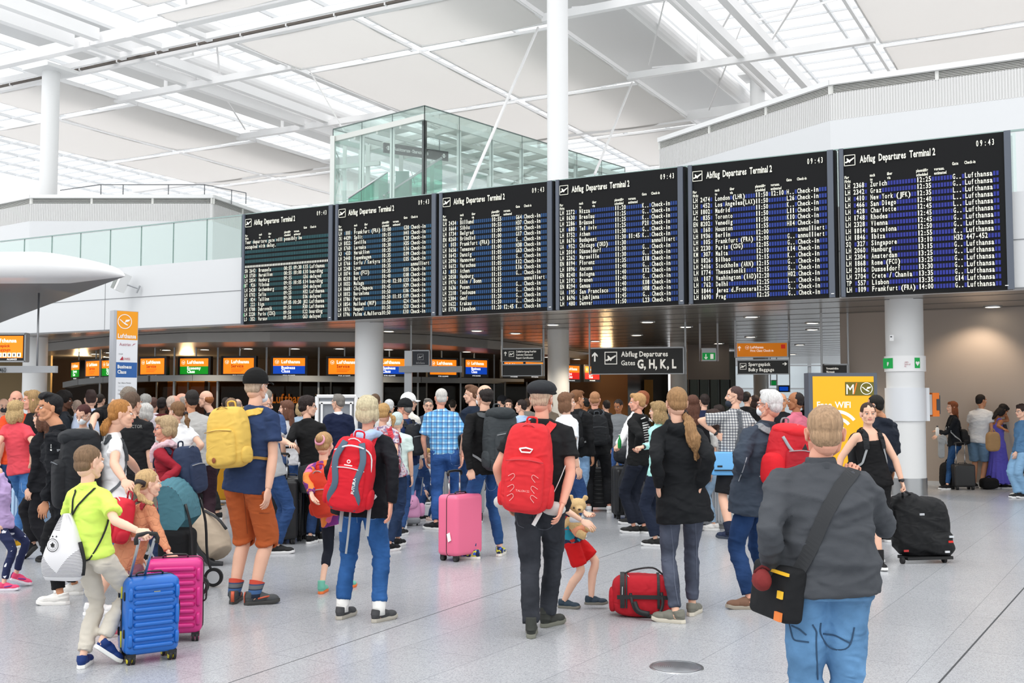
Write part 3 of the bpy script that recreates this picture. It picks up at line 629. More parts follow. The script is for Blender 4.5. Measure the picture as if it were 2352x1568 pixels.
# ------------------------------------------------------------------ departure boards
BOARDS = [
 (-17.54, '#1f5f66', ["", "", "", "", "", "@", "SN|2642|Brussels|08:55|09:30|K15|Lufthansa", "*LH|1750|Heraklion|08:55|10:00|K10|boarding", "LH|2054|Hamburg|09:15||G16|delayed", "*BT| 926|Vilnius|09:15|10:05|K14|boarding", "LH|2428|Gothenburg|09:25||G04|delayed", "LH|1702|Sofia|09:25||H32|Lufthansa", "BT| 824|Tallinn|09:30||K06|delayed", "BT| 222|Riga|09:35|10:30|J02|Lufthansa", "LH|1708|Dubrovnik|09:50||H30|Lufthansa", "*LH|2228|Paris (CDG)|09:50||K22|boarding", "LO| 352|Warsaw|09:55||G63|delayed"]),
 (-14.82, '#1d5c80', ["LH| 101|Frankfurt (FRA)|10:00||G30|Check-in", "OU|4439|Split|10:15||H41|Check-in", "LH|1822|Sevilla|10:20||K20|Check-in", "LH|1760|Larnaka|10:30||H35|Check-in", "A3| 433|Heraklion|10:35||K16|Check-in", "LH|2440|Kopenhagen|10:35||K09|Check-in", "LH|1766|Korfu / Kerkyra|10:35||K05|Check-in", "LH|2248|Lyon|10:35|||annulliert", "LH|1874|Rom (FCO)|10:35||K01|Check-in", "EN|8210|Bari|10:40||K08|Check-in", "LH|1832|Malaga|10:40|12:10|K03|Check-in", "LH|1668|Cluj-Napoca|10:45||H39|Check-in", "LH|1812|Barcelona|10:50||K06|Check-in", "LH|1786|Faro|10:50|11:15|K09|Check-in", "LH|1854|Mailand (MXP)|10:50||G24|Check-in", "LH|1876|Neapel|10:50||G20|Check-in", "LH|1796|Palma d.Mallorca|10:50||K10|Check-in"]),
 (-12.10, '#1d5690', ["LH|2434|Billund|10:55||G64|Check-in", "LH|1664|Sibiu|10:55||H37|Check-in", "LH|1734|Belgrad|11:00||H19|Check-in", "EN|8260|Brindisi|11:00||G17|Check-in", "LH| 103|Frankfurt (FRA)|11:00||G..|Check-in", "LH|1656|Temeswar|11:00||H38|Check-in", "LH|1642|Danzig|11:05||G63|Check-in", "LH|2096|Hannover|11:05||G..|Check-in", "LH|1612|Warschau|11:05||K12|Check-in", "A3| 803|Athen|11:15||K16|Check-in", "LH|2058|Hamburg|11:15||G..|Check-in", "LH|1976|Köln / Bonn|11:15|||annulliert", "LH|1636|Posen|11:15||G..|Check-in", "LH|2218|Toulouse|11:15||G..|Check-in", "LH|2384|Genf|11:20||G..|Check-in", "LH|1622|Krakau|11:20||G..|Check-in", "LH|1778|Lissabon|11:20|12:45|K..|Check-in"]),
 (-9.38, '#1e4aa0', ["LH|2272|Nizza|11:20||K..|Check-in", "LH|1630|Breslau|11:25||G..|Check-in", "LH|2286|Brüssel|11:25||K..|Check-in", "LH| 680|Tel Aviv|11:25||F21|Check-in", "LH|1752|Athen|11:30||G..|Check-in", "LH|1676|Budapest|11:30|11:45|K..|Check-in", "UA| 952|Chicago (ORD)|11:30|||annulliert", "LH|2014|Düsseldorf|11:30||G..|Check-in", "LH|2262|Marseille|11:30||G..|Check-in", "EN|8194|Florenz|11:35||K18|Check-in", "LH|1896|Ancona|11:40||G..|Check-in", "EN|8240|Bologna|11:40||K12|Check-in", "LH|2192|Bremen|11:40||G..|Check-in", "EN|8294|Genua|11:40||K08|Check-in", "UA| 195|San Francisco|11:40||H08|Check-in", "LH|1696|Ljubljana|11:45||G..|Check-in", "LH| 480|Denver|11:50||L23|Check-in"]),
 (-6.64, '#2344b0', ["LH|2474|London (LHR)|11:50|12:10|H..|Check-in", "LH| 452|Los Angeles(LAX)|11:50||L26|Check-in", "LH|1802|Madrid|11:50||K..|Check-in", "AC| 835|Toronto|11:50||L11|Check-in", "EN|8202|Venedig|11:50||K10|Check-in", "UA| 160|Houston|11:55||H14|Check-in", "LH|1936|Berlin|12:00|||annulliert", "LH| 105|Frankfurt (FRA)|12:00||G..|annulliert", "LH|2230|Paris (CDG)|12:05||G..|Check-in", "KM| 307|Malta|12:10||K14|Check-in", "LH|1826|Bilbao|12:15||K..|Check-in", "LH|2416|Stockholm (ARN)|12:15||G..|Check-in", "LH|1774|Thessaloniki|12:15||G..|Check-in", "UA| 107|Washington (IAD)|12:20||H02|Check-in", "LH| 762|Delhi|12:25||L..|Check-in", "LH|1844|Jerez d.Frontera|12:25||G..|Check-in", "LH|1690|Prag|12:25||G..|Check-in"]),
 (-3.90, '#2f3cb4', ["LH|2368|Zurich|12:25||G..|Lufthansa", "LH|2342|Graz|12:35||G..|Lufthansa", "LH| 410|New York (JFK)|12:35||L..|Lufthansa", "LH| 466|San Diego|12:40||L..|Lufthansa", "LH| 428|Charlotte|12:45||L..|Lufthansa", "LH|1748|Rhodes|12:45||G..|Lufthansa", "LH|2328|Vienna|12:45||G..|Lufthansa", "LH|1814|Barcelona|12:50||G..|Lufthansa", "LH|1846|Ibiza|12:55||K..|Lufthansa", "SQ| 327|Singapore|13:10||H32|447-452", "LH|2060|Hamburg|13:15||G..|Lufthansa", "LH|2304|Amsterdam|13:25||G..|Lufthansa", "LH|1868|Rome (FCO)|13:25||G..|Lufthansa", "LH|2016|Dusseldorf|13:30||G..|Lufthansa", "LH|2704|Crete / Chania|13:35||G..|Lufthansa", "TP| 557|Lisbon|13:35||G14|Lufthansa", "LH| 109|Frankfurt (FRA)|14:00||G..|Lufthansa"])]
WHICH = ['leftmost black departure board with a delay notice and teal flaps', 'second black departure board from the left, Frankfurt 10:00 to Palma 10:50', 'third black departure board, Billund to Lissabon', 'fourth black departure board, Nizza to Denver, below the tall column', 'fifth black departure board, London to Prag with blue flaps', 'rightmost black departure board, Zurich to Frankfurt with violet-blue flaps']
WB = 2.715; HB = 2.57; ZB = 3.445; NC = 52
BTXT = mat('flap_white', '#f3f2e2', .7, emit='#f3f2e2', estr=.05)
for bi, (ub, refl_tint, rows_) in enumerate(BOARDS):
    o = fromB((ub, V0-.14, ZB)); T = thing('departure_board', WHICH[bi], 'departure board', tuple(o), BA, 'departure boards on the gallery front')
    w = WB if bi < 5 else 2.72
    m = M(); m.box((w/2, .075, HB/2), (w-.02, .13, HB)); m.build('panel', mat('board_black', '#0d0e10', .6, spec=.2), T)
    f = M()
    for x in (.035, w-.13 if bi < 5 else w-.06): f = M(); f.box((x+.03, -.005, HB/2), (.1 if x > 1 else .07, .05, HB+.01)); f.build('frame_post', FRAME, T)
    X = np.array((1., 0, 0)); Z = np.array((0, 0, 1.)); y = -.004
    x0, x1 = .115, w-.165; cw = (x1-x0)/NC; zt_ = HB-.62; rh = (zt_-.04)/17
    fl_ = M(); dk_ = M(); L = M()
    chars = {}
    for r, line in enumerate(rows_):
        s = [' ']*NC
        def put(c, t_):
            for k, ch in enumerate(t_):
                if c+k < NC: s[c+k] = ch
        if line == '@': pass
        elif line:
            if line[0] == '*': line = line[1:]; rect(L, (0, y-.008, 0), X, Z, x0-.03, zt_-(r+1)*rh+.02, x0-.003, zt_-r*rh-.015, 1)
            c = line.split('|'); put(0, c[0]); put(3, c[1]); put(9, c[2]); put(25, c[3]); put(31, c[4]); put(37, c[5]); put(41, c[6])
        if bi == 0 and r < 2: put(0, ('Your departure gate will possibly be', 'occupied with delay.')[r])
        zb_ = zt_-(r+1)*rh
        for c in range(NC):
            if c in (2, 8) and not (bi == 0 and r < 6): continue
            a = x0+c*cw
            if line == '@': rect(L, (0, y-.006, 0), X, Z, a+cw*.2, zb_+rh*.3, a+cw*.75, zb_+rh*.75, 0); continue
            if s[c] == ' ': rect(fl_, (0, y-.004, 0), X, Z, a+.006, zb_+rh*.26, a+cw-.006, zb_+rh*.9)
            else:
                V, F, gw = glyph(s[c], .022); gx0 = V[:, 0].min(); gwid = gw-gx0; k = (cw*(.8 if s[c] not in 'ilI.:1-tfjr' else .55))/max(gwid, .2)
                kz = rh*.80/.74; org = np.array((a+(cw-gwid*k)/2-gx0*k, y-.007, zb_+rh*.27))
                L.add(org+np.outer(V[:, 0]*k, X)+np.outer(V[:, 1]*kz, Z), F, 0)
    fl_.build('split_flaps', mat('flap_'+str(bi), tuple(int(refl_tint[1+2*q:3+2*q], 16)/255*.76 for q in range(3)), .4, spec=.35, var=.4, vscale=1.9), T)  # viewing-angle reflections put into the flap colour, teal to violet by board
    # header
    plane_icon(L, (x0+.09, y-.006, HB-.21), X, Z, .19)
    text(L, 'Abflug  Departures  Terminal 2', (x0+.26, y-.006, HB-.27), X, Z, .17, sx=.52, bold=.025)
    for k, ch in enumerate('09:43'): text(L, ch, (x1-.33+k*.06+(.012 if ch == ':' else 0), y-.006, HB-.2), X, Z, .14, sx=.5, bold=.02)
    for cx_, a_, b_ in ((0, 'Flug', 'Flight'), (9, 'nach', 'to'), (15, 'über', 'via'), (25, 'planmäßig', 'scheduled'), (31, 'vorauss.', 'estimated'), (37, 'Gate', ''), (41, 'Check-in', '')):
        dz = .0 if b_ else .06
        text(L, a_, (x0+cx_*cw, y-.006, HB-.53+dz), X, Z, .07, sx=.62, bold=.03)
        if b_: text(L, b_, (x0+cx_*cw, y-.006, HB-.6), X, Z, .07, sx=.62, bold=.03)
    L.build('lettering', [BTXT, mat('lamp_green', '#25c06a', emit='#20c060', estr=.5)], T)
    g = M(); g.box((w-.09, -.034, .06), (.05, .006, .012)); g.build('maker_plate', PWHITE, T)

# ------------------------------------------------------------------ hanging signs
SORG = mat('sign_orange_lit', '#e8860c', emit='#ee8308', estr=.32); SYEL = mat('poster_yellow', '#f6ae12', .25, emit='#fcae08', estr=.22); SG = mat('exit_green', '#0c8a3e', emit='#0c8a3e', estr=.7)
SW = mat('sign_white_lit', '#fffdf5', emit='#fffdf5', estr=.45)
X1 = (1, 0, 0); Z1 = (0, 0, 1)
def hsign(nm, label, x0, x1, ytop, ybot, Y, yaw, bodym, poles=True, th=.12):
    a = at(x0, ytop, Y); b = at(x1, ytop, Y); w = (b-a)[0]/cos(yaw); h = (at(x0, ytop, Y)-at(x0, ybot, Y))[2]
    T = thing(nm, label, 'sign', tuple(a), yaw); m = M(); m.box((w/2, th/2, -h/2), (w, th, h)); m.build('panel', bodym, T)
    f = M(); f.box((w/2, th/2, .012), (w+.02, th+.01, .03)); f.box((w/2, th/2, -h-.01), (w+.02, th+.01, .02)); f.box((w+.008, th/2, -h/2), (.02, th+.01, h+.03)); f.build('frame', ALU, T)
    if poles:
        p = M()
        for x in (-.04, w+.05): p.cyl((x, th/2, -h-.02), (x, th/2, ZS-a[2]), .022, n=8)
        p.build('hanger', ALU, T)
    return T, w, h
T, w, h = hsign('departures_sign', 'large black hanging sign reading Abflug Departures Gates G, H, K, L', 1357, 1561, 801, 858, 25.0, -.42*.55, BLK2)
L = M(); y = -.008; k = w/204
arrow(L, (9*k, y, -18*k), X1, Z1, 21*k); plane_icon(L, (45*k, y, -21*k), X1, Z1, 28*k)
text(L, 'Abflug Departures', (68*k, y, -18*k), X1, Z1, 16*k, sx=.8, bold=.02); text(L, 'Gates', (68*k, y, -37*k), X1, Z1, 15*k, sx=.85, bold=.012); text(L, 'G, H, K, L', (104*k, y, -44*k), X1, Z1, 27*k, sx=.72, bold=.035)
L.build('lettering', SW, T)
T, w, h = hsign('customs_sign', 'small black hanging sign for customs clearance and export certification', 1155, 1242, 802, 829, 27.0, -.2, BLK2)
L = M(); k = w/88; arrow(L, (6*k, y, -10*k), X1, Z1, 10*k); plane_icon(L, (20*k, y, -11*k), X1, Z1, 12*k)
for i, s in enumerate(('Zollabfertigung/Ausfuhr', 'Customs Clearance/', 'Export Certification')): text(L, s, (31*k, y, -(7.5+7.2*i)*k), X1, Z1, 6.2*k, sx=.72, bold=.02)
L.build('lettering', SW, T)
T, w, h = hsign('blank_sign', 'blank black hanging panel just under the customs sign', 1156, 1243, 838, 862, 27.0, -.2, BLK2)
T, w, h = hsign('first_class_sign', 'orange hanging sign reading Lufthansa First Class Check-in', 1693, 1802, 788, 819, 24.0, -.2, SORG)
L = M(); k = w/109; arrow(L, (5*k, y, -12*k), X1, Z1, 11*k); crane(L, (22*k, y, -10*k), X1, Z1, 4.3*k); text(L, 'Lufthansa', (29*k, y, -12*k), X1, Z1, 7.5*k, sx=.9, bold=.03); text(L, 'First Class Check-in', (29*k, y, -19.5*k), X1, Z1, 7*k, sx=.85, bold=.02)
L.build('lettering', SW, T); L = M(); rect(L, (0, y, 0), X1, Z1, 96*k, -13*k, 105*k, -4*k); L.build('red_badge', mat('badge_red', '#e0301c', emit='#e0301c', estr=.3), T)
T, w, h = hsign('baggage_sign', 'black hanging sign reading Sperrgepäck Bulky Baggage', 1694, 1805, 828, 858, 24.0, -.2, BLK2, poles=False)
L = M(); k = w/111; plane_icon(L, (12*k, y, -13*k), X1, Z1, 14*k); text(L, 'Sperrgepäck', (24*k, y, -12*k), X1, Z1, 10.5*k, sx=.85, bold=.02); text(L, 'Bulky Baggage', (24*k, y, -24*k), X1, Z1, 10.5*k, sx=.85, bold=.02)
poly2(L, (103*k, y, -8*k), X1, Z1, [(-.5, -.08), (.1, -.08), (-.1, -.35), (.12, -.35), (.5, 0), (.12, .35), (-.1, .35), (.1, .08), (-.5, .08)], 10*k); L.build('lettering', SW, T)
T, w, h = hsign('exit_sign', 'green emergency exit sign hanging on two rods below the soffit', 1612, 1643, 802, 827, 25.0, -.1, ALU, th=.08)
L = M(); rect(L, (0, -.006, 0), X1, Z1, .01, -h+.01, w-.01, -.08, 0); k = w/31; arrow(L, (9*k, -.012, -17*k), X1, (0, 0, -1), 12*k, 1); rect(L, (0, -.012, 0), X1, Z1, 19*k, -h+.03, 26*k, -.11, 1); L.build('display', [SG, SW], T)
T, w, h = hsign('waiting_time_sign', 'small black sign reading Voraussichtliche Wartezeit above the yellow poster', 1894, 1945, 838, 862, 22.0, 0, BLK2)
L = M(); text(L, 'Voraussichtliche', (.03, y, -.09), X1, Z1, .06, sx=.6, bold=.02); text(L, 'Wartezeit', (.03, y, -.16), X1, Z1, .06, sx=.6, bold=.02); L.build('lettering', SW, T)
T, w, h = hsign('info_gate_sign', 'dark InfoGate sign hanging right of the round column', 947, 985, 806, 838, 25.5, 0, DGREY, poles=True)
L = M(); plane_icon(L, (w*.5, y, -h*.42), X1, Z1, .14); text(L, 'InfoGate', (w*.5, y, -h*.92), X1, Z1, .07, sx=.8, align='c', bold=.01); L.build('lettering', LGREY, T)
# info bar and its post
a = at(918, 848, 24.5); T = thing('info_bar', 'grey horizontal bar on a steel post right of the round column', 'info bar', (at(938, 848, 24.5)[0], 24.5, 0))
m = M(); m.box((.0, 0, 1.4), (.17, .12, 2.8)); m.build('post', ALU, T); b = at(1062, 848, 24.5); m = M(); m.box(((b[0]-a[0])/2-.2, -.1, a[2]), (b[0]-a[0], .12, .14)); m.build('crossbar', mat('bar_grey', '#8d9093', .4), T)
# kiosk screen at left edge
T, w, h = hsign('kiosk_screen', 'orange kiosk screen about bulky baggage at the far left edge', -62, 57, 768, 828, 15.5, 0, CASE, poles=False)
s = M(); rect(s, (0, -.006, 0), X1, Z1, .02, -h+.04, w-.02, -.02); s.build('display', OR, T)
L = M(); k = w/119; y = -.012; text(L, 'Lufthansa', (50*k, y, -18*k), X1, Z1, 12*k, bold=.03); text(L, 'Sperrgepäck', (38*k, y, -29*k), X1, Z1, 9*k, bold=.02, mi=1); text(L, 'Bulky baggage', (34*k, y, -38*k), X1, Z1, 9*k, mi=1)
for i in range(6): rect(L, (0, y, 0), X1, Z1, (48+11*i)*k, -h+8*k, (57+11*i)*k, -h+18*k, 0)
for i in range(6): rect(L, (0, y-.003, 0), X1, Z1, (51+11*i)*k, -h+10*k, (54+11*i)*k, -h+16*k, 2)
text(L, 'ALLIANCE', (80*k, y, -h+1.5*k), X1, Z1, 5*k); L.build('lettering', [LW, DR, BLACK], T)
# airline pylon
a = at(262, 712, 21); b = at(318, 717, 21.35); yaw = math.atan2(.35, (b-a)[0]); w = hypot((b-a)[0], .35); H = a[2]
T = thing('airline_pylon', 'tall white airline pylon with orange top and blue Business Class field', 'pylon', (a[0], a[1], 0), yaw)
m = M(); m.box((w/2, .09, H/2), (w, .18, H)); m.build('body', [mat('pylon_side', '#b4b7bd', .4)], T)
s = M(); k = H/213*.995*1.0; px_ = (at(290, 712, 21)[2]-at(290, 812, 21)[2])/100
def pr(y0, y1, mi): rect(s, (0, -.004, 0), X1, Z1, .06, H-(y1-712)*px_, w-.01, H-(y0-712)*px_, mi)
pr(713, 779, 0); pr(779, 831, 1); pr(831, 866, 2); pr(866, 915+180, 1)
s.build('face', [mat('pylon_orange', '#fba30c', .4), mat('pylon_white', '#eceef2', .4), mat('pylon_blue', '#2a62a8', .4)], T)
L = M(); y = -.009; zz = lambda q: H-(q-712)*px_
crane(L, (w*.44, y, zz(737)), X1, Z1, 17*px_); text(L, 'Lufthansa', (.085, y, zz(775)), X1, Z1, 13.5*px_, sx=(w-.12)/(13.5*px_*4.55), bold=.04)
text(L, 'Business', (.09, y, zz(845)), X1, Z1, 11*px_, sx=.83, bold=.035); text(L, 'Class', (.09, y, zz(857)), X1, Z1, 11*px_, sx=.83, bold=.035)
for q, s_, sz, c_ in ((793, 'Austrian', 10, 1), (826, 'SWISS', 8, 2), (813, 'brussels', 4, 3), (880, 'Star Alliance Member', 4.5, 3), (888, 'CROATIA AIRLINES', 4.2, 4), (897, 'Corporate', 5, 3), (905, 'LOT', 5, 3)):
    text(L, s_, (.12 if sz > 6 and c_ == 1 else (.2 if c_ == 2 else .11), y, zz(q)), X1, Z1, sz*px_, sx=.82, bold=.0, mi=c_)
poly2(L, (.13, y, zz(826)), X1, Z1, [(0, 0), (.06, .075), (.07, .0)], 1, 2); poly2(L, (w-.1, y, zz(790)), X1, Z1, [(-.03, -.03), (.01, .02), (.06, .03), (.02, .005)], 1, 1)
L.build('lettering', [PWHITE, mat('brand_red', '#b06070'), mat('brand_darkred', '#b01830'), mat('ink_grey', '#55585c'), mat('pale_print', '#c5c8cc')], T)
# yellow wifi poster light box
a = at(1857, 856, 17.6); T = thing('wifi_light_box', 'freestanding dark-framed yellow light box poster reading Free WIFI', 'light box', (a[0], a[1], 0), .0)
w = (at(2014, 856, 17.6)-a)[0]; H = a[2]; m = M(); m.box((w/2, .14, H/2), (w, .28, H)); m.build('housing', FRAME, T)
s = M(); px_ = w/157; rect(s, (0, -.004, 0), X1, Z1, 9*px_, .25, w-8*px_, H-8*px_, 0); s.build('poster', SYEL, T)
L = M(); y = -.009; r0 = (81*px_, H-46*px_); rect(L, (0, y, 0), X1, Z1, 83*px_, H-52*px_, w-8*px_, H-21*px_, 1)
text(L, 'M', (86*px_, y-.004, H-49*px_), X1, Z1, 33*px_, sx=.8, bold=0.0); poly2(L, (101*px_, y-.007, H-49*px_), X1, Z1, [(0, 0), (3*px_, 0), (10*px_, 26*px_), (7*px_, 26*px_)], 1, 2)
crane(L, (132*px_, y-.004, H-36*px_), X1, Z1, 14*px_); text(L, 'Free', (18*px_, y, H-80*px_), X1, Z1, 20*px_, sx=.95); text(L, 'WIFI', (59*px_, y, H-80*px_), X1, Z1, 20*px_, sx=.95)
for r in (32, 48, 15): ring2(L, (62*px_, y, H-140*px_), X1, Z1, r*px_, (r+7)*px_, 20, 0, radians(38), radians(142))
L.build('lettering', [SW, mat('olive', '#6b6316'), mat('poster_orange', '#f08020')], T)
# white poster frame behind the crowd
a = at(728, 910, 17); b = at(818, 910, 17); T = thing('poster_stand', 'white-framed grey poster stand left of the round column', 'poster stand', (a[0], 17, 0)); w = (b-a)[0]; H = a[2]
m = M(); m.box((w/2, .04, H/2), (w-.08, .04, H-.06)); m.build('board', mat('poster_grey', '#8c9096', .5), T); m = M()
for x in (0, w): m.cyl((x, 0, 0), (x, 0, H), .03, n=10)
m.cyl((0, 0, H), (w, 0, H), .03, n=10); m.box((w/2, 0, H-.1), (w-.08, .03, .04)); m.box((.08, 0, H/2), (.03, .03, H-.2)); m.box((w-.08, 0, H/2), (.03, .03, H-.2)); m.build('frame', WHITE2, T)
# wall loudspeaker on the fascia
pB = atv(314, 655, V0); p = fromB((pB[0], V0-.35, pB[2])); T = thing('wall_speaker', 'tilted white box loudspeaker with grey front on the white fascia', 'loudspeaker', tuple(p), rot=(radians(-18), radians(14), BA-.25))
m = M(); m.box((-.14, -.06, 0), (.28, .26, .46)); m.build('cabinet', WHITE, T); m = M(); m.box((-.17, -.195, 0), (.16, .012, .44)); m.build('grille', mat('grille', '#8f9390', .6, bump=.6, bscale=400), T); m = M(); m.cyl((0, .05, 0), (.12, .3, .02), .02, n=8); m.cyl((.12, .3, -.1), (.12, .3, .1), .025, n=8); m.build('bracket', ALU, T)
# column fittings
cc = fromB((-3.05, 20.3, 0)); sc_ = (cc[1]-.33)/FPX
def onplate(x0, x1, y0, y1): p0 = at(x0, y0, cc[1]-.36); p1 = at(x1, y1, cc[1]-.36); return p0, p1
T = thing('defibrillator_collar', 'white collar with green defibrillator symbols around the right column', 'sign collar', (cc[0], cc[1], 0)); p0, p1 = onplate(2034, 2122, 816, 852)
m = M(); m.lathe([(.332, p1[2]), (.352, p1[2]), (.352, p0[2]), (.332, p0[2])], n=40); m.build('collar', WHITE2, T, auto=40)
for nmx, (xa, xb) in (('symbol', (2043, 2058)), ('symbol', (2101, 2115))):
    q0, q1 = onplate(xa, xb, 821, 845); s = M(); x_a, x_b = q0[0]-cc[0], q1[0]-cc[0]; yy = lambda x: -sqrt(max(.001, .356**2-x*x))
    vs = []; 
    for i in range(5):
        x = x_a+(x_b-x_a)*i/4; vs += [(x, yy(x), q1[2]), (x, yy(x), q0[2])]
    s.add(vs, [(2*i, 2*i+2, 2*i+3, 2*i+1) for i in range(4)], 0)
    xm = (x_a+x_b)/2; c = np.array((xm, yy(xm)-.008, (q0[2]+q1[2])/2-.01)); Xt = nrm((1, -(xm)/yy(xm), 0)); 
    poly2(s, c, Xt, Z1, [(0, -.5), (.42, .05), (.42, .3), (.2, .42), (0, .25), (-.2, .42), (-.42, .3), (-.42, .05)], .09, 1); s.build('symbol', [SG, PWHITE], T)
L = M(); q = at(2079, 832, cc[1]-.38)-np.array((cc[0], cc[1], 0))
for i, s_ in enumerate(('AED', 'Notruf', '112')): text(L, s_, (q[0]-.01, q[1]+.002, q[2]-.035*i-.01), X1, Z1, .036, bold=.01)
L.build('lettering', mat('print_red', '#a8485a'), T)
q = at(2047, 776, cc[1]-.33); T = thing('column_thermostat', 'tiny white thermostat box high on the right column', 'thermostat', tuple(q)); m = M(); m.box((0, 0, 0), (.07, .05, .1)); m.build('box', WHITE2, T); m = M(); m.box((-.01, -.028, .02), (.03, .006, .02)); m.build('slot', DGREY, T)
q0 = at(2041, 890, cc[1]-.36); q1 = at(2122, 967, cc[1]-.36); T = thing('column_panel', 'blank white metal panel wrapped on the right column', 'panel', (cc[0], cc[1], 0))
m = M(); m.lathe([(.34, q1[2]), (.352, q1[2]), (.352, q0[2]), (.34, q0[2])], n=40); m.box((.30, -.16, (q0[2]+q1[2])/2), (.12, .02, q0[2]-q1[2])); m.build('sheet', mat('sheet_white', '#e3e6ea', .35), T, auto=40)
m = M()
for z in (q0[2]-.04, q1[2]+.04, (q0[2]+q1[2])/2): m.cyl((.27, -.175, z), (.27, -.168, z), .008, n=8)
m.build('screw', ALU, T)
q = at(2129, 929, cc[1]); T = thing('emergency_phone', 'orange emergency phone box with grey back beside the right column', 'phone box', tuple(q))
m = M(); m.box((0, 0, 0), (.11, .2, .36)); m.build('backplate', LGREY, T); m = M(); m.box((.115, 0, 0), (.12, .24, .42)); m.build('housing', mat('phone_orange', '#f27c18', .45), T); m = M(); m.box((.185, -.02, 0), (.03, .16, .33)); m.box((.15, -.125, .0), (.05, .012, .2)); m.build('handset', DGREY, T)
# queue posts
def stanchion(x, y, label):
    g = ground(x, y); T = thing('queue_post', label, 'queue post', (g[0], g[1], 0)); m = M(); m.lathe([(.001, .035), (.12, .022), (.165, .012), (.17, 0)][::-1], n=24); m.build('base', STEEL, T, auto=40); m = M(); m.cyl((0, 0, .02), (0, 0, .95), .028, n=14); m.build('post', STEEL, T, smooth=True); m = M(); m.cyl((0, 0, .95), (0, 0, 1.02), .036, n=14); m.build('cap', BLACK, T, auto=40)
stanchion(492, 1160, 'steel queue post left of the man with the yellow backpack')
stanchion(1004, 1150, 'steel queue post behind the man in the blue plaid shirt')
# greige wall at far right (building frame)
m = M(); m.box((5.2, 22.95, ZS/2), (19.8, .2, ZS)); struct('wall_side', m, WARMW)
m = M(); m.box((5.2, 22.84, .04), (19.8, .02, .08)); struct('baseboard_side', m, LGREY)
# far hall details seen through the opening
m = M()
for x in (1684, 1860): p = at(x, 900, 74.5); m.bar((p[0], p[1], 0), (p[0], p[1], 6), .2, .2)
for zz_ in (1.9, 2.6, 4.2): a = at(1680, 900, 74.5); b = at(1950, 900, 74.5); m.bar((a[0], 74.4, zz_), (b[0], 74.4, zz_), .12, .1)
struct('trim_15', m, GREYP, B=False)
T, w, h = hsign('flight_monitor', 'small blue flight information monitor far back beside the bald man in pink', 1788, 1812, 886, 899, 40, 0, CASE)
s = M(); rect(s, (0, -.006, 0), X1, Z1, .03, -h+.03, w-.03, -.03); s.build('display', BL, T)
T, w, h = hsign('green_sign', 'glowing green exit light far back under the bulky baggage sign', 1773, 1783, 874, 884, 42, 0, SG)
# ================================================================== people kit
def hash(s): return sum(ord(c)*(i+3) for i, c in enumerate(s))
def waves(P, amp, scale, seed=0, crease=.5, aniso=(1, 1, 1)):
    r = np.random.default_rng(seed); Q = P*np.array(aniso)*scale; out = np.zeros(len(P))
    for k in range(5):
        d = r.normal(size=3); d /= np.linalg.norm(d); d2 = r.normal(size=3); f = 1.0*(1.6**k)/1.5
        s = np.sin(Q@d*f+r.uniform(0, 6)+1.6*np.sin(Q@d2*f*.6+r.uniform(0, 6)))
        out += ((1-crease)*s+crease*(1-2*np.abs(s)**.7))*(.62**k)
    return np.clip(out*amp*.5, -.55*amp, 2*amp)
def displace(m, amt):
    m.v = [m.arr()+m.N*np.asarray(amt)[:, None]]; return m
def cloth(color, rough=.85, bump=.35, bscale=260, var=.06, vs=18, nm='cloth', stretch=None):
    m = mat(nm, color, rough, bump=bump, bscale=bscale, var=var, vscale=vs, spec=.25, stretch=stretch, bdist=.002, sheen=.0); folds(m); return m
def folds(m, strength=.55, dist=.022, scale=6.5):
    """soft cloth folds on top of the weave"""
    if m.get('folds'): return m
    m['folds'] = 1; N, L, B = nodes(m); tc = N.new('ShaderNodeTexCoord'); mp = N.new('ShaderNodeMapping'); mp.inputs['Scale'].default_value = (1, 1, 1.9); mp.inputs['Rotation'].default_value = (.2, .5, .3); L.new(tc.outputs['Object'], mp.inputs[0])
    n = N.new('ShaderNodeTexNoise'); n.inputs['Scale'].default_value = scale; n.inputs['Detail'].default_value = 3; n.inputs['Roughness'].default_value = .45; n.inputs['Distortion'].default_value = 1.1; L.new(mp.outputs[0], n.inputs['Vector'])
    try: n.noise_type = 'RIDGED_MULTIFRACTAL'
    except Exception: pass
    b = N.new('ShaderNodeBump'); b.inputs['Strength'].default_value = strength; b.inputs['Distance'].default_value = dist; L.new(n.outputs[0], b.inputs['Height'])
    nr = B.inputs['Normal']
    if nr.is_linked: L.new(nr.links[0].from_socket, b.inputs['Normal'])
    L.new(b.outputs[0], nr); return m
def hairmat(color, var=.55): return mat('hair', color, .6, bump=1.0, bscale=170, var=var, vscale=95, stretch=(1, 1, .10), spec=.3, bdist=.007)
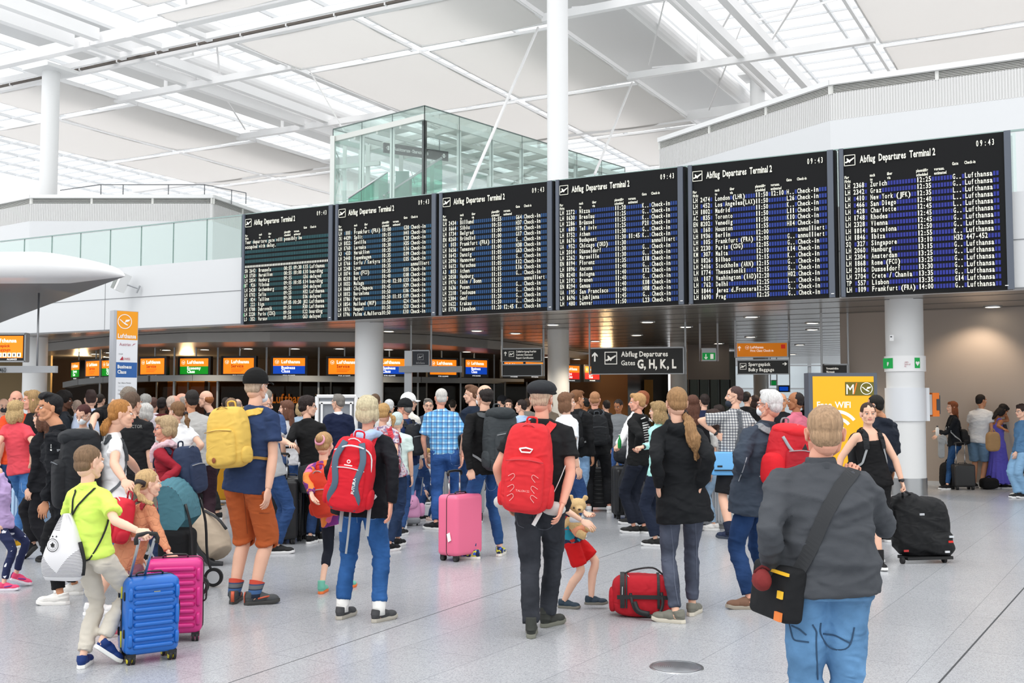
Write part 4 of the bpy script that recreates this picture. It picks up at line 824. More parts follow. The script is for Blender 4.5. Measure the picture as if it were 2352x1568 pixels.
def plaid(nm, base, c1, c2, pitch, w1=.35):
    m = bpy.data.materials.new(nm); m.use_nodes = True; N, L, B = nodes(m); B.inputs['Roughness'].default_value = .85
    tc = N.new('ShaderNodeTexCoord'); sp = N.new('ShaderNodeSeparateXYZ'); L.new(tc.outputs['Object'], sp.inputs[0]); col = None
    def stripe(ax, off, width, p=pitch):
        a = N.new('ShaderNodeMath'); a.operation = 'MULTIPLY_ADD'; a.inputs[1].default_value = 1/p; a.inputs[2].default_value = off+20; L.new(sp.outputs[ax], a.inputs[0])
        f = N.new('ShaderNodeMath'); f.operation = 'FRACT'; L.new(a.outputs[0], f.inputs[0]); g = N.new('ShaderNodeMath'); g.operation = 'LESS_THAN'; g.inputs[1].default_value = width; L.new(f.outputs[0], g.inputs[0]); return g.outputs[0]
    cur = lin(base); prev = None
    for ax, off, wd, c, fac in (('X', 0, w1, c1, .6), ('Z', 0, w1, c1, .6), ('X', .5, .14, c2, .75), ('Z', .5, .14, c2, .75)):
        mx = N.new('ShaderNodeMix'); mx.data_type = 'RGBA'; s = stripe(ax, off, wd); k = N.new('ShaderNodeMath'); k.operation = 'MULTIPLY'; k.inputs[1].default_value = fac; L.new(s, k.inputs[0]); L.new(k.outputs[0], mx.inputs['Factor'])
        if prev is None: mx.inputs['A'].default_value = cur
        else: L.new(prev, mx.inputs['A'])
        mx.inputs['B'].default_value = lin(c); prev = mx.outputs['Result']
    L.new(prev, B.inputs['Base Color']); folds(m); return m
def speckle(nm, base, c1, c2, scale, th=.5):
    m = bpy.data.materials.new(nm); m.use_nodes = True; N, L, B = nodes(m); B.inputs['Roughness'].default_value = .8
    tc = N.new('ShaderNodeTexCoord'); v = N.new('ShaderNodeTexVoronoi'); v.inputs['Scale'].default_value = scale; L.new(tc.outputs['Object'], v.inputs['Vector'])
    cr = N.new('ShaderNodeValToRGB'); cr.color_ramp.interpolation = 'CONSTANT'; e = cr.color_ramp.elements; e[0].color = lin(base); e[1].position = th; e[1].color = lin(c1); x = e.new(min(.98, th+.22)); x.color = lin(c2)
    L.new(v.outputs['Color'], cr.inputs[0]); L.new(cr.outputs[0], B.inputs['Base Color']); folds(m); return m
_hc = {}
def head_mesh(fine, kd='m'):
    if ('h', fine, kd) in _hc: return _hc[('h', fine, kd)]
    m = M()
    ns = {'m': 1, 'f': .86, 'k': .62}[kd]; jw = {'m': 1, 'f': .90, 'k': .80}[kd]; ck = {'m': 1, 'f': 1.10, 'k': 1.28}[kd]
    m.ell((0, -.012, .03), (.074, .094, .088), 24); m.ell((0, .018, -.038), (.060, .068, .070), 20); m.ell((0, .05, -.09), (.034, .032, .026), 14); m.ell((0, .060, -.094), (.019, .020, .017), 10)
    m.ell((0, -.03, -.045), (.055, .062, .06), 14)
    for s in (-1, 1):
        m.tube([(s*.056, -.008, -.035), (s*.052*jw, .01, -.072), (s*.03*jw, .045, -.094)], [.018, .018*jw, .016*jw], 8); m.ell((s*.038, .052, -.026), (.023*ck, .024*ck, .024*ck), 10); m.ell((s*.034, .078-.004*(kd != 'm'), .022), (.024, .010, .007), 8)
        m.ell((s*.077, -.012, -.012), (.0085, .017, .030), 12, R=rotz(s*.45)@rotx(-.15)); m.ell((s*.084, -.016, .002), (.004, .016, .020), 10, R=rotz(s*.5)); m.ell((s*.011*ns, .082+.012*ns, -.030), (.008*ns, .009*ns, .007*ns), 8)
    m.tube([(0, .080, .018), (0, .081+.009*ns, .0), (0, .083+.021*ns, -.020), (0, .083+.023*ns, -.028), (0, .081+.010*ns, -.036)], [.0075, .008, .0095, .0105, .006], 10)
    m.ell((0, .082, -.052), (.024, .012, .005), 12); m.ell((0, .081, -.063), (.021, .012, .006), 12)
    o = remesh(m, .0042 if fine else .0075, 2, .5); V = o.arr()
    # hollow the eye sockets
    for s in (-1, 1):
        d = np.linalg.norm((V-np.array((s*.031, .087, .004)))/np.array((.021, .03, .013)), axis=1); k = np.clip(1-d, 0, 1); V[:, 1] -= k*.013
    o.v = [V]; mi = []
    for f in o.f:
        c = V[list(f)].mean(0)
        mi.append(1 if (abs(c[0]) < .023 and c[1] > .078 and -.0685 < c[2] < -.0475) else (2 if (.012 < abs(c[0]) < .050 and c[1] > .055 and .0222-.10*max(0, abs(c[0])-.034)+.02*(.03-abs(c[0])) < c[2] < .0290-.14*max(0, abs(c[0])-.032)) else 0))
    o.m = mi
    for s in (-1, 1):
        o.ell((s*.031, .0715, .003), (.0130, .0135, .0100), 12, 3); o.ell((s*.031, .0822, .0025), (.0066, .0044, .0066), 12, 4)
        o.tube([(s*.019, .079, .009), (s*.031, .0845, .0135), (s*.044, .076, .009)], [.0022, .0034, .0022], 6, 0); o.tube([(s*.020, .081, .0055), (s*.031, .0855, .0098), (s*.043, .077, .006)], [.0008, .0011, .0008], 6, 2)
    _hc[('h', fine, kd)] = o; return o
HAIR = {
 'short': [((0, -.022, .040), (.082, .099, .089)), ((0, -.058, -.010), (.070, .056, .066))],
 'crew': [((0, -.020, .040), (.0785, .0965, .083)), ((0, -.055, -.015), (.069, .055, .058))],
 'buzz': [((0, -.022, .034), (.0765, .0945, .085)), ((0, -.050, -.015), (.068, .054, .056))],
 'flop': [((0, -.022, .040), (.083, .1, .088)), ((0, -.055, -.010), (.071, .056, .062)), ((0, .045, .092), (.062, .045, .030)), ((.02, .075, .082), (.035, .022, .02))],
 'quiff': [((0, -.022, .040), (.079, .097, .086)), ((0, -.055, -.012), (.068, .055, .06)), ((0, .02, .108), (.062, .068, .032)), ((.0, .062, .095), (.06, .028, .024))],
 'curly': [((0, -.02, .055), (.093, .108, .096)), ((0, -.06, -.005), (.078, .06, .065)), ((0, .04, .098), (.07, .045, .035))],
 'afro': [((0, -.02, .055), (.112, .122, .115))],
 'thin': [((0, -.030, .028), (.079, .094, .070)), ((0, -.055, -.012), (.070, .056, .060))],
 'ring': [((0, -.034, .004), (.0835, .090, .050)), ((0, -.060, -.008), (.073, .058, .062))],
 'bob': [((0, -.022, .042), (.087, .103, .092)), ((.066, -.012, -.045), (.034, .058, .082)), ((-.066, -.012, -.045), (.034, .058, .082)), ((0, -.072, -.05), (.078, .046, .092)), ((0, .052, .085), (.064, .042, .036))],
 'bobshort': [((0, -.022, .046), (.089, .106, .093)), ((.067, -.022, -.015), (.028, .058, .060)), ((-.067, -.022, -.015), (.028, .058, .060)), ((0, -.075, -.015), (.076, .045, .078)), ((.0, .05, .088), (.066, .046, .036))],
 'wavy': [((0, -.022, .040), (.09, .106, .092)), ((.072, -.02, -.06), (.036, .058, .09)), ((-.072, -.02, -.06), (.036, .058, .09)), ((0, -.078, -.07), (.088, .048, .10)), ((0, .05, .085), (.066, .042, .034))],
 'long': [((0, -.022, .042), (.086, .103, .091)), ((.066, -.02, -.06), (.030, .056, .1)), ((-.066, -.02, -.06), (.030, .056, .1)), ((0, -.078, -.09), (.082, .042, .13)), ((0, -.085, -.2), (.088, .036, .12)), ((0, .045, .085), (.06, .04, .034))],
 'pulled': [((0, -.020, .038), (.081, .0985, .088)), ((0, -.058, -.008), (.071, .056, .060))],
 'bun': [((0, -.020, .038), (.081, .0985, .087)), ((0, -.055, -.012), (.070, .055, .058)), ((0, -.115, .06), (.042, .036, .042))],
 'side': [((0, -.022, .042), (.083, .1, .090)), ((0, -.058, -.010), (.071, .057, .064)), ((.02, .03, .104), (.058, .055, .030))],
}
def hair_mesh(style, fine):
    k = (style, fine)
    if k in _hc: return _hc[k]
    m = M()
    for c, r in HAIR[style]: m.ell(c, r, 22)
    o = remesh(m, .0048 if fine else .009, 5, .5); V = o.arr(); az = np.arctan2(V[:, 0], V[:, 1]+.03)
    amp = dict(wavy=.006, bob=.004, bobshort=.0035, curly=.008, afro=.008, long=.004).get(style, .0022)
    Q = np.stack([np.cos(az)*.9, np.sin(az)*.9, V[:, 2]*(9 if style in ('wavy', 'curly', 'afro') else 3)], 1)
    a = waves(Q, amp*2, 11, 3, .6); b = waves(Q, amp, 29, 5, .5)
    if style in ('curly', 'afro'): a = waves(V, .009, 90, 8, .7)
    # keep the face free
    front = (V[:, 1] > .045) & (V[:, 2] < (.068 if style in ('pulled', 'crew', 'buzz', 'thin', 'short') else .050)) & (np.abs(V[:, 0]) < .062); displace(o, a+b); V = o.arr(); V[front, 1] -= .03; o.v = [V]
    _hc[k] = o; return o
def hand_mesh(kind):
    k = ('hand', kind)
    if k in _hc: return _hc[k]
    m = M(); m.ell((0, 0, -.048), (.015, .040, .052), 14, e=.8); m.tube([(0, .0, .005), (0, 0, -.03)], [(.020, .026), (.016, .034)], 10)
    L4 = [(.029, .066, .0075), (.010, .076, .008), (-.010, .071, .0078), (-.028, .055, .0068)]
    curl = {'relax': (.25, .45, .4), 'fist': (1.25, 1.5, 1.0), 'flat': (.06, .1, .08)}[kind]
    for y, l, r in L4:
        p = np.array((0., y, -.088)); a = 0; pts = [p+np.array((0, 0, .02)), p]
        for s, c in zip((.45, .31, .24), curl): a += c*(1+.1*(y < 0)); p = p+np.array((-sin(a)*l*s, y*.06, -cos(a)*l*s)); pts.append(p)
        m.tube(pts, [r*1.05, r*1.08, r, r*.92, r*.72], 8); m.ell(pts[-1], r*.72, 8)
    tp = [(0, .020, -.018), (-.006, .044, -.045), (-.016, .050, -.072), (-.024, .046, -.094)] if kind != 'fist' else [(0, .020, -.018), (-.010, .042, -.048), (-.030, .034, -.074), (-.042, .014, -.088)]
    m.tube(tp, [.014, .012, .0095, .0075], 8); m.ell(tp[-1], .0078, 8)
    o = remesh(m, .0042, 1, .4); _hc[k] = o; return o
def shoe_mesh(kind):
    k = ('shoe', kind)
    if k in _hc: return _hc[k]
    m = M(); hi = kind == 'boot'
    m.ell((0, -.030, .052), (.034, .045, .050), 14); m.ell((0, .045, .048), (.038, .085, .040), 14); m.ell((.002, .125, .040), (.043, .065, .034), 14); m.tube([(0, -.028, .05), (0, -.018, .095 if not hi else .14)], [(.040, .050), (.040, .049)], 14)
    m.tube([(0, .0, .085), (0, .05, .08), (0, .1, .062)], [(.024, .02), (.024, .018), (.022, .012)], 10)
    o = remesh(m, .005, 3, .5); V = o.arr(); V[:, 2] = np.maximum(V[:, 2], .016); o.v = [V]
    s = M(); pts = [(-.030, -.055), (-.034, -.02), (-.030, .03), (-.036, .09), (-.043, .135), (-.034, .18), (0, .197), (.034, .18), (.046, .135), (.042, .09), (.034, .03), (.035, -.02), (.031, -.055), (0, -.080)]
    n = len(pts); P3 = []
    for z, sc_ in ((0, .93), (.004, 1.), (.022, 1.0), (.030, .95)):
        for p in pts: P3.append((p[0]*sc_, (p[1]-.06)*(1+(sc_-1)*.4)+.06, z+(.010 if p[1] > .17 else 0)*1))
    fs = [(i*n+j, i*n+(j+1) % n, (i+1)*n+(j+1) % n, (i+1)*n+j) for i in range(3) for j in range(n)]+[tuple(range(n))[::-1], tuple(3*n+j for j in range(n))]
    s.add(P3, fs)
    l = M()
    for q in range(4): l.tube([(-.02, .03+q*.02, .088-q*.0065), (0, .032+q*.02, .096-q*.007), (.02, .03+q*.02, .088-q*.0065)], .0028, 6)
    t = M(); t.tube([(0, -.075, .02), (0, -.078, .07), (0, -.07, .1)], [(.014, .004)]*3, 8, lat=(1, 0, 0)); t.tube([(-.044, .02, .05), (-.043, .07, .06), (-.03, .11, .062)], [(.003, .007)]*3, 6); t.tube([(.044, .02, .05), (.043, .07, .06), (.03, .11, .062)], [(.003, .007)]*3, 6)
    _hc[k] = (o, s, l, t); return _hc[k]
def frameR(d, ref):
    """rotation whose -Z column follows d and whose Y column follows ref"""
    z = -nrm(d); y = np.array(ref, float); y = y-z*(y@z)
    if np.linalg.norm(y) < 1e-3: y = np.array((0, 1., 0))-z*z[1]
    y = nrm(y); x = np.cross(y, z); return np.stack([x, y, z], 1)
def copyM(o): c = M(); c.v = [o.arr().copy()]; c.f = o.f; c.m = o.m; c.n = len(c.v[0]); return c
def solve(par, px, py, ln, sg):
    d = np.array(ray(px, py)); c = np.array((0, 0, CAMZ)); q = c-par; A = d@d; B_ = 2*d@q; C = q@q-ln*ln; disc = B_*B_-4*A*C
    if disc <= 0: t = -B_/(2*A); p = c+d*t; return par+nrm(p-par)*ln
    t = (-B_+sg*sqrt(disc))/(2*A); return c+d*t
def ik(a, b, l1, l2, pole):
    d = b-a; L = np.linalg.norm(d)
    if L > (l1+l2)*.999: return a+d*l1/(l1+l2)
    x = (l1*l1-l2*l2+L*L)/(2*L); h = sqrt(max(l1*l1-x*x, 0)); u = d/L; p = np.array(pole, float); p = nrm(p-u*(p@u)); return a+u*x+p*h
SKIN = {'fair': '#e2b39a', 'pink': '#dfa28a', 'tan': '#c98f6c', 'brown': '#a26a47', 'dark': '#5c3a28', 'kid': '#ebbfa6'}
def skinmat(k): return mat('skin_'+k, SKIN.get(k, k), .55, bump=.08, bscale=90, var=.06, vscale=12, spec=.35, bdist=.002)
PEOPLE = {}
def person(key, label, top, feet, hd=0, hh=None, H=None, D=None, hipx=None, nk=None, arms=(), knees=(None, None), sex='m', skin='fair', hair='short', hc='#4a3528', topc='#333', shirt='tee', sleeve=None, bot='jeans', bc='#2c4a7a', shoec='#222', solec='#ddd', sock=None, shoek='low', hem=-.1, fat=1.0, loose=1.0, pitch=0, roll=0, extras=None, sleeve_skin=None, cap=None, mask=None, glasses=None, tail=None, legs=None, beard=None, toe=None, wr=1.0, group=None, hood=None, collar=None, hpz=None, foothd=None, shw=1.0, lacec=None, accent=None, hipw=1.0):
    hh = hd if hh is None else hh; th = radians(hd); f = np.array((sin(th), cos(th), 0)); L = np.array((cos(th), -sin(th), 0)); up = np.array((0, 0, 1.))
    if D is not None:
        feet = [(x, 925+FPX*CAMZ/D) if np.isscalar(x) else x for x in feet]
    F = []
    for p in feet:
        q = np.array(atz(p[0], p[1], p[2] if len(p) > 2 else 0.0))
        if len(p) > 3: q[2] += .14*sin(radians(p[3]))
        F.append(q)
    zfr = [q[2] for q in F]
    root = (F[0]+F[1])/2; root[2] = 0
    if hipx is not None: root = np.array((at(hipx, 925, root[1])[0], root[1], 0))
    tp = at(top[0], top[1], root[1]+(top[2] if len(top) > 2 else 0)); Ht = tp[2]
    H = H or Ht; S = H/1.78; kid = H < 1.5; hs = (S**.4 if H < 1.6 else S**.7); fine = root[1] < 12.5
    Rh = rotz(-radians(hh))@rotx(radians(-pitch))@roty(radians(roll))
    hc_ = tp-up*.116*hs*(1+.02); nkp = hc_-up*.155*hs-f*(.018*S+.05*sin(radians(pitch)))
    if nk is not None: nkp = at(nk[0], nk[1], root[1]+(nk[2] if len(nk) > 2 else 0))
    hpw = root+up*(hpz or (.50 if kid else .515))*H; spine = nkp-hpw; ups = nrm(spine); sl = np.linalg.norm(spine)
    sw = (.168 if sex == 'm' else .148)*S*shw*(.93 if kid else 1); fb = nrm(f-ups*(f@ups))
    sh = {+1: nkp-ups*.092*S+L*sw, -1: nkp-ups*.092*S-L*sw}; hj = {+1: hpw+L*.088*S*hipw-up*.01, -1: hpw-L*.088*S*hipw-up*.01}
    ua, fa = .163*H, .146*H
    # which foot belongs to which hip
    F0, F1 = F; 
    if (F0-F1)@L < 0: Fm = {-1: F0, +1: F1}; km = {-1: knees[0], +1: knees[1]}; zf = {-1: feet[0], +1: feet[1]}
    else: Fm = {-1: F1, +1: F0}; km = {-1: knees[1], +1: knees[0]}; zf = {-1: feet[1], +1: feet[0]}
    A = {}; K = {}; lt = .245*H
    for s in (-1, 1):
        A[s] = Fm[s]+up*.085*S; ll = np.linalg.norm(A[s]-hj[s])
        K[s] = solve(hj[s], km[s][0], km[s][1], lt, km[s][2] if len(km[s]) > 2 else -1) if km[s] else ik(hj[s], A[s], max(lt, ll*.503), max(lt, ll*.503), f+.12*s*L)
    E = {}; W = {}; G = {}
    for s in (-1, 1):
        E[s] = sh[s]+nrm(L*s*.14-up+fb*-.08)*ua; W[s] = E[s]+nrm(L*s*.02-up+f*.22)*fa; G[s] = ('relax', f)
    for a in arms:
        sd = a[0]
        if sd in 'nf': s = min((-1, 1), key=lambda q: sh[q][1]*(1 if sd == 'n' else -1))
        else: s = min((-1, 1), key=lambda q: (sh[q][0]/sh[q][1])*(1 if sd == 'l' else -1))
        e, h = a[1], a[2]; E[s] = solve(sh[s], e[0], e[1], ua, e[2] if len(e) > 2 else -1); W[s] = solve(E[s], h[0], h[1], fa, h[2] if len(h) > 2 else -1)
        G[s] = (a[3] if len(a) > 3 else 'relax', np.array(a[4], float) if len(a) > 4 else f)
    T = thing('person', label, 'person', tuple(root), 0, group); off = root; vox = .013 if fine else .02
    sk = skinmat(skin); kf = fat
    # --- body: one fused skin
    b = M(); b.tube([nkp-ups*.06*S, nkp+ups*.03*S, hc_-up*.06*hs], [(.062*S, .058*S), (.052*S*(1 if sex == 'm' else .88), .054*S), (.050*hs, .054*hs)], 14, lat=L)
    lg = {'shorts': .93, 'shortlong': 1.08, 'mini': .55, 'capri': 1.45}.get(bot, 2) if legs is None else legs; ka = .8 if (shirt == 'long' or (sleeve or 0) > 1) else 1; kl = .72 if lg > 1.3 else 1
    b.tube([hpw+ups*.0, hpw+ups*.05, hpw+spine*.3, hpw+spine*.7, hpw+spine*.88, nkp], [(.10*S, .07*S), (.12*S, .085*S), (.10*S, .08*S), (.155*S, .112*S), (.135*S, .088*S), (.062*S, .058*S)] if shirt == 'tank' else [(.10*S, .07*S), (.12*S, .085*S), (.10*S, .075*S), (.125*S, .08*S), ((.10 if shirt != 'tank' else .12)*S, .06*S), (.05*S, .045*S)], 16, lat=L)
    for s in (-1, 1):
        b.tube([sh[s]-L*s*.05*S, sh[s], (sh[s]+E[s])/2, E[s]], [.040*S*ka, .043*S*ka*(1 if shirt != 'tank' else 1.1), .043*S*ka*kf, .038*S*ka], 12, sub=2); b.tube([E[s], E[s]*.6+W[s]*.4, W[s]], [.039*S*ka, .039*S*ka, .027*S], 12, sub=2); b.ell(E[s], .038*S*ka, 10)
        b.tube([hj[s], hj[s]*.5+K[s]*.5, K[s], K[s]*.62+A[s]*.38-f*.012, A[s], A[s]-up*.04*S], [.070*S*kl, .066*S*kl, .053*S*kl, .056*S*kf*kl, .036*S*(.85 if kl < 1 else 1), .036*S], 14, sub=2)
    bo = remesh(b, vox, 3); mi = [0]*len(bo.f); bo.m = mi
    hm = copyM(head_mesh(fine, 'k' if kid else sex)); hm.xf(R=Rh, t=hc_, k=(hs, hs, hs)); bo.join(hm)
    for s in (-1, 1):
        hk, ref = G[s]; h = copyM(hand_mesh(hk)); kx = hs*.94 if kid else S**.8
        if s < 0: h.v = [h.arr()*np.array((-1, 1, 1))]; h.f = [f_[::-1] for f_ in h.f]
        h.xf(R=frameR(W[s]-E[s], ref), t=W[s], k=(kx, kx, kx)); bo.join(h)
    hmat = hairmat(hc)
    bo.build('body', [sk, mat('lips_'+skin, {'fair': '#c98478', 'pink': '#c77a70', 'kid': '#d98f84', 'tan': '#b0685a', 'brown': '#8a5040', 'dark': '#4a2a22'}.get(skin, '#c98478'), .45), mat('brow', hc, .8) if not kid else mat('brow_pale', '#b98f70', .8), mat('eye_white', '#e9e6e2', .2), mat('iris', '#2e2119', .15)], T, smooth=True, off=off)
    # --- hair, cap, mask, glasses
    if hair and hair != 'none':
        h = copyM(hair_mesh(hair, fine)).xf(R=Rh, t=hc_, k=(hs*1.01, hs*1.01, hs*1.01)); h.build('hair', hmat, T, smooth=True, off=off)
    if tail:
        q = M(); pts = [at(a[0], a[1], root[1]+a[2]) for a in tail]; q.tube(pts, [a[3] for a in tail], 14, sub=3); o = remesh(q, .006 if fine else .01, 2); V = o.arr()-pts[0]
        displace(o, waves(V*np.array((1, 1, .35)), .018 if fine else .006, 62, 4, .65)+waves(V*np.array((1, 1, .2)), .006 if fine else .002, 170, 9, .5)); o.build('ponytail', hmat, T, smooth=True, off=off)
        tie = M(); tie.tube([pts[0]-nrm(pts[1]-pts[0])*.015, pts[0]+nrm(pts[1]-pts[0])*.012], tail[0][3]*1.15+.004, 12); tie.build('hair_tie', mat('hair_tie', extras['tie'] if extras and 'tie' in extras else '#2a2020', .7), T, smooth=True, off=off)
    if beard:
        q = M(); q.ell((0, .03, -.07), (.058, .062, .045), 16); o = remesh(q, .008, 2).xf(R=Rh, t=hc_, k=(hs,)*3); o.build('beard', hairmat(beard), T, smooth=True, off=off)
    if cap:
        kind, cc_ = cap; q = M(); cm = cloth(cc_, nm='cap_cloth')
        if kind == 'flat':
            q.ell((0, -.012, .074), (.106, .130, .064), 24); q.ell((0, .05, .070), (.092, .095, .044), 18); q.ell((0, .105, .040), (.076, .055, .014), 16); o = remesh(q, .006, 4); displace(o, waves(o.arr(), .002, 30, 2)); o.xf(R=Rh, t=hc_, k=(hs,)*3).build('flat_cap', cm, T, smooth=True, off=off)
        else:
            q.ell((0, -.014, .046), (.092, .112, .104), 24); o = remesh(q, .006, 3); V = o.arr(); V[:, 2] = np.maximum(V[:, 2], .018+.0*V[:, 1]); o.v = [V]
            o.xf(R=Rh, t=hc_, k=(hs,)*3).build('cap_crown', cm, T, smooth=True, off=off)
            q = M(); n = 9; vs = []
            for i in range(n):
                a = radians(-62+124*i/(n-1)); vs.append((sin(a)*.082, .05+cos(a)*.035, .030)); vs.append((sin(a)*.086, .075+cos(a)*.085*(1 if abs(a) < .9 else .75), .022-.02*abs(sin(a))**2))
            fs = [(2*i, 2*i+1, 2*i+3, 2*i+2) for i in range(n-1)]; V = np.array(vs); nV = len(V)
            q.add(np.vstack([V, V+(0, 0, .009)]), [f_[::-1] for f_ in fs]+[tuple(j+nV for j in f_) for f_ in fs]+[(2*i+1, 2*i+3, 2*i+3+nV, 2*i+1+nV) for i in range(n-1)])
            Rb = Rh@rotz(radians(cap[2])) if len(cap) > 2 else Rh; q.xf(R=Rb, t=hc_, k=(hs,)*3).build('cap_brim', cm, T, smooth=True, off=off)
            q = M(); q.ell((0, -.014, .146), .008, 8); 
            q.xf(R=Rh, t=hc_, k=(hs,)*3).build('cap_button', cm, T, smooth=True, off=off)
    if mask:
        q = M(); dz = -.035 if mask[1:] == 'chin' or (len(mask) > 7 and mask.endswith('d')) else 0; q.ell((0, .052, -.052+dz), (.052, .056, .044), 18, e=.85); o = remesh(q, .006, 2).xf(R=Rh, t=hc_, k=(hs,)*3); mm_ = mat('face_mask', mask[:7], .7); o.build('face_mask', mm_, T, smooth=True, off=off)
        q = M()
        for s in (-1, 1): q.tube([(s*.05, .055, -.035), (s*.078, .0, -.0), (s*.084, -.025, .012), (s*.080, -.032, -.015), (s*.05, .05, -.07)], .0016, 6, sub=3)
        q.xf(R=Rh, t=hc_, k=(hs*1.02,)*3).build('mask_strap', mm_, T, smooth=True, off=off)
    if glasses:
        q = M(); 
        for s in (-1, 1):
            pts = [(s*.031+.022*cos(a), .092-.2*abs(s*.031+.022*cos(a))**1.3, .002+.017*sin(a)) for a in np.linspace(0, 2*pi, 13)]; q.tube(pts, .0018, 6); q.tube([(s*.052, .084, .008), (s*.078, .03, .012), (s*.082, -.02, .008)], .0018, 6)
        q.tube([(-.009, .094, .004), (.009, .094, .004)], .0018, 6); q.xf(R=Rh, t=hc_, k=(hs,)*3).build('glasses', mat('glasses', glasses, .3, .3), T, smooth=True, off=off)
    # --- garment for the upper body
    if sex == 'm': prof = [(-.30, .172, .128), (-.12, .172, .128), (0, .170, .128), (.22, .163, .124), (.5, .170, .124), (.70, .180, .124), (.82, .168, .110), (.90, .125, .088), (.96, .086, .074), (1.03, .062, .061)]
    else: prof = [(-.30, .185, .135), (-.12, .182, .134), (0, .176, .130), (.28, .146, .110), (.5, .156, .118), (.68, .163, .122), (.80, .150, .102), (.89, .110, .080), (.95, .078, .068), (1.03, .056, .057)]
    if kid: prof = [(t_, a*.96, c*1.02) for t_, a, c in prof]
    ts = [q[0] for q in prof]; tt = [hem]+[t_ for t_ in np.arange(hem+.06, 1.0, .08)]+[1.02]; g = M(); belly = (fat-1)
    lo = loose
    def ring_(t_):
        a_ = np.interp(t_, ts, [q[1] for q in prof]); c_ = np.interp(t_, ts, [q[2] for q in prof]); bel = 1+belly*math.exp(-((t_-.2)/.28)**2)*1.0+belly*.4
        k_ = 1+(lo-1)*(1 if t_ < .8 else .3); return a_*S*bel*k_*(.93 if kid else 1)*(hipw if t_ < .1 else 1)*(1.07 if (t_ < .12 and hem < .0) else 1), c_*S*bel*k_*(1.07 if (t_ < .12 and hem < .0) else 1)
    R2 = [ring_(t_) for t_ in tt]; P2 = [hpw+spine*t_+f*(belly*.06*math.exp(-((t_-.2)/.25)**2)) for t_ in tt]
    if shirt == 'tank':
        n_ = sum(1 for t_ in tt if t_ < .80); P2, R2 = P2[:n_], R2[:n_]
        for s in (-1, 1): g.tube([P2[-1]+L*s*.085*S+fb*.07*S, nkp-ups*.045*S+L*s*.095*S+fb*.03*S, nkp-ups*.045*S+L*s*.095*S-fb*.05*S, P2[-1]+L*s*.08*S-fb*.08*S], [(.024*S, .016*S)]*4, 10, sub=3)
    if shirt != 'none':
        g.tube(P2, R2, 22, lat=L)
        slv = sleeve if sleeve is not None else {'tee': .62, 'tank': 0, 'long': 2.0}[shirt]
        for s in (-1, 1):
            rr = (.066 if shirt != 'tank' else .05)*S*(1+(lo-1)*.6)*(fat**.5)*(.9 if sex == 'f' else 1)
            if shirt != 'tank': g.ell(sh[s]-L*s*.004*S, (.064*S, .066*S, .064*S), 12); g.tube([nkp-ups*.035*S+L*s*.04*S, sh[s]+ups*.012*S], [.05*S, .052*S], 12)
            if slv > 0 and slv <= 1:
                e_ = sh[s]+(E[s]-sh[s])*slv; g.tube([sh[s]-L*s*.06*S-ups*.015, sh[s], sh[s]*.5+e_*.5, e_], [rr*.9, rr, rr*.97, rr*(.98+.08*lo)], 14)
            elif slv > 1:
                e_ = E[s]+(W[s]-E[s])*(slv-1); g.tube([sh[s]-L*s*.06*S-ups*.015, sh[s], sh[s]*.5+E[s]*.5, E[s], E[s]*.45+e_*.55, e_], [rr*.9, rr, rr*.92, rr*.82, rr*.76, rr*.66], 14, sub=2); g.ell(E[s], rr*.84, 12)
        if hood: g.tube([nkp-fb*.05*S-ups*.03*S-L*.085*S, nkp-fb*.095*S-ups*.045*S, nkp-fb*.05*S-ups*.03*S+L*.085*S], [.045*S, .055*S, .045*S], 10, sub=3); g.tube([nkp-fb*.02-L*.08*S, nkp+fb*.06*S-ups*.0, nkp-fb*.02+L*.08*S], .03*S, 10, sub=3)
        o = remesh(g, .011 if fine else .018, 5 if fine else 2, .6); V = o.arr()-root
        wm = {'tee': 1, 'long': 1.2, 'tank': .7}[shirt]*wr*lo
        displace(o, .006*S+waves(V, .014*wm, 9, hash(key) % 97, .65, (1, 1, 1.7))+waves(V, .007*wm, 22, hash(key) % 31, .7, (.8, .8, 1.4))); V = o.arr(); zh = (hpw+spine*hem); 
        gm = topc if not isinstance(topc, str) else cloth(topc); o.build(dict(tee='shirt', long='jacket' if lo > 1.15 else 'sweater', tank='tank_top')[shirt], gm, T, smooth=True, off=off)
        TB = o
        if collar:
            q = M(); q.tube([nkp-ups*.035*S, nkp+ups*.022*S], [(.078*S, .076*S), (.066*S, .066*S)], 20, lat=L); o2 = remesh(q, .009, 1); o2.build('collar', cloth(collar), T, smooth=True, off=off)
    # --- lower garment
    if bot != 'none':
        g = M(); kind = dict(jeans=(.094, .068, .062, .056, 1.93), slim=(.088, .060, .056, .048, 1.93), chino=(.094, .074, .070, .064, 1.9), wide=(.1, .085, .085, .085, 1.95), shorts=(.104, .096, .096, .096, .93), shortlong=(.106, .092, .090, .088, 1.08), leggings=(.083, .056, .053, .042, 1.85), capri=(.083, .057, .055, .05, 1.45), mini=(.1, .09, .09, .09, .55), skirt=(.1, .1, .1, .1, 1.8))[bot]
        ext = legs or kind[4]; r1, r2, r3, r4 = [x*S*(1+(fat-1)*.6)*(.96 if kid else 1) for x in kind[:4]]
        a0, c0 = ring_(.02); kt = .86 if hem < 0 and shirt != 'none' else .99; g.tube([hpw+spine*.16, hpw+spine*.02, hpw-up*.05*S], [(ring_(.16)[0]*kt, ring_(.16)[1]*kt), (a0*kt, c0*kt), (a0*kt*.95, c0*kt*.96)], 20, lat=L)
